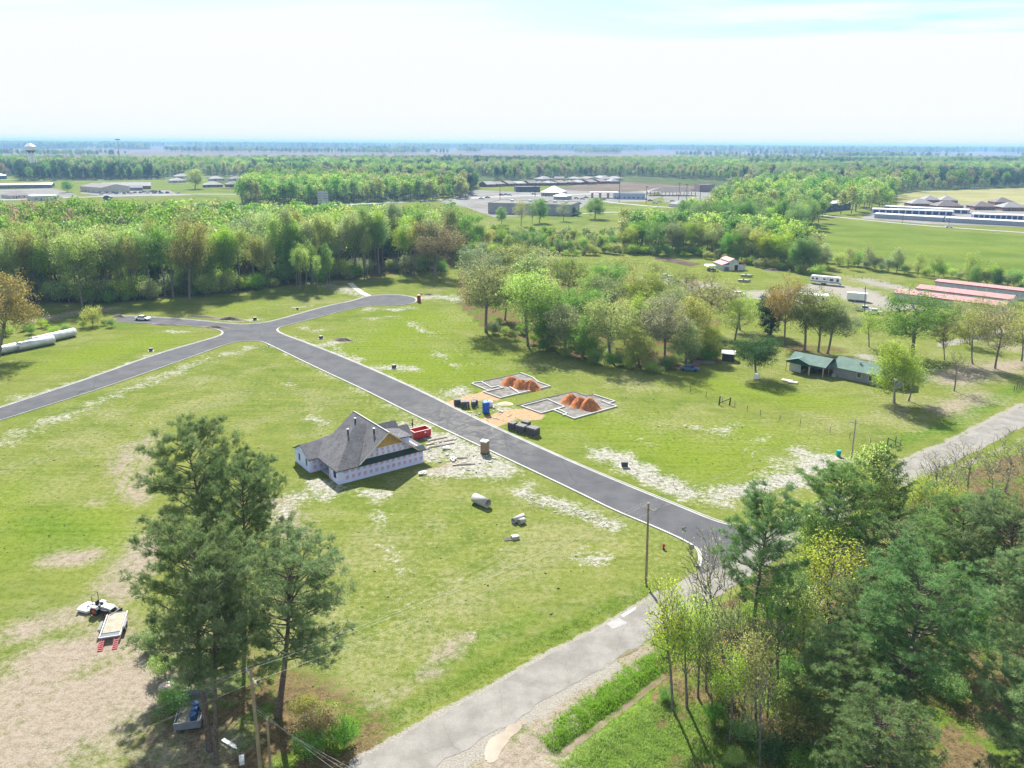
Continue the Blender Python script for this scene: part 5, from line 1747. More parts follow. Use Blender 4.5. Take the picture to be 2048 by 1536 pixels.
def window(t, x, y, z, w, h, face, frame=None, trim=None):
    """pane with a proud frame; face = ('y',-1) etc, coordinate on the wall plane"""
    a, s = face
    f = MB()
    if a == 'y':
        f.span((x - w / 2 - .07, y, z - .07), (x + w / 2 + .07, y + s * .04, z + h + .07))
    else:
        f.span((x, y - w / 2 - .07, z - .07), (x + s * .04, y + w / 2 + .07, z + h + .07))
    fo = f.build('window', frame or WHITE, t)
    g = MB()
    if a == 'y':
        g.span((x - w / 2, y + s * .041, z), (x + w / 2, y + s * .055, z + h))
    else:
        g.span((x + s * .041, y - w / 2, z), (x + s * .055, y + w / 2, z + h))
    g.build('pane', glass_mat(), fo)


g0_, g1_ = Vector((75.6, 176.6, 0)), Vector((85.6, 166.4, 0))
gd = (g1_ - g0_).normalized()
grz = math.atan2(gd.y, gd.x)
gn = Vector((-gd.y, gd.x, 0))
gl = 14.4
t = thing('house', 'low grey house under a ribbed green metal roof', 'house', g0_ + gd * gl / 2 + gn * 3.6, grz)
gable_house(t, gl, 7.2, 2.5, 1.6, GSIDE, GROOF, .5)
window(t, -gl / 2 + 6.1, -3.6, .95, .9, 1.1, ('y', -1))
window(t, -gl / 2 + 8.8, -3.6, .75, 1.0, 1.3, ('y', -1))
window(t, -gl / 2 + 12, -3.6, .95, .9, 1.1, ('y', -1))
MB().box((-gl / 2 + 5.2, -1.4, 3.9), (.3, .3, .6)).build('flue', STEEL, t)
MB().box((-gl / 2 + .6, -4.1, .4), (.9, .7, .8)).build('air_conditioner', STEEL, t)
t = thing('garage', 'green-roofed open garage with dark green gable left of the grey house', 'garage', Vector((72.2, 180.6, 0)), grz)
for lo, hi in (((-4.2, -3.3, 0), (-1.3, -3.2, 2.3)), ((-4.2, 3.2, 0), (4.2, 3.3, 2.4)), ((-4.2, -3.2, 0), (-4.1, 3.2, 2.4))):
    MB().span(lo, hi).build('wall', M('pale_grey_siding', (0.50, .52, .52), .7, 0, .1), t)
for x, y in ((.6, -3.2), (4.1, -3.2), (4.1, 0)):
    MB().span((x - .08, y - .08, 0), (x + .08, y + .08, 2.5)).build('post', LUMBER, t)
for s in (-1, 1):
    MB().slab([(-4.7, 0, 4.1), (4.8, 0, 4.1), (4.8, s * 3.8, 2.55), (-4.7, s * 3.8, 2.55)], .1).build('roof', GROOF, t)
MB().add([(4.2, -3.3, 2.6), (4.2, 3.3, 2.6), (4.2, 0, 3.95)], [(0, 1, 2)]).build('gable_end', GDARK, t)
MB().add([(-4.2, -3.3, 2.6), (-4.2, 3.3, 2.6), (-4.2, 0, 3.95)], [(0, 1, 2)]).build('gable_end', GDARK, t)
for s in (-1, 1):
    MB().slab([(-1.7, -4.5, 3.72), (-1.7, -1.0, 3.72), (-1.7 + s * 3.1, -1.0, 2.62), (-1.7 + s * 3.1, -4.5, 2.62)], .08).build('porch_roof', GROOF, t)
MB().add([(-4.7, -4.2, 2.62), (1.3, -4.2, 2.62), (-1.7, -4.2, 3.62)], [(0, 1, 2)]).add([(-4.7, -4.2, 2.2), (1.3, -4.2, 2.2), (1.3, -4.2, 2.62), (-4.7, -4.2, 2.62)], [(0, 1, 2, 3)]).build('porch_gable', GDARK, t)
for x in (-4.6, 1.2):
    MB().span((x - .07, -4.15, 0), (x + .07, -4.0, 2.6)).build('post', LUMBER, t)
t = thing('wooden_deck', 'brown wooden deck with railing between garage and grey house', 'deck', g0_ - gd * 1.6 + gn * 1.6, grz)
for i in range(8):
    MB().span((-1.4, -1.4 + i * .36, .5), (1.4, -1.07 + i * .36, .56)).build('plank', M('brown_deck', (0.17, .105, .08), .8, 0, .2), t)
for lo, hi in (((-1.4, -1.45, 1.3), (1.4, -1.38, 1.4)), ((-1.4, -1.45, .9), (1.4, -1.4, .97)), ((-1.4, -1.45, 0), (-1.3, -1.35, 1.4)), ((1.3, -1.45, 0), (1.4, -1.35, 1.4)), ((-.05, -1.45, 0), (.05, -1.35, 1.4))):
    MB().span(lo, hi).build('railing', M('brown_deck'), t)
for i, (x, y, sx, sy, h, col, lab, nm, cat) in enumerate([
        (1513, 757, 1.1, 1.1, 1.1, WHITE, 'white square tub under the round dark green tree', 'white_tub', 'tub'), (1574, 762, 2.4, 1.5, .25, M('pale_planks', (0.50, .44, .40), .8), 'low pale platform on the lawn left of the garage', 'platform', 'platform'), (1585, 766, 2.2, 1.3, .3, M('lilac_pallet', (0.48, .42, .44), .8), 'second flat platform on the lawn nearest the garage', 'platform', 'platform'),
        (1408, 727, 5.5, .9, .7, M('grey_logs', (0.20, .18, .16), .9), 'long low grey log pile at the grove edge', 'log_pile', 'log pile'), (1391, 735, 2.0, 1.2, .8, M('rust_heap', (0.20, .10, .08), .9), 'rust brown junk heap right of the blue car', 'junk_heap', 'junk')]):
    p = G(x, y)
    t = thing(nm, lab, cat, p, grz + .2 * i)
    if nm == 'log_pile':
        for q in range(6):
            MB().tube((-sx / 2, -.4 + .16 * q, .12 + .2 * (q % 3)), (sx / 2 - .3 * (q % 2), -.4 + .16 * q, .12 + .2 * (q % 3)), .13, .11, 8).build('log', col, t)
    elif nm == 'platform':
        for q in range(6):
            MB().span((-sx / 2 + q * sx / 6, -sy / 2, h - .06), (-sx / 2 + (q + .85) * sx / 6, sy / 2, h)).build('board', col, t)
        MB().span((-sx / 2, -sy / 2 + .1, 0), (sx / 2, -sy / 2 + .25, h - .061)).span((-sx / 2, sy / 2 - .25, 0), (sx / 2, sy / 2 - .1, h - .061)).build('bearer', col, t)
    else:
        MB().box((0, 0, h / 2), (sx, sy, h), 0, .93).build('body', col, t)
        MB().box((0, 0, h + .03), (sx * .98, sy * .98, .06)).build('rim', col, t)
t = thing('shed', 'small black shed with pale roof behind the dark green tree', 'shed', G(1456, 720), grz + .5)
gable_house(t, 3.0, 3.0, 2.0, .5, BLKPL, M('pale_tin', (0.55, .56, .55), .5, .3), .25)
MB().span((-.4, -1.53, 0), (.4, -1.502, 1.7)).build('door', DARKIN, t)

# ------------------------------------------------------------------ red roofed sheds, barn
RROOF = ribbed('red_ribbed_roof', (0.40, .215, .21), .6, .7, .0)
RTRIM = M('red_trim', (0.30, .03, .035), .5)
TINW = ribbed('pale_tin_wall', (0.52, .55, .58), .5, .5, .15)


def shed_row(label, fl, fr, depth, h, rh, ndoor, group, roof=None, wall=None, door=None):
    fl, fr = Vector(fl), Vector(fr)
    d = fr - fl
    L = d.length
    d.normalize()
    n_ = Vector((-d.y, d.x, 0))
    t = thing('storage_building', label, 'storage building', (fl + fr) / 2 + n_ * depth / 2, math.atan2(d.y, d.x), group)
    t.location.z = 0
    gable_house(t, L, depth, h, rh, wall or TINW, roof or RROOF, .25)
    MB().span((-L / 2 - .28, -depth / 2 - .31, h - .28), (L / 2 + .28, -depth / 2 - .255, h - .02)).build('eave_trim', RTRIM if roof is None else WHITE, t)
    for i in range(ndoor):
        x = -L / 2 + (i + .5) * L / ndoor
        MB().span((x - L / ndoor * .38, -depth / 2 - .05, .05), (x + L / ndoor * .38, -depth / 2 - .003, h * .82)).build('roller_door', door or M('grey_roller_door', (0.44, .46, .50), .5), t)
    for s in (-1, 1):
        for q in (-.3, 0, .3):
            MB().span((s * L / 2 + s * .003, depth * q - depth * .11, .05), (s * (L / 2 + .05), depth * q + depth * .11, h * .82)).build('roller_door', door or M('grey_roller_door'), t)
    return t


GR = 'long storage sheds with red roofs'
rd = Vector((0.72, -0.69, 0)).normalized()
rn = Vector((-rd.y, rd.x, 0))
a = Vector((133.7, 271.0, 0))
shed_row('nearest of the three long red-roofed storage sheds behind the yard trees', a, a + rd * 34, 9, 2.9, .8, 9, GR)
a = Vector((146, 280, 0))
shed_row('middle of the three long red-roofed storage sheds', a, a + rd * 30, 9, 2.9, .8, 9, GR)
a = Vector((159.5, 293, 0))
shed_row('farthest of the three red-roofed storage sheds, against the hedge', a, a + rd * 42, 7, 3.3, .4, 12, GR)

bl, br_ = G(1439.5, 541), G(1488, 540.5)
bd = (br_ - bl)
t = thing('barn', 'pale barn with stepped red roof standing on the lawn', 'barn', (bl + br_) / 2 + Vector((0, 4.5, 0)), math.atan2(bd.y, bd.x) + .05)
bw = bd.length
MB().span((-bw / 2, -4.5, 0), (bw / 2, 4.5, 2.5)).build('wall', TINW, t)
MB().prism([(-bw * .2, 2.5), (bw * .2, 2.5), (bw * .2, 3.9), (0, 4.9), (-bw * .2, 3.9)], -4.5, 4.5).build('centre_bay', TINW, t)
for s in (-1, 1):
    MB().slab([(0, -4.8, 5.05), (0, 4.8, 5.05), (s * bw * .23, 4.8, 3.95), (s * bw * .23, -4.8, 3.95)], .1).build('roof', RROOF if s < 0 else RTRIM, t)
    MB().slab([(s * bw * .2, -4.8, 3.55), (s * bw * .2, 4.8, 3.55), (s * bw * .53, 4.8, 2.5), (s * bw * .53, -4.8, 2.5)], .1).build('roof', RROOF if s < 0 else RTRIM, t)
MB().span((-1.6, -4.56, 0), (.3, -4.503, 2.2)).build('door', M('cream_door', (0.62, .58, .44), .6), t)
MB().span((.4, -4.56, 0), (1.9, -4.503, 2.3)).build('doorway', DARKIN, t)
MB().span((-4.2, -4.57, 0), (-2.2, -4.503, 1.5)).build('doorway', M('shade_grey', (0.12, .14, .17), .8), t)
t = thing('carport', 'small carport with pale roof left of the stepped barn', 'carport', G(1421, 541), .1)
MB().prism([(-2.2, 2.1), (-1.6, 2.5), (1.6, 2.5), (2.2, 2.1), (2.1, 2.1), (1.55, 2.42), (-1.55, 2.42), (-2.1, 2.1)], -2.4, 2.4).build('roof', M('beige_tin', (0.62, .58, .50), .5, .2), t)
for x in (-2.0, 2.0):
    for y in (-2.2, 2.2):
        MB().tube((x, y, 0), (x, y, 2.15), .05).build('post', STEEL, t)
car('suv', BK_, G(1421, 542) + Vector((.4, .3, 0)), .3, 'black vehicle parked under the small carport', None, .8)
for x, y, lab in ((1493, 554, 'grey boat on a trailer, upper of two on the lawn'), (1488, 564, 'grey boat on a trailer, lower of two on the lawn')):
    t = thing('boat', lab, 'boat', G(x, y), R(-15), 'boats on the lawn by the barn')
    MB().prism([(-2.4, -.8), (1.2, -.85), (2.6, 0), (1.2, .85), (-2.4, .8)], .4, .95, 'z').build('hull', M('dull_green_hull', (0.16, .19, .16), .5), t)
    MB().prism([(-2.2, -.65), (1.0, -.7), (2.1, 0), (1.0, .7), (-2.2, .65)], .951, .96, 'z').build('deck', M('deck_grey', (0.35, .36, .34), .7), t)
    MB().box((-.3, 0, 1.15), (.5, .5, .4)).build('console', BLKPL, t)
    MB().box((0, 0, .3), (4.2, .5, .18)).build('cradle', BLKPL, t)
t = thing('house', 'red-roofed little house half hidden behind the grove', 'house', G(1374, 580), .5)
gable_house(t, 6, 5, 2.4, 1.2, WHITE, RROOF, .3)
window(t, 0, -2.5, .9, 1, 1, ('y', -1))
for i, (x, y, rz, kk, cc, lab) in enumerate([(1330, 556, .2, 'suv', SI_, 'silver vehicle in the junk yard behind the grove, leftmost'), (1345, 560, -.3, 'suv', WH_, 'white vehicle in the junk yard behind the grove, middle'), (1352, 566, .4, 'sedan', BK_, 'black car in the junk yard behind the grove, lowest'), (1478, 592, .2, 'suv', WH_, 'white van left of the dark yard pine'), (1590, 612, -.2, 'pickup', WH_, 'white truck behind the tall yard trees'), (1618, 606, -.3, 'suv', SI_, 'silver vehicle behind the tall yard trees')]):
    car(kk, cc, G(x, y), rz, lab)
t = thing('mobile_home', 'long pale mobile home behind the tall yard trees', 'mobile home', G(1615, 603), R(-24))
gable_house(t, 13, 4.2, 2.7, .5, M('cream_siding', (0.62, .60, .56), .7), M('pale_tin'), .2)
for x in (-4, -1, 2.5, 5):
    window(t, x, -2.1, 1.1, 1, .9, ('y', -1))

# ------------------------------------------------------------------ fences
FPOST = M('grey_fence_post', (0.20, .17, .14), .9, 0, .3)


def fence(label, pix, spacing, h, rails=3, thick=.05, mat=FPOST, rail_r=.012):
    ln = [G(*p) for p in pix]
    c = ln[0].copy()
    t = thing('wire_fence' if rail_r < .03 else 'rail_fence', label, 'fence', c)
    pts = []
    for a, b in zip(ln, ln[1:]):
        n = max(1, int((b - a).length / spacing))
        pts += [a.lerp(b, i / n) for i in range(n)]
    pts.append(ln[-1])
    rr = random.Random(len(pts))
    for p in pts:
        q = p - c
        MB().tube((q.x, q.y, -.1), (q.x + rr.uniform(-.06, .06), q.y, h * rr.uniform(.9, 1.1)), thick, thick * .9, 6).build('post', mat, t)
    for k_ in range(rails):
        z = h * (.3 + .3 * k_)
        MB().pipe([(p.x - c.x, p.y - c.y, z) for p in pts], rail_r, 4).build('wire' if rail_r < .03 else 'rail', mat, t)
    return t


fence('thin wire fence curving across the lawn below the green-roofed house', [(1320, 762), (1380, 785), (1445, 805), (1520, 832), (1600, 850), (1660, 866), (1740, 888), (1800, 892)], 3.0, 1.25, 3, .06)
fence('brown rail fence at the right picture edge', [(2028, 782), (2048, 772), (2090, 752)], 1.4, 1.3, 3, .08, M('brown_rail', (0.12, .095, .08), .9), .05)
fence('wire fence between the garden plot and the far meadow', [(1298, 520), (1300, 510), (1340, 506), (1420, 520), (1470, 527)], 5, 1.3, 2, .06)
fence('wire fence along the far hedge by the travel trailer', [(1690, 552), (1760, 566), (1850, 578), (1925, 590)], 4, 1.4, 3, .06)
t = thing('corner_post', 'dark leaning brace posts on the lawn in the wire fence', 'fence post', G(1459, 810))
for x, hh in ((-2.2, 1.9), (0, 1.7)):
    MB().tube((x, 0, 0), (x + .1, 0, hh), .16, .13, 8).build('post', DARKIN, t)
MB().tube((-2.2, 0, .4), (0, 0, 1.4), .08, .08, 6).build('brace', DARKIN, t)
t = thing('corner_post', 'wooden corner post with diagonal brace at the far roadside', 'fence post', G(1790, 890))
for x, hh in ((-1.4, 1.5), (0, 1.7)):
    MB().tube((x, 0, 0), (x, 0, hh), .12, .11, 8).build('post', FPOST, t)
MB().tube((-1.4, 0, 1.3), (1.2, 0, .1), .07, .07, 6).build('brace', FPOST, t)
# ------------------------------------------------------------------ far town
ROOFB = M('brown_shingles', (0.150, .125, .122), .9, 0, .2, .4)
ROOFG = M('grey_shingles_far', (0.245, .235, .24), .9, 0, .2, .4)
BRKR = M('red_brick', (0.20, .095, .075), .9, 0, .25, .5)
BEIGE = M('beige_siding', (0.52, .48, .40), .8, 0, .1, .4)
WROOF = ribbed('white_metal_roof', (0.70, .72, .73), .9, .4, .15)
GREYB = M('grey_block_wall', (0.30, .30, .325), .85, 0, .12, .3)
BLUED = M('blue_roller_door', (0.035, .055, .20), .5)


def frame_of(pl, pr):
    a, b = G(*pl), G(*pr)
    d = b - a
    return a, b, d.length, math.atan2(d.y, d.x), Vector((-d.y, d.x, 0)).normalized()


def bld(name, label, pl, pr, depth, h, roof='gable', rh=2.0, wall=BEIGE, rmat=ROOFB, win=0, cat='building', group=None, over=.5, door=True):
    a, b, L, rz, n_ = frame_of(pl, pr)
    t = thing(name, label, cat, (a + b) / 2 + n_ * depth / 2, rz, group)
    if roof == 'gable':
        gable_house(t, L, depth, h, rh, wall, rmat, over)
    else:
        MB().span((-L / 2, -depth / 2, 0), (L / 2, depth / 2, h)).build('wall', wall, t)
        if roof == 'hip':
            x, y, rd_ = L / 2 + over, depth / 2 + over, min(L, depth) / 2
            A = [(-x, -y, h), (x, -y, h), (x, y, h), (-x, y, h)]
            if L >= depth:
                r1, r2 = (-(L - depth) / 2, 0, h + rh), ((L - depth) / 2 + .01, 0, h + rh)
                fs = [(0, 1, 5, 4), (1, 2, 5), (2, 3, 4, 5), (3, 0, 4), (3, 2, 1, 0)]
            else:
                r1, r2 = (0, -(depth - L) / 2, h + rh), (0, (depth - L) / 2 + .01, h + rh)
                fs = [(0, 1, 4), (1, 2, 5, 4), (2, 3, 5), (3, 0, 4, 5), (3, 2, 1, 0)]
            MB().add(A + [r1, r2], fs).build('roof', rmat, t)
        else:
            MB().span((-L / 2 + .25, -depth / 2 + .25, h - .4), (L / 2 - .25, depth / 2 - .25, h + .02)).build('roof', rmat, t)
            for lo, hi in (((-L / 2 - .03, -depth / 2 - .03, h - .1), (L / 2 + .03, -depth / 2 + .22, h + .35)), ((-L / 2 - .03, depth / 2 - .22, h - .1), (L / 2 + .03, depth / 2 + .03, h + .35)), ((-L / 2 - .03, -depth / 2 + .23, h - .1), (-L / 2 + .22, depth / 2 - .23, h + .35)), ((L / 2 - .22, -depth / 2 + .23, h - .1), (L / 2 + .03, depth / 2 - .23, h + .35))):
                MB().span(lo, hi).build('parapet', wall, t)
    for i in range(win):
        window(t, -L / 2 + (i + .5) * L / win, -depth / 2, 1.0, min(1.6, L / win * .5), 1.3, ('y', -1))
    if door and win:
        x = -L / 2 + L / win
        MB().span((x - .5, -depth / 2 - .05, 0), (x + .5, -depth / 2 - .003, 2.1)).build('door', DARKIN, t)
    return t


NTH = ['leftmost', 'second from left', 'third from left', 'fourth from left', 'fifth from left', 'sixth from left', 'seventh from left', 'eighth from left', 'ninth from left', 'tenth from left', 'eleventh from left', 'twelfth from left', 'rightmost']
CARN = {}
# left: clinic, sheds, houses
t = bld('clinic', 'beige gabled hall at the left end of the far car park', (161, 383), (205, 386.5), 30, 5.5, 'gable', 3, BEIGE, ROOFB, 4)
bld('clinic', 'long brown-roofed brick clinic behind the far car park', (206, 379.5), (302, 378), 24, 3.6, 'gable', 3.5, BRKR, ROOFG, 12)
bld('clinic_porch', 'small gabled entrance porch in front of the brick clinic', (245, 381.5), (285, 381), 10, 3.2, 'gable', 2.2, M('shade_blue', (0.16, .18, .22), .8), ROOFG, 3)
bld('storage_building', 'long white-roofed storage shed at the far left edge', (-60, 378), (104, 376), 22, 4, 'gable', 1.2, M('dark_door_row', (0.13, .14, .18), .7), WROOF, 14, door=False)
bld('storage_building', 'pale metal shed above the long shed at the far left edge', (-30, 360), (14, 358), 20, 5, 'gable', 2, M('blue_steel_wall', (0.12, .18, .28), .6), WROOF, 2)
bld('house', 'low brown hip-roofed house behind the wood at the far left', (22, 398), (66, 396), 22, 3, 'hip', 3.2, BEIGE, ROOFB, 4, 'house')
bld('shop', 'flat pale-roofed shop beside the brown house at the far left', (64, 402), (120, 400), 24, 4, 'flat', 0, M('pale_wall', (0.52, .50, .48), .8), WROOF, 3)
GH = 'brown-roofed houses on the far left estate'
for i, (x0, x1, y, w) in enumerate([(342, 372, 366, 0), (376, 402, 364, 0), (408, 446, 375, 1), (454, 488, 374, 1), (425, 450, 362, 0), (465, 490, 362, 0), (352, 385, 357, 0)]):
    bld('house', ['brown house behind the round tree, left', 'brown house just behind the round tree', 'low brown house right of the round tree, front row left', 'low brown house right of the round tree, front row right', 'brown house in the back row behind the front left one', 'brown house in the back row behind the front right one', 'brown house farthest back left of the round tree'][i], (x0, y), (x1, y - .6), 18, 3, 'hip', 3.5, BRKR if w else BEIGE, ROOFB if i % 2 else ROOFG, 4, 'house', GH)
bld('school', 'long dark-roofed building among far left trees', (362, 341), (425, 339), 40, 5, 'flat', 0, BRKR, ROOFB, 8)
# water tower
wb = G(70, 352)
t = thing('water_tower', 'pale water tower with white tank above the far left trees', 'water tower', wb)
hw = lean_to(wb, 66, 286)[0]
for i in range(6):
    a = i * math.pi / 3
    MB().tube((7 * math.cos(a), 7 * math.sin(a), 0), (5 * math.cos(a), 5 * math.sin(a), hw * .74), .7, .6, 8).build('leg', WHITE, t)
MB().tube((0, 0, 0), (0, 0, hw * .74), 2.6, 2.6, 12).build('riser', WHITE, t)
MB().tube((0, 0, hw * .70), (0, 0, hw * .78), 3, 7.5, 20).build('bowl', M('navy_band', (0.05, .06, .10), .5), t)
MB().tube((0, 0, hw * .78), (0, 0, hw * .9), 7.5, 7.8, 20).build('tank', WHITE, t)
MB().tube((0, 0, hw * .9), (0, 0, hw), 7.8, 1.5, 20).build('dome', WHITE, t)
mb_ = G(244, 357)
hm, ml_ = lean_to(mb_, 235, 279)
t = thing('light_mast', 'tall slender light mast above the far brick clinic', 'mast', mb_)
MB().tube((0, 0, 0), (ml_ * .5, 0, hm * .5), 1.0, .8, 8).build('pole', STEEL, t)
MB().tube((ml_ * .5, 0, hm * .5), (ml_, 0, hm), .8, .4, 8).build('pole', STEEL, t)
MB().box((ml_, 0, hm), (6.5, 2, 1.2)).build('lamp_array', M('dark_lamps', (0.12, .13, .13), .6), t)
MB().box((ml_ * .5, 0, hm * .52), (3, .8, .6)).build('lamp_arm', STEEL, t)
sb = G(219, 424)
hsn, sl = lean_to(sb, 222, 391)
t = thing('pylon_sign', 'dark blue rounded sign on a pole over the wood edge', 'sign', sb)
MB().tube((0, 0, 0), (0, 0, hsn - 4), .3, .3, 8).build('pole', STEEL, t)
MB().prism([(3.4 * math.cos(a) , hsn - 2.2 + 2.2 * math.sin(a)) for a in [i * math.pi / 10 for i in range(20)]], -.4, .4).build('panel', M('deep_blue_sign', (0.02, .06, .14), .4), t)
bb = G(647, 412)
hb = lean_to(bb, 647, 383)[0]
t = thing('billboard', 'grey lattice-backed billboard above the wood beside the highway', 'billboard', bb, .1)
for x in (-2.5, 2.5):
    MB().tube((x, 0, 0), (x, 0, hb), .25, .25, 8).build('post', DKG, t)
for i in range(5):
    MB().span((-4.5, -.4, hb - 9.5 + i * 2), (4.5, -.2, hb - 8.0 + i * 2)).build('panel', M('billboard_grey', (0.42, .44, .48), .6), t)
GC = 'cars in the car park before the brick clinic'
lr = random.Random(8)
for i, (x, y) in enumerate(sorted([(196, 386.5), (203, 389.5), (208, 386.8), (215, 386.4), (220, 388), (228, 386.2), (233, 388), (241, 386), (249, 388), (257, 386.3), (262, 388), (270, 386.2), (281, 386), (288, 384.5), (294, 384.3), (301, 384), (307, 384), (313, 383.8), (320, 384.2), (296, 386.5), (309, 386.8), (322, 387), (335, 386.5), (357, 386.5)])):
    cc = lr.choice([WH_, SI_, BK_, BL_, RD_])
    cn = {WH_: 'white', SI_: 'silver', BK_: 'black', BL_: 'blue', RD_: 'red'}[cc]
    CARN[cn] = CARN.get(cn, 0) + 1
    car(lr.choice(['sedan', 'suv']), cc, G(x, y, .07), lr.uniform(1.2, 1.9), '%s car parked before the brick clinic, %s of its colour' % (cn, NTH[CARN[cn] - 1].replace(' from left', '')), GC, 1.15)

# centre: shops along the highway
t = bld('store', 'big grey flat-roofed store with white roof behind the small lawn trees', (976, 427), (1141, 432), 36, 8, 'flat', 0, GREYB, F_CONC, 0)
for x in (-20, -5, 8, 15, 24):
    MB().box((x, 6, 8.7), (2.4, 2, 1.3)).build('roof_unit', STEEL, t)
t = bld('bank', 'pale bank with a steep pyramid roof beyond the grey store', (1082, 392), (1122, 393), 26, 4, 'hip', 6, GREYB, M('beige_metal_roof', (0.52, .50, .44), .5, .2), 4)
bld('drive_through', 'white low hip canopy beside the pyramid-roofed bank', (1107, 399), (1132, 400), 14, 3.5, 'hip', 2.5, GREYB, WROOF, 0)
bld('store', 'dark flat store left of the pyramid-roofed bank', (1032, 384), (1080, 384), 20, 5.5, 'flat', 0, M('dark_slate_wall', (0.07, .085, .11), .7), F_CONC, 5)
GR2 = 'brown roofs in the far housing row'
lr = random.Random(21)
for i in range(13):
    x = 975 + i * 20.5
    bld('house', 'brown-roofed house in the long far row beyond the shops, ' + NTH[i], (x + lr.uniform(-2, 2), 374 - i * .55 + lr.uniform(-.6, .6)), (x + lr.uniform(14, 19), 373.6 - i * .55 + lr.uniform(-.4, .4)), lr.uniform(14, 24), 3.2, lr.choice(['hip', 'gable']), lr.uniform(2.2, 3.6), BRKR, ROOFB if i % 3 else ROOFG, 3, 'house', GR2)
for i in range(7):
    x = 1085 + i * 24
    bld('house', 'brown-roofed house in the rear far row beyond the shops, ' + NTH[i], (x, 363 - i * .3 + lr.uniform(-2, 1)), (x + lr.uniform(14, 22), 362.6 - i * .3 + lr.uniform(-2, 1)), lr.uniform(14, 24), 3.2, lr.choice(['hip', 'gable']), lr.uniform(2.4, 4), BEIGE, ROOFB if i % 2 else ROOFG, 3, 'house', 'brown roofs in the second far row')
t = thing('fuel_canopy', 'red-edged fuel station canopy on brown posts', 'canopy', G(1208, 396), .05)
MB().span((-14, -6, 5), (14, 6, 6)).build('roof', WHITE, t)
MB().span((-14.1, -6.1, 5.1), (14.1, -6.003, 5.8)).build('fascia', RTRIM, t)
for x in (-12, -4, 4, 12):
    for y in (-4, 4):
        MB().box((x, y, 2.5), (.9, .9, 5)).build('post', BRKR, t)
bld('store', 'glass-fronted fuel station shop right of the red canopy', (1226, 398), (1290, 399), 18, 5.5, 'flat', 0, M('pale_blue_wall', (0.36, .42, .52), .5), F_CONC, 7)
t = thing('pavilion', 'long brown-roofed open pavilion right of the fuel shop', 'pavilion', G(1342, 391), .04)
MB().add([(-26, -9, 4.5), (26, -9, 4.5), (26, 9, 4.5), (-26, 9, 4.5), (-10, 0, 9), (10, 0, 9)], [(0, 1, 5, 4), (1, 2, 5), (2, 3, 4, 5), (3, 0, 4), (3, 2, 1, 0)]).build('roof', ROOFB, t)
for x in (-24, -16, -8, 0, 8, 16, 24):
    for y in (-8, 8):
        MB().tube((x, y, 0), (x, y, 4.5), .3, .3, 8).build('post', BRKR, t)
bld('store', 'purple-brown windowless box building at the right end of the shops', (1399, 384), (1428, 384), 20, 8, 'flat', 0, M('mauve_brick', (0.25, .19, .20), .9), ROOFB, 0)
bld('house', 'grey-roofed house hidden at the edge of the tree belt', (1358, 416), (1382, 415), 14, 3, 'hip', 3, BEIGE, ROOFG, 2, 'house')
bld('workshop', 'dark blue workshop with pale roof under the far trees', (1636, 425), (1701, 418), 16, 6.0, 'gable', 1.2, M('navy_wall', (0.035, .055, .085), .6), M('tan_roof', (0.42, .38, .34), .8), 6)
GC = 'cars around the far shops'
CARN.clear()
for i, (x, y) in enumerate(sorted([(963, 398), (975, 396), (1003, 391), (1012, 390), (1020, 391), (1068, 389), (1153, 398), (1157, 408), (1165, 399), (1172, 396), (1206, 400), (1130, 387), (1318, 405), (1300, 402), (1385, 382), (1420, 371.5), (1458, 371), (1488, 368), (1345, 403), (1310, 407)])):
    cc = lr.choice([WH_, SI_, BK_, BL_, RD_])
    cn = {WH_: 'white', SI_: 'silver', BK_: 'black', BL_: 'blue', RD_: 'red'}[cc]
    CARN[cn] = CARN.get(cn, 0) + 1
    car(lr.choice(['sedan', 'suv']), cc, G(x, y, .1), lr.uniform(-.4, .4), '%s car among the far shops, %s of its colour' % (cn, NTH[CARN[cn] - 1].replace(' from left', '')), GC, 1.15)
for i, (x, y, ty) in enumerate([(1000, 400, 372), (1070, 394, 372), (1100, 372, 352), (1238, 405, 345), (1292, 408, 372), (1357, 402, 365), (1372, 404, 368), (1400, 400, 372)]):
    b = G(x, y)
    h, _ = lean_to(b, x, ty)
    t = thing('lamp_post', 'thin dark pole among the far shops, pole ' + NTH[[6, 4, 5, 0, 1, 2, 3, 7].index(i) if False else i], 'pole', b, 0, 'poles among the far shops')
    MB().tube((0, 0, 0), (0, 0, h), .28, .2, 6).build('shaft', DKG, t)
    MB().box((0, 0, h - .6), (3, .4, .4)).build('arm', DKG, t)

# right: self storage, houses
GS = 'white-roofed self-storage rows by the pasture'
for i, (p0_, p1_, dep, dr, lab) in enumerate([((1748, 436), (1884, 444), 10, None, 'front left white-roofed self-storage row along the pasture road'), ((1890, 444.5), (2080, 455), 10, None, 'front right white-roofed self-storage row along the pasture road'), ((1745, 426), (1905, 431), 10, BLUED, 'second white-roofed self-storage row behind the front left one'), ((1946, 436.5), (2080, 441), 11, BLUED, 'self-storage row with blue roller doors at the right edge'), ((1768, 420), (1936, 428), 10, BLUED, 'third self-storage row farthest from the pasture')]):
    a, b, L, rz, n_ = frame_of(p0_, p1_)
    shed_row(lab, a, b, dep, 3.2, .5, 12 if dr else 1, GS, WROOF, M('storage_blue_grey', (0.33, .36, .42), .7) if not dr else M('storage_white', (0.55, .56, .60), .7), dr or M('storage_blue_grey'))
GH = 'brown hip-roofed houses beyond the self-storage'
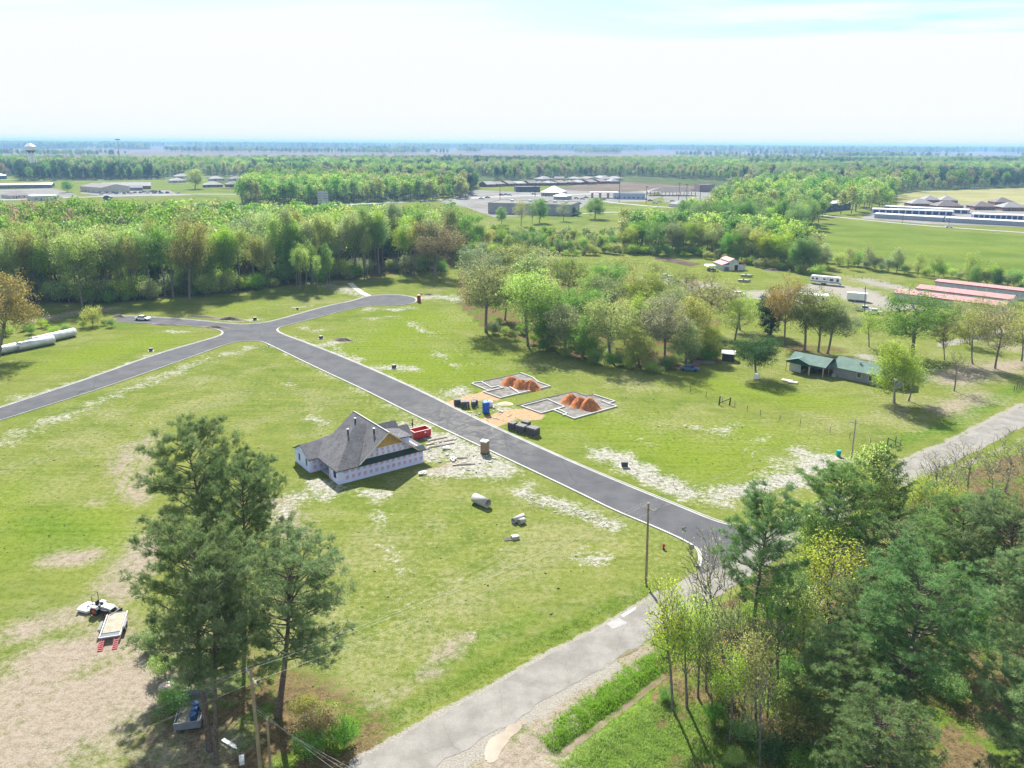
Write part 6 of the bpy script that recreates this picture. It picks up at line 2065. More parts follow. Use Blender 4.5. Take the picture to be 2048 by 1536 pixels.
for i, (x0, x1, y, lab) in enumerate([(1822, 1868, 414, 'leftmost brown hip-roofed house behind the self-storage'), (1874, 1926, 419, 'grey-brown house just behind the self-storage, second from left'), (1880, 1915, 407, 'brown house in the back row, left of the gap'), (1948, 1990, 420, 'brown hip-roofed house behind the blue doors, left'), (2005, 2055, 422, 'brown hip-roofed house at the right edge, front'), (1990, 2030, 411, 'grey hip-roofed house at the right edge, back row'), (1846, 1880, 406, 'brown house in the back row farthest left')]):
    bld('house', lab, (x0, y), (x1, y + .6), 16, 3, 'hip', 4, BRKR, ROOFB if i % 2 else ROOFG, 4, 'house', GH)
for i, (x, y, ty) in enumerate([(1804, 447, 408), (1897, 452, 430)]):
    b = G(x, y)
    t = thing('lamp_post', ('tall thin pole before the front left self-storage row', 'short thin pole at the gap of the front self-storage rows')[i], 'pole', b)
    MB().tube((0, 0, 0), (0, 0, lean_to(b, x, ty)[0]), .14, .1, 6).build('shaft', DKG, t)
    MB().box((0, 0, lean_to(b, x, ty)[0] - .4), (2.2, .2, .2)).build('arm', DKG, t)
car('sedan', WH_, G(1898, 455, .1), R(-14), 'white car driving past the self-storage rows')

GF = 'pale roofs scattered among the far woods'
for i, (x, y) in enumerate([(95, 334), (230, 336), (420, 343), (590, 338), (660, 337), (905, 339), (960, 339), (1300, 342), (1370, 342), (1730, 349), (1800, 349), (1940, 360), (2010, 360)]):
    bld('barn', 'small pale-roofed far building in a clearing of the far woods, ' + NTH[i], (x, y), (x + lr.uniform(9, 17), y), 22, 6, 'gable', 3, M('pale_wall'), WROOF if i % 3 else ROOFG, 2, 'building', GF)
# ------------------------------------------------------------------ trees
# near left pines
GP = 'tall pines at the near left'
for key, bx, by, tx, ty, r, lab in [
    ('pine_a', 420, 1500, 385, 1045, 100, 'tall pine with paired trunk nearest the trailer, near left'), ('pine_c', 432, 1528, 425, 1120, 70, 'slim second pine trunk close beside the tallest near left pine'),
    ('pine_b', 556, 1432, 582, 1072, 108, 'broad-crowned pine nearest the county road, near left'), ('pine_d', 446, 1245, 362, 838, 95, 'rear pine with the highest crown of the near left group'), ('pine_b', 488, 1285, 482, 905, 78, 'rear right pine of the near left group')]:
    plant_px(key, bx, by, tx, ty, r, PCOL, lab, None, 'pine_tree', 'pine tree')
for i, (x, y, h, c, lab) in enumerate([(640, 1480, 3.4, RUST, 'brownish shrub below the broad pine beside the near left pole'), (690, 1490, 2.6, GREEN, 'green shrub at the road edge right of the near left pole'), (610, 1440, 2.6, OLIVE, 'olive shrub right behind the broad pine trunk'), (350, 1420, 3.0, GREEN, 'leafy green shrub hiding the grey open-sided trailer'), (300, 1300, 2.4, GREEN, 'low green shrub between the flatbed trailer and the pines'), (330, 1350, 2.6, LIME, 'lime shrub left of the pine trunks'), (620, 1510, 2.6, GREEN, 'green shrub at the bottom edge right of the short pole')]):
    plant('shrub_%d' % (i % 3), G(x, y), h, h * .62, c, lab, None, 'shrub', 'shrub')

# right foreground wood
for key, bx, by, tx, ty, r, lab in [
    ('pine_c', 1502, 1347, 1541, 976, 92, 'tall dark-trunked pine standing alone before the street junction'),
    ('pine_b', 1795, 1490, 1858, 1112, 140, 'big pine with dark branching trunk in the right foreground'),
    ('pine_a', 2010, 1345, 2035, 1000, 105, 'pine at the right edge with steep dark limbs'),
    ('pine_d', 1652, 1180, 1690, 925, 95, 'pine behind the bright green maple near the county road'),
    ('pine_d', 1790, 1110, 1762, 886, 55, 'small dark-topped pine at the county road edge'),
    ('pine_a', 1880, 1280, 1935, 985, 95, 'pine with rounded crown left of the right-edge pine'),
    ('pine_d', 1705, 1420, 1740, 1168, 85, 'blue-green pine left of the big foreground pine'),
    ('pine_b', 1655, 1500, 1680, 1280, 95, 'low blue-green pine above the olive thicket'),
        ('pine_a', 2090, 1480, 2100, 1120, 130, 'pine cut by the right picture edge, lower'),
    ('pine_b', 1740, 1660, 1770, 1400, 110, 'bottom pine left of the bottom right corner'),
    ('pine_d', 2060, 1660, 2090, 1330, 130, 'pine filling the bottom right corner'),
    ('pine_d', 1760, 1235, 1800, 1040, 75, 'young pine between the maple and the big foreground pine')]:
    plant_px(key, bx, by, tx, ty, r, PCOL, lab, None, 'pine_tree', 'pine tree')
for key, bx, by, tx, ty, r, c, lab in [
    ('young_c', 1750, 1110, 1735, 905, 62, LIME, 'bright green maple beside the county road'), ('young_c', 1640, 1190, 1630, 1015, 60, LIME, 'bright lime tree right of the lone tall pine'), ('young_c', 1700, 1200, 1710, 1040, 55, GREEN, 'green tree under the pine by the county road'),
    ('young_b', 1665, 1290, 1665, 1085, 75, YEL, 'yellow-green budding tree right of the lone tall pine'), ('young_a', 1720, 1260, 1735, 1090, 50, OLIVE, 'olive budding tree behind the blue-green pine'), ('young_c', 1590, 1290, 1590, 1130, 50, GREEN, 'green thicket tree right behind the lone pine trunk'),
    ('young_b', 1345, 1420, 1322, 1165, 55, YEL, 'slender yellow-leafed sapling nearest the county road'), ('young_a', 1374, 1415, 1372, 1190, 50, LIME, 'slender lime sapling, second from the road'), ('young_a', 1396, 1395, 1405, 1180, 42, LIME, 'slender lime sapling, third from the road'), ('young_b', 1412, 1380, 1425, 1220, 40, GREEN, 'slender green sapling left of the bare sapling'),
    ('bare_a', 1448, 1325, 1400, 1062, 62, OLIVE, 'bare forked sapling reaching up before the street junction'), ('bare_b', 1462, 1400, 1470, 1190, 55, OLIVE, 'bare sapling between lime saplings and the lone pine'), ('young_a', 1512, 1460, 1505, 1250, 50, OLIVE, 'thin sapling with dark trunk in front of the lone pine'), ('young_b', 1560, 1400, 1560, 1180, 55, GREEN, 'green sapling right of the lone pine trunk'), ('young_a', 1610, 1330, 1620, 1160, 45, LIME, 'lime sapling above the olive thicket'),
    ('bare_a', 1935, 990, 1940, 885, 50, OLIVE, 'bare branching tree at the county road, right side'), ('bare_b', 2010, 985, 2020, 862, 60, OLIVE, 'larger bare tree at the county road near the right edge'), ('bare_a', 1875, 1000, 1870, 905, 42, OLIVE, 'small bare tree left of the branching bare tree'), ('bare_b', 1985, 1010, 1980, 920, 50, YEL, 'bare budding tree between the two larger bare trees'), ('bare_a', 2060, 1010, 2065, 890, 50, OLIVE, 'bare tree cut by the right edge near the road'),
    ('young_a', 1830, 1060, 1830, 945, 45, YEL, 'thin yellow-green sapling near the road right of the maple'), ('young_b', 1900, 1060, 1905, 965, 45, YEL, 'thin yellow-green tree above the rounded pine'), ('young_b', 1460, 1480, 1455, 1300, 45, LIME, 'lime sapling over the sunlit grass'), ('young_a', 1800, 1180, 1815, 1050, 50, OLIVE, 'olive sapling between maple and right pines'), ('young_c', 1850, 1160, 1850, 1020, 50, GREEN, 'green sapling left of the rounded pine'),
    ('bare_a', 1425, 1440, 1418, 1250, 42, OLIVE, 'bare sapling in front of the green sapling'), ('bare_b', 1490, 1430, 1488, 1240, 46, OLIVE, 'bare sapling just left of the lone pine trunk'), ('bare_a', 1535, 1440, 1540, 1230, 46, OLIVE, 'bare sapling just right of the lone pine trunk'), ('bare_b', 1575, 1330, 1578, 1150, 44, OLIVE, 'bare sapling behind the lone pine, right'), ('bare_a', 1400, 1330, 1392, 1170, 36, OLIVE, 'bare sapling leaning over the county road'), ('bare_b', 1630, 1260, 1636, 1110, 44, OLIVE, 'bare sapling before the yellow-green budding tree'), ('bare_a', 1520, 1530, 1522, 1330, 46, OLIVE, 'bare sapling above the dark thicket at the bottom'), ('bare_b', 1900, 1010, 1905, 915, 46, OLIVE, 'bare tree between the small and the branching bare tree'), ('bare_a', 1840, 1040, 1842, 950, 38, OLIVE, 'bare sapling at the road left of the small bare tree')]:
    plant_px(key, bx, by, tx, ty, r, c, lab, None, 'tree', 'tree')
sr = random.Random(17)
for i, (x, y, h, c) in enumerate([(1590, 1480, 4.6, OLIVE), (1640, 1500, 4.8, OLIVE), (1560, 1430, 3.6, LIME), (1620, 1430, 4.2, YEL), (1490, 1480, 2.4, GREEN), (1430, 1450, 2.2, GREEN), (1540, 1520, 2.6, DARK), (1610, 1545, 2.6, GREEN), (1440, 1400, 2.0, OLIVE), (1530, 1370, 2.6, GREEN), (1580, 1360, 3.2, GREEN), (1640, 1340, 3.0, OLIVE), (1700, 1340, 3.4, GREEN), (1470, 1530, 1.6, LIME), (1720, 1530, 3, GREEN), (1800, 1540, 3, GREEN), (1900, 1400, 3, GREEN), (1500, 1250, 3, LIME), (1560, 1250, 3.4, GREEN), (1460, 1260, 2.6, LIME), (1700, 1130, 3.5, YEL), (1840, 1010, 2.8, YEL), (1800, 1020, 2.5, LIME), (1950, 1040, 3.2, YEL), (2010, 1050, 3.5, YEL), (1780, 1350, 3.4, GREEN), (1860, 1230, 3, OLIVE), (1660, 1560, 3.2, GREEN), (1760, 1590, 3.0, OLIVE), (1380, 1290, 1.8, LIME), (1420, 1330, 1.8, YEL), (1330, 1400, 1.5, GREEN), (1950, 1250, 3.0, GREEN)]):
    plant('shrub_%d' % (i % 3), G(x, y), h, h * .62, c, 'leafy shrub in the thicket under the right foreground pines', 'shrubs under the right foreground pines', 'shrub', 'shrub')

# the grove in the middle
GG = 'trees of the middle grove'
for key, bx, by, tx, ty, r, c, lab in [
    ('oak_a', 972, 664, 966, 520, 66, (0.325, 0.374, 0.124), 'wide olive oak with dark trunk at the left end of the grove'), ('round_a', 1056, 692, 1060, 533, 60, LIME, 'tall light green tree beside the wide oak'), ('round_b', 1130, 708, 1126, 608, 46, GREY, 'grey-green oval tree in the front of the grove'), ('oak_b', 1222, 722, 1216, 588, 62, OLIVE, 'broad olive tree in the centre front of the grove'), ('oak_a', 1330, 728, 1325, 588, 58, (0.318, 0.355, 0.168), 'brownish olive tree right of the grove centre front'), ('round_a', 1290, 705, 1290, 583, 36, LIME, 'narrow lime tree between the two olive front trees'), ('round_b', 1385, 705, 1388, 592, 42, YEL, 'yellow-lime tree at the right of the grove front'), ('airy_a', 1412, 672, 1428, 548, 66, (0.350, 0.335, 0.158), 'spreading oak with bare lower limbs and rusty tints, grove right end'), ('airy_b', 1470, 680, 1480, 597, 46, LIME, 'light airy tree right of the spreading rusty oak'),
    ('round_a', 1168, 678, 1165, 570, 48, GREEN, 'dark green tree behind the grey-green oval tree'), ('round_b', 1115, 665, 1110, 575, 40, GREEN, 'green tree behind the tall light green tree'), ('oak_b', 1210, 650, 1205, 548, 45, GREY, 'grey tree inside the grove behind the centre front'), ('oak_a', 1285, 650, 1290, 540, 58, (0.318, 0.384, 0.102), 'wide yellow-olive crown at the back right of the grove'), ('round_a', 1215, 615, 1218, 520, 42, GREEN, 'deep green crown at the back of the grove'), ('oak_b', 1140, 605, 1140, 508, 48, (0.318, 0.374, 0.112), 'yellow-olive crown at the back centre of the grove'), ('airy_a', 1085, 590, 1085, 495, 42, PALE, 'pale airy tree at the back left of the grove'), ('oak_a', 1030, 585, 1030, 485, 55, OLIVE, 'brown-olive crown behind the wide oak, upper'), ('oak_b', 960, 590, 955, 490, 50, (0.302, 0.346, 0.158), 'brown-olive crown behind the wide oak, left'), ('oak_b', 1250, 690, 1250, 600, 45, OLIVE, 'olive tree tucked in between the grove front trees'), ('round_b', 1350, 680, 1352, 575, 45, (0.318, 0.355, 0.135), 'yellow-brown tree behind the brownish front tree'), ('airy_b', 1245, 570, 1245, 515, 36, OLIVE, 'airy tree at the far back of the grove'), ('airy_a', 1370, 590, 1372, 535, 36, OLIVE, 'airy olive tree before the little red-roofed house'), ('airy_b', 1310, 565, 1310, 520, 30, OLIVE, 'small airy tree before the tilled garden'), ('round_a', 1010, 640, 1012, 545, 40, LIME, 'lime tree squeezed between the wide oak and the light green tree'), ('oak_a', 1080, 640, 1085, 545, 45, OLIVE, 'olive tree behind the tall light green tree'), ('round_c', 1165, 720, 1168, 628, 36, GREEN, 'green low tree at the grove front between oval and olive trees'), ('round_c', 1278, 735, 1275, 650, 36, OLIVE, 'olive low tree at the very front of the grove'), ('round_c', 1372, 728, 1372, 640, 34, GREY, 'grey-green low tree at the grove front right'), ('round_c', 1095, 700, 1093, 610, 32, GREEN, 'green low tree between the light green and oval trees'), ('round_c', 1190, 640, 1192, 540, 40, LIME, 'lime crown rising inside the grove'), ('round_c', 1060, 600, 1058, 500, 40, PALE, 'pale crown behind the tall light green tree'), ('oak_b', 1330, 640, 1330, 545, 45, OLIVE, 'olive crown at the back right of the grove'), ('round_b', 1420, 720, 1422, 650, 26, YEL, 'small yellow-lime tree at the grove right foot')]:
    plant_px(key, bx, by, tx, ty, r * 1.04, c, lab, GG)
for i in range(46):
    x = 985 + i * 10 + sr.uniform(-8, 8)
    y = np.interp(x, [985, 1130, 1240, 1330, 1440], [672, 716, 738, 748, 722]) + sr.uniform(-26, 2)
    plant('shrub_%d' % (i % 3), G(x, y), sr.uniform(1.6, 4.0), None, sr.choice([GREEN, OLIVE, GREY, LIME]), 'understorey shrub along the foot of the middle grove', 'shrubs along the grove foot', 'shrub', 'shrub')

# yard trees round the green roofed house
for key, bx, by, tx, ty, r, c, lab in [
    ('round_a', 1512, 754, 1513, 670, 50, (0.060, 0.158, 0.036), 'round dark green tree on the lawn left of the garage'), ('cedar', 1541, 670, 1540, 566, 30, (0.060, 0.128, 0.054), 'dark conical pine behind the yard'), ('oak_b', 1568, 690, 1575, 552, 42, (0.315, 0.255, 0.098), 'tall rusty green tree right of the conical pine'), ('oak_a', 1609, 702, 1628, 572, 58, (0.240, 0.262, 0.083), 'tall tree with dark trunk behind the garage, left of the pair'), ('oak_b', 1636, 704, 1645, 585, 50, LIME, 'tall light tree with dark trunk behind the garage'), ('oak_a', 1655, 707, 1692, 600, 52, GREY, 'low spreading grey-green tree right behind the garage'), ('airy_b', 1738, 694, 1742, 622, 28, LIME, 'small young lime tree on the drive lawn'), ('oak_b', 1825, 712, 1828, 583, 82, (0.158, 0.277, 0.048), 'large spreading green tree before the red-roofed sheds'), ('round_b', 1788, 806, 1800, 682, 54, (0.360, 0.450, 0.075), 'light lime tree at the gable of the grey house'), ('airy_a', 1817, 802, 1842, 715, 42, PALE, 'pale thin tree right beside the light lime tree'), ('airy_b', 1889, 720, 1890, 632, 28, (0.330, 0.262, 0.150), 'thin pinkish tree right of the large green tree'), ('airy_a', 1945, 728, 1946, 618, 42, (0.345, 0.338, 0.105), 'airy yellow-olive tree in the right yard'), ('airy_b', 1990, 737, 1998, 612, 52, (0.352, 0.338, 0.120), 'broad airy tree in the right yard on bare earth'), ('airy_a', 2043, 722, 2045, 615, 44, YEL, 'yellow tree at the right edge in the yard'), ('airy_b', 1915, 662, 1918, 600, 34, OLIVE, 'olive tree before the middle red-roofed shed'), ('bare_a', 1908, 782, 1920, 702, 36, OLIVE, 'nearly bare tree on the verge right of the pale tree'), ('airy_a', 1965, 660, 1968, 590, 36, OLIVE, 'airy tree before the far red-roofed shed'), ('airy_b', 2020, 670, 2022, 600, 38, OLIVE, 'airy brown-green tree at the right edge, behind'), ('airy_a', 1480, 660, 1482, 585, 40, LIME, 'lime tree left of the conical pine'), ('airy_b', 1940, 690, 1938, 620, 34, OLIVE, 'thin olive tree between the yellow-olive and pinkish trees')]:
    plant_px(key, bx, by, tx, ty, r, c, lab, None)

# left edge
for key, bx, by, tx, ty, r, c, lab in [('oak_a', -2, 712, 18, 540, 74, (0.40, .30, .13), 'orange-brown budding oak cut by the left edge'), ('oak_b', -60, 680, -60, 560, 60, RUST, 'orange-brown tree beyond the left edge oak')]:
    plant_px(key, bx, by, tx, ty, r, c, lab, None)
plant('shrub_0', G(186, 652), 6.0, 3.0, YEL, 'yellow-lime bushy shrub left of the white car', None, 'shrub', 'shrub')
for i in range(15):
    x = sr.uniform(-20, 235)
    plant('shrub_%d' % (i % 3), G(x, 655 + sr.uniform(-8, 8) + (235 - x) * .05), sr.uniform(1.6, 3.2), None, sr.choice([GREEN, LIME, OLIVE]), 'low green shrub behind the silver culvert pipes', 'shrubs behind the culvert pipes', 'shrub', 'shrub')

# tree belt behind the grove, hedge along the pasture
TAKEN = []


def row(pts, n, h0, h1, cols, keys, label, group, jy=4, name='tree', cat='tree', wscale=None):
    for i in range(n):
        t = (i + sr.uniform(.15, .85)) / n
        xs = [p[0] for p in pts]
        x = xs[0] + (xs[-1] - xs[0]) * t
        y = np.interp(x, xs, [p[1] for p in pts]) + sr.uniform(-jy, jy)
        plant(sr.choice(keys), G(x, y), sr.uniform(h0, h1), None, sr.choice(cols), label, group, name, cat)


MIX = [LIME, GREEN, OLIVE, GREEN, LIME, GREY, YEL]
BELT = ['oak_a', 'oak_b', 'round_a', 'round_b', 'round_a', 'airy_a']
row([(905, 500), (1000, 500), (1110, 506), (1230, 503)], 24, 7, 12.5, MIX, BELT, 'tree in the belt behind the middle grove, left of the meadow', 'tree belt behind the grove, left', 4)
row([(1235, 500), (1400, 508), (1480, 522), (1560, 534), (1630, 546)], 34, 11, 20, MIX, BELT, 'tree in the belt along the far side of the meadow', 'tree belt along the meadow', 4)
row([(1360, 462), (1500, 465), (1620, 462)], 20, 16, 22, [GREEN, LIME, GREEN, (0.18, .32, .05)], BELT, 'bright green tree in the copse left of the pasture', 'copse left of the pasture', 5)
row([(905, 505), (1110, 511), (1235, 506), (1400, 513), (1480, 527), (1560, 539), (1640, 552)], 60, 2.5, 6, [GREEN, OLIVE, LIME, GREY], ['shrub_0', 'shrub_1', 'shrub_2'], 'shrub along the foot of the tree belt at the far meadow side', 'shrubs along the tree belt', 3, 'shrub', 'shrub')
row([(1600, 518), (1700, 532), (1850, 548), (1990, 570), (2080, 585)], 34, 3, 7, [GREEN, OLIVE, LIME, GREY], ['shrub_0', 'shrub_1', 'shrub_2'], 'shrub in the hedge between yard and pasture', 'hedge shrubs by the pasture', 4, 'shrub', 'shrub')
row([(1580, 530), (1800, 545), (2000, 570)], 9, 8, 13, [PALE, LIME, OLIVE], ['airy_a', 'airy_b', 'round_b'], 'small tree rising from the hedge by the pasture', 'hedge trees by the pasture', 3)
for x, y, h, c, lab in [(1945, 575, 9, GREEN, 'dense green tree at the right end of the pasture hedge'), (1990, 580, 9, DARK, 'dark green tree at the right end of the pasture hedge')]:
    plant('round_b', G(x, y), h, None, c, lab)
for bx, by, ty, r, c, lab in [(1003, 449, 413, 13, GREEN, 'small round tree on the lawn, leftmost before the grey store'), (1042, 452, 402, 17, OLIVE, 'thin olive tree before the grey store, second from left'), (1064, 448, 405, 13, GREY, 'thin grey tree before the middle of the grey store'), (1079, 446, 396, 20, GREEN, 'full green tree before the middle of the grey store'), (1127, 442, 405, 16, GREY, 'nearly bare tree before the right end of the grey store'), (1190, 438, 394, 24, GREEN, 'round green tree right of the grey store'), (1149, 430, 413, 7, GREEN, 'tiny tree right of the grey store corner'), (1437, 412, 374, 20, GREEN, 'round green tree before the mauve box building'), (390, 378, 337, 19, LIME, 'large round light tree among the far left houses'), (134, 385, 360, 13, GREEN, 'round bush-like tree left of the beige hall')]:
    plant_px('airy_b' if c is GREY or c is OLIVE else 'round_b', bx, by, bx, ty, r, c, lab)

# ------------------------------------------------------------------ the big wood on the left
WFRONT = [(-120, 640), (0, 614), (100, 603), (220, 605), (330, 596), (470, 585), (560, 573), (690, 558), (760, 552), (905, 542)]
wk = ['wood_0', 'wood_1', 'wood_2', 'wood_3']
WC = [LIME, PALE, GREEN, (0.28, .42, .11), OLIVE, PALE, LIME, (0.28, .42, .11), PALE, OLIVE, LIME, GREY]
for k_ in range(44):
    t = (k_ + sr.uniform(.0, 1.)) / 44
    x = -110 + 890 * t
    y = np.interp(x, [p[0] for p in WFRONT], [p[1] for p in WFRONT]) - sr.uniform(0, 5)
    plant(sr.choice(wk + (['round_a', 'round_c'] if x < 600 else [])), G(x, y), sr.uniform(20, 29), sr.uniform(3.6, 5.8), sr.choice(WC), 'tall leafing tree in the front row of the big left wood', 'front row of the big left wood')
for k_ in range(26):
    t = (k_ + sr.random()) / 26
    x = -110 + 1010 * t
    y = np.interp(x, [p[0] for p in WFRONT], [p[1] for p in WFRONT]) - sr.uniform(6, 26)
    plant(sr.choice(wk + (['round_a', 'round_c'] if x < 600 else [])), G(x, y), sr.uniform(21, 29), sr.uniform(4.2, 6.0), sr.choice(WC), 'tall leafing tree just behind the front row of the big left wood', 'second rows of the big left wood')
for k_ in range(46):
    x = sr.uniform(610, 880)
    y = np.interp(x, [p[0] for p in WFRONT], [p[1] for p in WFRONT]) - sr.uniform(-2, 24)
    plant(sr.choice(['thin_a', 'thin_b']), G(x, y), sr.uniform(20, 27), None, sr.choice([LIME, LIME, PALE, YEL]), 'slender straight young tree in the thin wood above the cul-de-sac', 'slender trees above the cul-de-sac')
for k_ in range(9):
    plant(sr.choice(['thin_a', 'thin_b']), G(sr.uniform(580, 700), sr.uniform(572, 586)), sr.uniform(13, 19), None, sr.choice([LIME, GREEN]), 'slender tree standing out in front of the left wood near the cul-de-sac', 'outlying slender trees')
for key, bx, by, tx, ty, r, c, lab in [('oak_b', 870, 552, 872, 440, 62, (0.28, .245, .125), 'broad brownish tree at the right end of the big left wood'), ('oak_a', 925, 520, 935, 420, 50, GREEN, 'deep green tree above the right end of the left wood'), ('oak_a', 379, 597, 378, 430, 52, (0.30, .27, .09), 'olive-brown tall tree in the front of the left wood above the white car'), ('round_a', 165, 612, 150, 455, 48, (0.31, .43, .07), 'large light lime tree in the front of the left wood')]:
    plant_px(key, bx, by, tx, ty, r, c, lab)
for k_ in range(90):
    t = sr.random()
    x = -60 + 950 * t
    y = np.interp(x, [p[0] for p in WFRONT], [p[1] for p in WFRONT]) - sr.uniform(-3, 10)
    plant('shrub_%d' % (k_ % 3), G(x, y), sr.uniform(2.5, 9), None, sr.choice([GREEN, LIME, PALE, GREY]), 'understorey shrub along the foot of the big left wood', 'shrubs along the left wood', 'shrub', 'shrub')

CNAME = {LIME: 'light lime', GREEN: 'green', OLIVE: 'olive', RUST: 'rusty', PALE: 'pale', DARK: 'dark green', YEL: 'yellow-green', GREY: 'grey-green'}
ORD = ['leftmost', 'second', 'third', 'fourth', 'fifth', 'sixth', 'seventh', 'eighth', 'ninth', 'tenth', 'eleventh', 'twelfth', 'thirteenth', 'fourteenth']


def px_of(p):
    cz = p.y * CP + CAM_H * SP
    return 1024 + F_PX * p.x / cz


def name_group(group, noun, where):
    """tell the members of a planted group apart by tint, landmark and order"""
    box = {}
    for o in [o for o in COL.objects if o.get('group') == group]:
        x = px_of(o.location)
        w = next(t for lim, t in where if x < lim)
        c = tuple(o['_c'])
        nm = next((n for k_, n in CNAME.items() if all(abs(a - round(b, 3)) < .002 for a, b in zip(c, k_))), 'mid-green' if c[1] > c[0] else 'brownish')
        box.setdefault((nm, w), []).append((x, o))
    for (nm, w), lst in box.items():
        lst.sort(key=lambda q: q[0])
        for i, (x, o) in enumerate(lst):
            o['label'] = ' '.join(((ORD[min(i, 13)] + ' ') if len(lst) > 1 else '').split() + [nm, noun, w])


WZ = [(120, 'at the far left end'), (240, 'left of the white car'), (380, 'above the white car'), (520, 'above the road crossing'), (660, 'left of the cul-de-sac'), (780, 'above the cul-de-sac'), (9999, 'right of the cul-de-sac')]
name_group('front row of the big left wood', 'front-row tree of the left wood', WZ)
name_group('second rows of the big left wood', 'second-row tree of the left wood', WZ)
name_group('slender trees above the cul-de-sac', 'slender wood tree', WZ)
name_group('outlying slender trees', 'slender outlying tree', WZ)
name_group('shrubs along the left wood', 'shrub at the left wood foot', WZ)
BZ = [(1010, 'above the grove left end'), (1120, 'below the grey store'), (1240, 'left of the meadow'), (1340, 'above the tilled garden'), (1440, 'behind the garden meadow'), (1500, 'behind the barn'), (1570, 'right of the barn'), (9999, 'by the travel trailer')]
for g_, n_ in (('tree belt behind the grove, left', 'belt tree'), ('tree belt along the meadow', 'belt tree'), ('copse left of the pasture', 'copse tree'), ('shrubs along the tree belt', 'shrub at the tree belt foot')):
    name_group(g_, n_, BZ)
HZ = [(1680, 'left of the travel trailer'), (1760, 'beside the travel trailer'), (1860, 'in the middle of the pasture hedge'), (9999, 'behind the red-roofed sheds')]
name_group('hedge shrubs by the pasture', 'hedge shrub', HZ)
name_group('hedge trees by the pasture', 'small hedge tree', HZ)
name_group('shrubs along the grove foot', 'shrub at the grove foot', [(1060, 'under the wide oak'), (1180, 'under the oval tree'), (1300, 'under the grove centre'), (9999, 'near the blue car')])
name_group('shrubs under the right foreground pines', 'thicket shrub', [(1480, 'by the slender saplings'), (1620, 'around the lone pine'), (1760, 'under the blue-green pine'), (9999, 'under the right pines')])
name_group('shrubs behind the culvert pipes', 'shrub behind the culvert pipes', [(100, 'at the left edge'), (9999, 'left of the white car')])
for o in COL.objects:
    if '_c' in o:
        del o['_c']

# ------------------------------------------------------------------ uncountable woods: scattered copies as one mass
LIBCOL = bpy.data.collections.new('far_tree_kinds')


def lo_tree(i, col, seed, H, cb, Rc, N, per, size, pine=False):
    rng, segs, tips = grow(seed, H, cb, Rc, N, lobes=7, trunk_top=.75, r0=.3, fill=.5)
    segs = segs[segs[:, 6] > .06]
    tm = tubes(segs, BARK, 'far_trunk')
    cm_ = leaf_cloud(rng, tips, per, .75, size, leaf_mat('far_leaves_%d' % i, False, col, .5, .4), 'far_crown')
    ta, tb = bpy.data.objects.new('far_t', tm), bpy.data.objects.new('far_c', cm_)
    bm = bmesh.new()
    bm.from_mesh(tm)
    n0 = len(bm.faces)
    me = bpy.data.meshes.new('far_tree')
    V = np.concatenate([np.array([v.co for v in tm.vertices]), np.array([v.co for v in cm_.vertices])])
    F = [tuple(p.vertices) for p in tm.polygons] + [tuple(a + len(tm.vertices) for a in p.vertices) for p in cm_.polygons]
    bm.free()
    me.from_pydata(V.tolist(), [], F)
    me.materials.append(BARK)
    me.materials.append(cm_.materials[0])
    me.polygons.foreach_set('material_index', [0] * len(tm.polygons) + [1] * len(cm_.polygons))
    tint = np.concatenate([np.zeros(len(tm.polygons)), np.random.default_rng(seed).random(len(cm_.polygons))])
    a = me.attributes.new('tint', 'FLOAT', 'FACE')
    a.data.foreach_set('value', tint.astype(np.float32))
    bpy.data.objects.remove(ta)
    bpy.data.objects.remove(tb)
    o = bpy.data.objects.new('far_tree_%02d' % i, me)
    LIBCOL.objects.link(o)


for i, (col, seed, H_, cb, Rc, N_, per, size) in enumerate([(LIME, 201, 20, 5, 5.8, 120, 9, 1.1), (GREEN, 202, 20, 4, 6, 120, 9, 1.1), (OLIVE, 203, 19, 5, 5.6, 110, 9, 1.1), (GREY, 204, 19, 5, 5.2, 110, 8, 1.1), ((0.22, .34, .06), 205, 21, 6, 5.6, 120, 9, 1.1), ((0.30, .235, .13), 206, 19, 5, 5.2, 110, 8, 1.0), ((0.060, .115, .060), 207, 22, 5, 4.4, 120, 10, 1.1), ((0.07, .13, .065), 208, 20, 3, 4.0, 120, 10, 1.1)]):
    lo_tree(i, col, seed, H_, cb, Rc, N_, per, size)


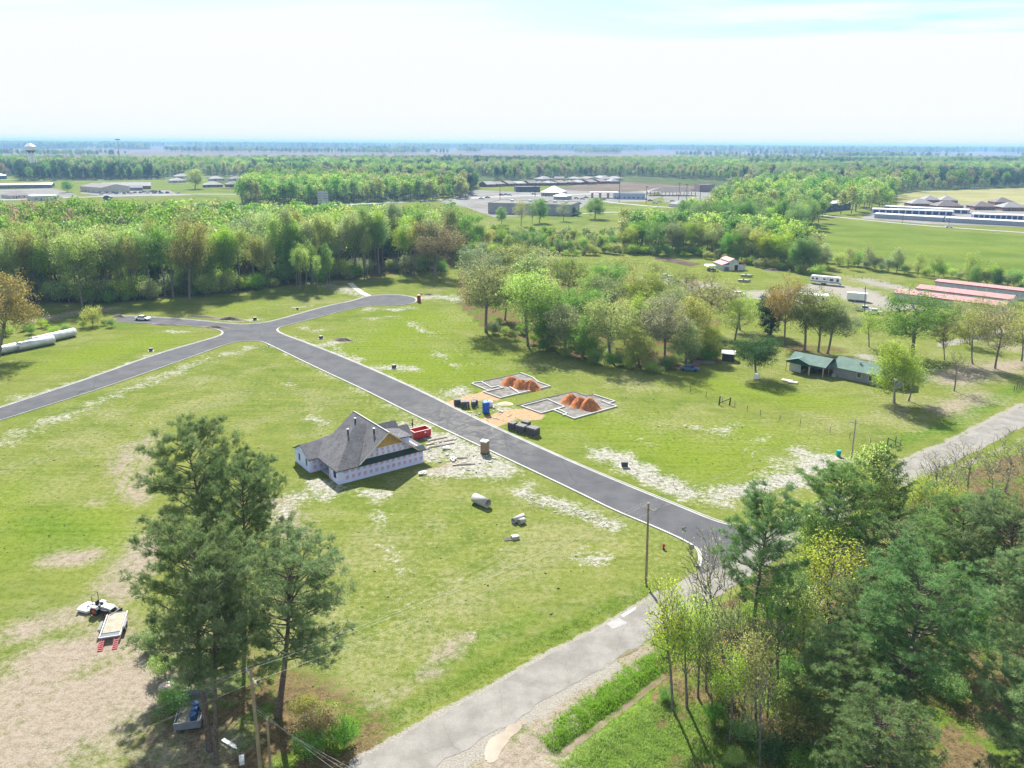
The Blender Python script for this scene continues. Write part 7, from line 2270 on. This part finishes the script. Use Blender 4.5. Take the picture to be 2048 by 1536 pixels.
def scatter(name, pts, idx, scl, label):
    me = bpy.data.meshes.new(name)
    me.from_pydata([tuple(p) for p in pts], [], [])
    rng = np.random.default_rng(len(pts))
    for nm, ty, val in (('pick', 'INT', idx), ('scl', 'FLOAT', scl), ('rot', 'FLOAT', rng.uniform(0, 6.28, len(pts)))):
        a = me.attributes.new(nm, ty, 'POINT')
        a.data.foreach_set('value', np.asarray(val, np.int32 if ty == 'INT' else np.float32))
    o = bpy.data.objects.new(name, me)
    COL.objects.link(o)
    ng = bpy.data.node_groups.new(name, 'GeometryNodeTree')
    ng.interface.new_socket('Geometry', in_out='INPUT', socket_type='NodeSocketGeometry')
    ng.interface.new_socket('Geometry', in_out='OUTPUT', socket_type='NodeSocketGeometry')
    N_ = ng.nodes.new
    gi, go, iop, ci = N_('NodeGroupInput'), N_('NodeGroupOutput'), N_('GeometryNodeInstanceOnPoints'), N_('GeometryNodeCollectionInfo')
    ci.inputs['Collection'].default_value = LIBCOL
    ci.inputs['Separate Children'].default_value = True
    ci.inputs['Reset Children'].default_value = True
    at = {}
    for nm, ty in (('pick', 'INT'), ('scl', 'FLOAT'), ('rot', 'FLOAT')):
        n = N_('GeometryNodeInputNamedAttribute')
        n.data_type = ty
        n.inputs['Name'].default_value = nm
        at[nm] = next(s for s in n.outputs if s.enabled and s.name == 'Attribute')
    cx = N_('ShaderNodeCombineXYZ')
    L = ng.links.new
    L(at['rot'], cx.inputs[2])
    L(gi.outputs[0], iop.inputs['Points'])
    L(ci.outputs[0], iop.inputs['Instance'])
    iop.inputs['Pick Instance'].default_value = True
    L(at['pick'], iop.inputs['Instance Index'])
    L(cx.outputs[0], iop.inputs['Rotation'])
    L(at['scl'], iop.inputs['Scale'])
    L(iop.outputs[0], go.inputs[0])
    md = o.modifiers.new('scatter', 'NODES')
    md.node_group = ng
    return tag(o, label, None, None, 'stuff')


def fill(polys, spacing, rng, holes=()):
    """jittered points inside ground polygons given in picture pixels"""
    out = []
    for pix in polys:
        pl = [G(*p) for p in pix]
        x0, x1, y0, y1 = min(p.x for p in pl), max(p.x for p in pl), min(p.y for p in pl), max(p.y for p in pl)
        xs, ys = np.meshgrid(np.arange(x0, x1, spacing), np.arange(y0, y1, spacing))
        xs = xs.ravel() + rng.uniform(-.45, .45, xs.size) * spacing
        ys = ys.ravel() + rng.uniform(-.45, .45, ys.size) * spacing
        m = in_poly(xs, ys, pl)
        m &= np.abs(xs) < ys * .78 + 60
        out.append(np.stack([xs[m], ys[m], np.zeros(m.sum())], 1))
    p = np.concatenate(out)
    for h in holes:
        pl = [G(*q) for q in h]
        p = p[~in_poly(p[:, 0], p[:, 1], pl)]
    return p


def kinds(p, rng, w, clump=90.0):
    """patchy mixture so that like trees stand together"""
    n = len(p)
    s = np.sin(p[:, 0] / clump + 1.3) + np.sin(p[:, 1] / clump * .8 + .4) + np.sin((p[:, 0] + p[:, 1]) / clump * .53) + rng.normal(size=n) * .9
    order = np.clip((s + 3) / 6, 0, .999)
    cw = np.cumsum(w) / np.sum(w)
    return np.searchsorted(cw, order)


frng = np.random.default_rng(77)
W_ALL = [2, 3, 2.2, 2.4, 2, 1.4, 1.5, 1.5]
deep = fill([[(-140, 628), (0, 601), (100, 590), (220, 592), (330, 583), (470, 573), (560, 561), (690, 538), (760, 532), (905, 520), (930, 490), (760, 482), (560, 480), (330, 478), (100, 478), (-200, 485)]], 7.5, frng)
scatter('deep_wood', deep, kinds(deep, frng, [4, 3, 1.5, .8, 4, .9, 0, 0], 40), frng.uniform(.78, 1.18, len(deep)), 'depths of the big spring-green wood on the left')
belt_l = fill([[(905, 494), (1000, 494), (1110, 500), (1235, 497), (1235, 484), (1110, 484), (960, 480), (905, 482)]], 6, frng)
scatter('belt_thicket', belt_l, kinds(belt_l, frng, [3, 3, 2, 1.5, 3, .6, 0, 0], 30), frng.uniform(.32, .52, len(belt_l)), 'low thicket behind the left part of the tree belt')
belt = fill([[(1240, 497), (1400, 501), (1480, 514), (1630, 537), (1620, 505), (1400, 480), (1245, 480)], [(1360, 456), (1500, 458), (1630, 456), (1640, 444), (1500, 440), (1370, 442)]], 7.5, frng)
scatter('belt_wood', belt, kinds(belt, frng, [3, 3, 2, 1.5, 3, .6, .2, .2], 30), frng.uniform(.6, 1.0, len(belt)), 'inner mass of the tree belt and copse beyond the meadow')
mid = fill([[(480, 412), (500, 372), (640, 352), (900, 352), (960, 378), (940, 398), (800, 402), (640, 408), (560, 413)]], 9.5, frng)
scatter('highway_wood', mid, kinds(mid, frng, [2, 2.5, 2, 1.5, 1.5, 1, 2.2, 2], 60), frng.uniform(.65, 1.2, len(mid)), 'mixed wood with dark pines beyond the highway')
town_holes = [[(560, 341.5), (720, 339.5), (715, 333.5), (565, 335.5)], [(1250, 344.5), (1420, 345.5), (1410, 338.5), (1260, 338.5)], [(1690, 352.5), (1860, 352.5), (1850, 344.5), (1700, 344.5)], [(80, 336.5), (300, 338.5), (300, 332.5), (90, 330.5)], [(860, 340.5), (980, 341.5), (980, 335.5), (870, 335.5)], [(1900, 362.5), (2100, 362.5), (2100, 355.5), (1910, 355.5)], [(150, 391), (335, 388), (500, 380), (500, 351), (330, 353), (150, 357)], [(-80, 405), (170, 398), (130, 354), (-80, 354)], [(960, 386), (1450, 390), (1560, 378), (1500, 368), (1260, 360), (1250, 352), (1080, 356), (960, 366)], [(1800, 410), (1800, 384), (2048, 374), (2400, 370), (2400, 420)], [(1625, 430), (1710, 424), (1705, 408), (1625, 412)], [(1440, 385), (1640, 365), (1640, 355), (1540, 366)]]
far1 = fill([[(-200, 398), (-200, 326), (300, 330), (700, 326), (1200, 326), (1600, 326), (2300, 322), (2300, 372), (2048, 374), (1800, 384), (1780, 414), (1700, 428), (1640, 440), (1420, 432), (1440, 400), (1560, 368), (1260, 352), (1000, 362), (960, 352), (480, 352), (330, 353), (150, 356), (140, 353), (-80, 354)]], 12.5, frng, town_holes)
far1 = far1[~in_poly(far1[:, 0], far1[:, 1], [G(*q) for q in [(480, 412), (500, 372), (640, 352), (900, 352), (960, 378), (940, 398), (800, 402), (640, 408), (560, 413)]])]
scatter('far_wood', far1, kinds(far1, frng, W_ALL, 120), frng.uniform(.55, 1.2, len(far1)), 'wide woods stretching beyond the town')
pine_row = fill([[(40, 362), (330, 358), (325, 352), (40, 353)], [(700, 352), (860, 350), (860, 344), (700, 345)], [(1490, 345), (1760, 340), (1760, 333), (1500, 337)], [(500, 352), (640, 348), (640, 342), (500, 344)], [(1900, 338), (2060, 336), (2060, 330), (1900, 331)]], 10.5, frng)
scatter('pine_belt', pine_row, frng.choice([6, 7, 6, 7, 6, 7, 1, 3], len(pine_row)), frng.uniform(.6, 1.25, len(pine_row)), 'dark pine belts before the far woods')
belts = []
for y0, x0, x1, th in [(318, -300, 260, 1.6), (309, 330, 900, .8), (306, 720, 960, .9), (304, -300, 300, 1.5), (306, 1150, 1240, 1.0), (302, 1000, 2300, .8), (312, 1650, 1900, 2.6), (300, 200, 1500, .7), (298, -300, 2400, .7), (296, -300, 2400, .6), (294.2, -300, 2400, .5), (292.6, -400, 2500, .4), (291.3, -400, 2500, .3), (316, 1420, 1640, .6), (311, 1350, 1480, .5), (314, 1900, 2300, .8), (308, 1500, 1660, .4)]:
    tilt = 0.0063
    belts.append(fill([[(x0, y0 + (x0 - 1024) * tilt), (x1, y0 + (x1 - 1024) * tilt), (x1, y0 - th + (x1 - 1024) * tilt), (x0, y0 - th + (x0 - 1024) * tilt)]], 22 if y0 > 303 else (34 if y0 > 296 else 60), frng))
belts_p = np.concatenate(belts)
keep = np.sin(belts_p[:, 0] / 310 + belts_p[:, 1] / 900) + np.sin(belts_p[:, 0] / 127 + 2) + frng.normal(size=len(belts_p)) * .5 > -.75
belts_p = belts_p[keep]
dist_ = np.hypot(belts_p[:, 0], belts_p[:, 1])
scatter('horizon_belts', belts_p, frng.integers(1, 8, len(belts_p)), frng.uniform(.9, 1.2, len(belts_p)) * np.clip(dist_ / 3200, 1.0, 2.2), 'tree belts between the far fields up to the horizon')

# ------------------------------------------------------------------ tall grass tufts beside road and ditch
def tufts(name, polys, n, h, col, label, seed, spread=.5):
    rng = np.random.default_rng(seed)
    P = []
    for pix in polys:
        pl = [G(*p) for p in pix]
        x0, x1, y0, y1 = min(p.x for p in pl), max(p.x for p in pl), min(p.y for p in pl), max(p.y for p in pl)
        xs, ys = rng.uniform(x0, x1, n * 3), rng.uniform(y0, y1, n * 3)
        m = in_poly(xs, ys, pl)
        Q = np.stack([xs[m], ys[m]], 1)[:n]
        P.append(Q + rng.normal(size=Q.shape) * spread)
    P = np.concatenate(P)
    P3 = np.concatenate([P, -.75 * np.exp(-(seg_dist(P[:, 0], P[:, 1], DITCH) / 1.1) ** 2)[:, None] - .06], 1)
    B = 7
    c = np.repeat(P3, B, 0)
    m = len(c)
    c[:, :2] += rng.normal(size=(m, 2)) * .10
    d = np.concatenate([rng.normal(size=(m, 2)) * .45, np.ones((m, 1))], 1)
    patch = .35 + .65 * np.clip(.5 + .5 * np.sin(c[:, :1] * 1.9 + np.sin(c[:, 1:2] * 1.3) * 1.4) * np.cos(c[:, 1:2] * 1.6 + c[:, :1] * .5), 0, 1)
    hh = h * rng.uniform(.5, 1.3, (m, 1)) * patch
    w = rng.normal(size=(m, 3)) * [1, 1, 0]
    w = w / np.linalg.norm(w, axis=1, keepdims=True) * .035
    V = np.stack([c - w, c + w, c + d * hh], 1)
    me = raw_mesh(name, V.reshape(-1, 3), np.arange(m * 3).reshape(m, 3), 3, leaf_mat(name + '_blades', False, col, .6, .4), rng.random(m))
    o = bpy.data.objects.new(name, me)
    COL.objects.link(o)
    tag(o, label, None, None, 'stuff')


tufts('ditch_grass', [[(1080, 1480), (1120, 1440), (1280, 1322), (1350, 1285), (1330, 1330), (1300, 1372), (1190, 1452), (1105, 1500)]], 6500, .30, (0.27, .44, .06), 'lush tall grass on the ditch bank beside the county road', 31)
tufts('meadow_grass', [[(1110, 1536), (1210, 1450), (1340, 1390), (1480, 1450), (1540, 1536)]], 5200, .34, (0.26, .39, .075), 'bright weedy grass between ditch and right thicket', 32)
tufts('verge_grass', [[(690, 1500), (850, 1400), (1050, 1290), (1300, 1160), (1320, 1178), (1100, 1300), (900, 1412), (720, 1512)]], 4200, .12, (0.24, .30, .055), 'mown verge grass along the county road', 33, 1.0)
tufts('undergrowth', [[(1350, 1330), (1500, 1180), (1700, 1070), (1900, 1000), (2048, 960), (2048, 1300), (1800, 1536), (1450, 1536), (1330, 1420)]], 7000, .5, (0.15, .23, .045), 'weedy undergrowth on the floor of the right foreground wood', 34)

# ------------------------------------------------------------------ haze
k = NT('haze_air')
pv = k.n('ShaderNodeVolumePrincipled')
pv.inputs['Color'].default_value = (0.36, 0.64, 1.0, 1)
pv.inputs['Density'].default_value = 0.00013
pv.inputs['Anisotropy'].default_value = 0.0
k.t.links.new(pv.outputs[0], k.out.inputs['Volume'])
hz_o = MB().span((-21500, -300, -3), (21500, 21500, 75)).build('haze', k.m)
tag(hz_o, 'pale blue air over the whole plain', None, None, 'stuff')
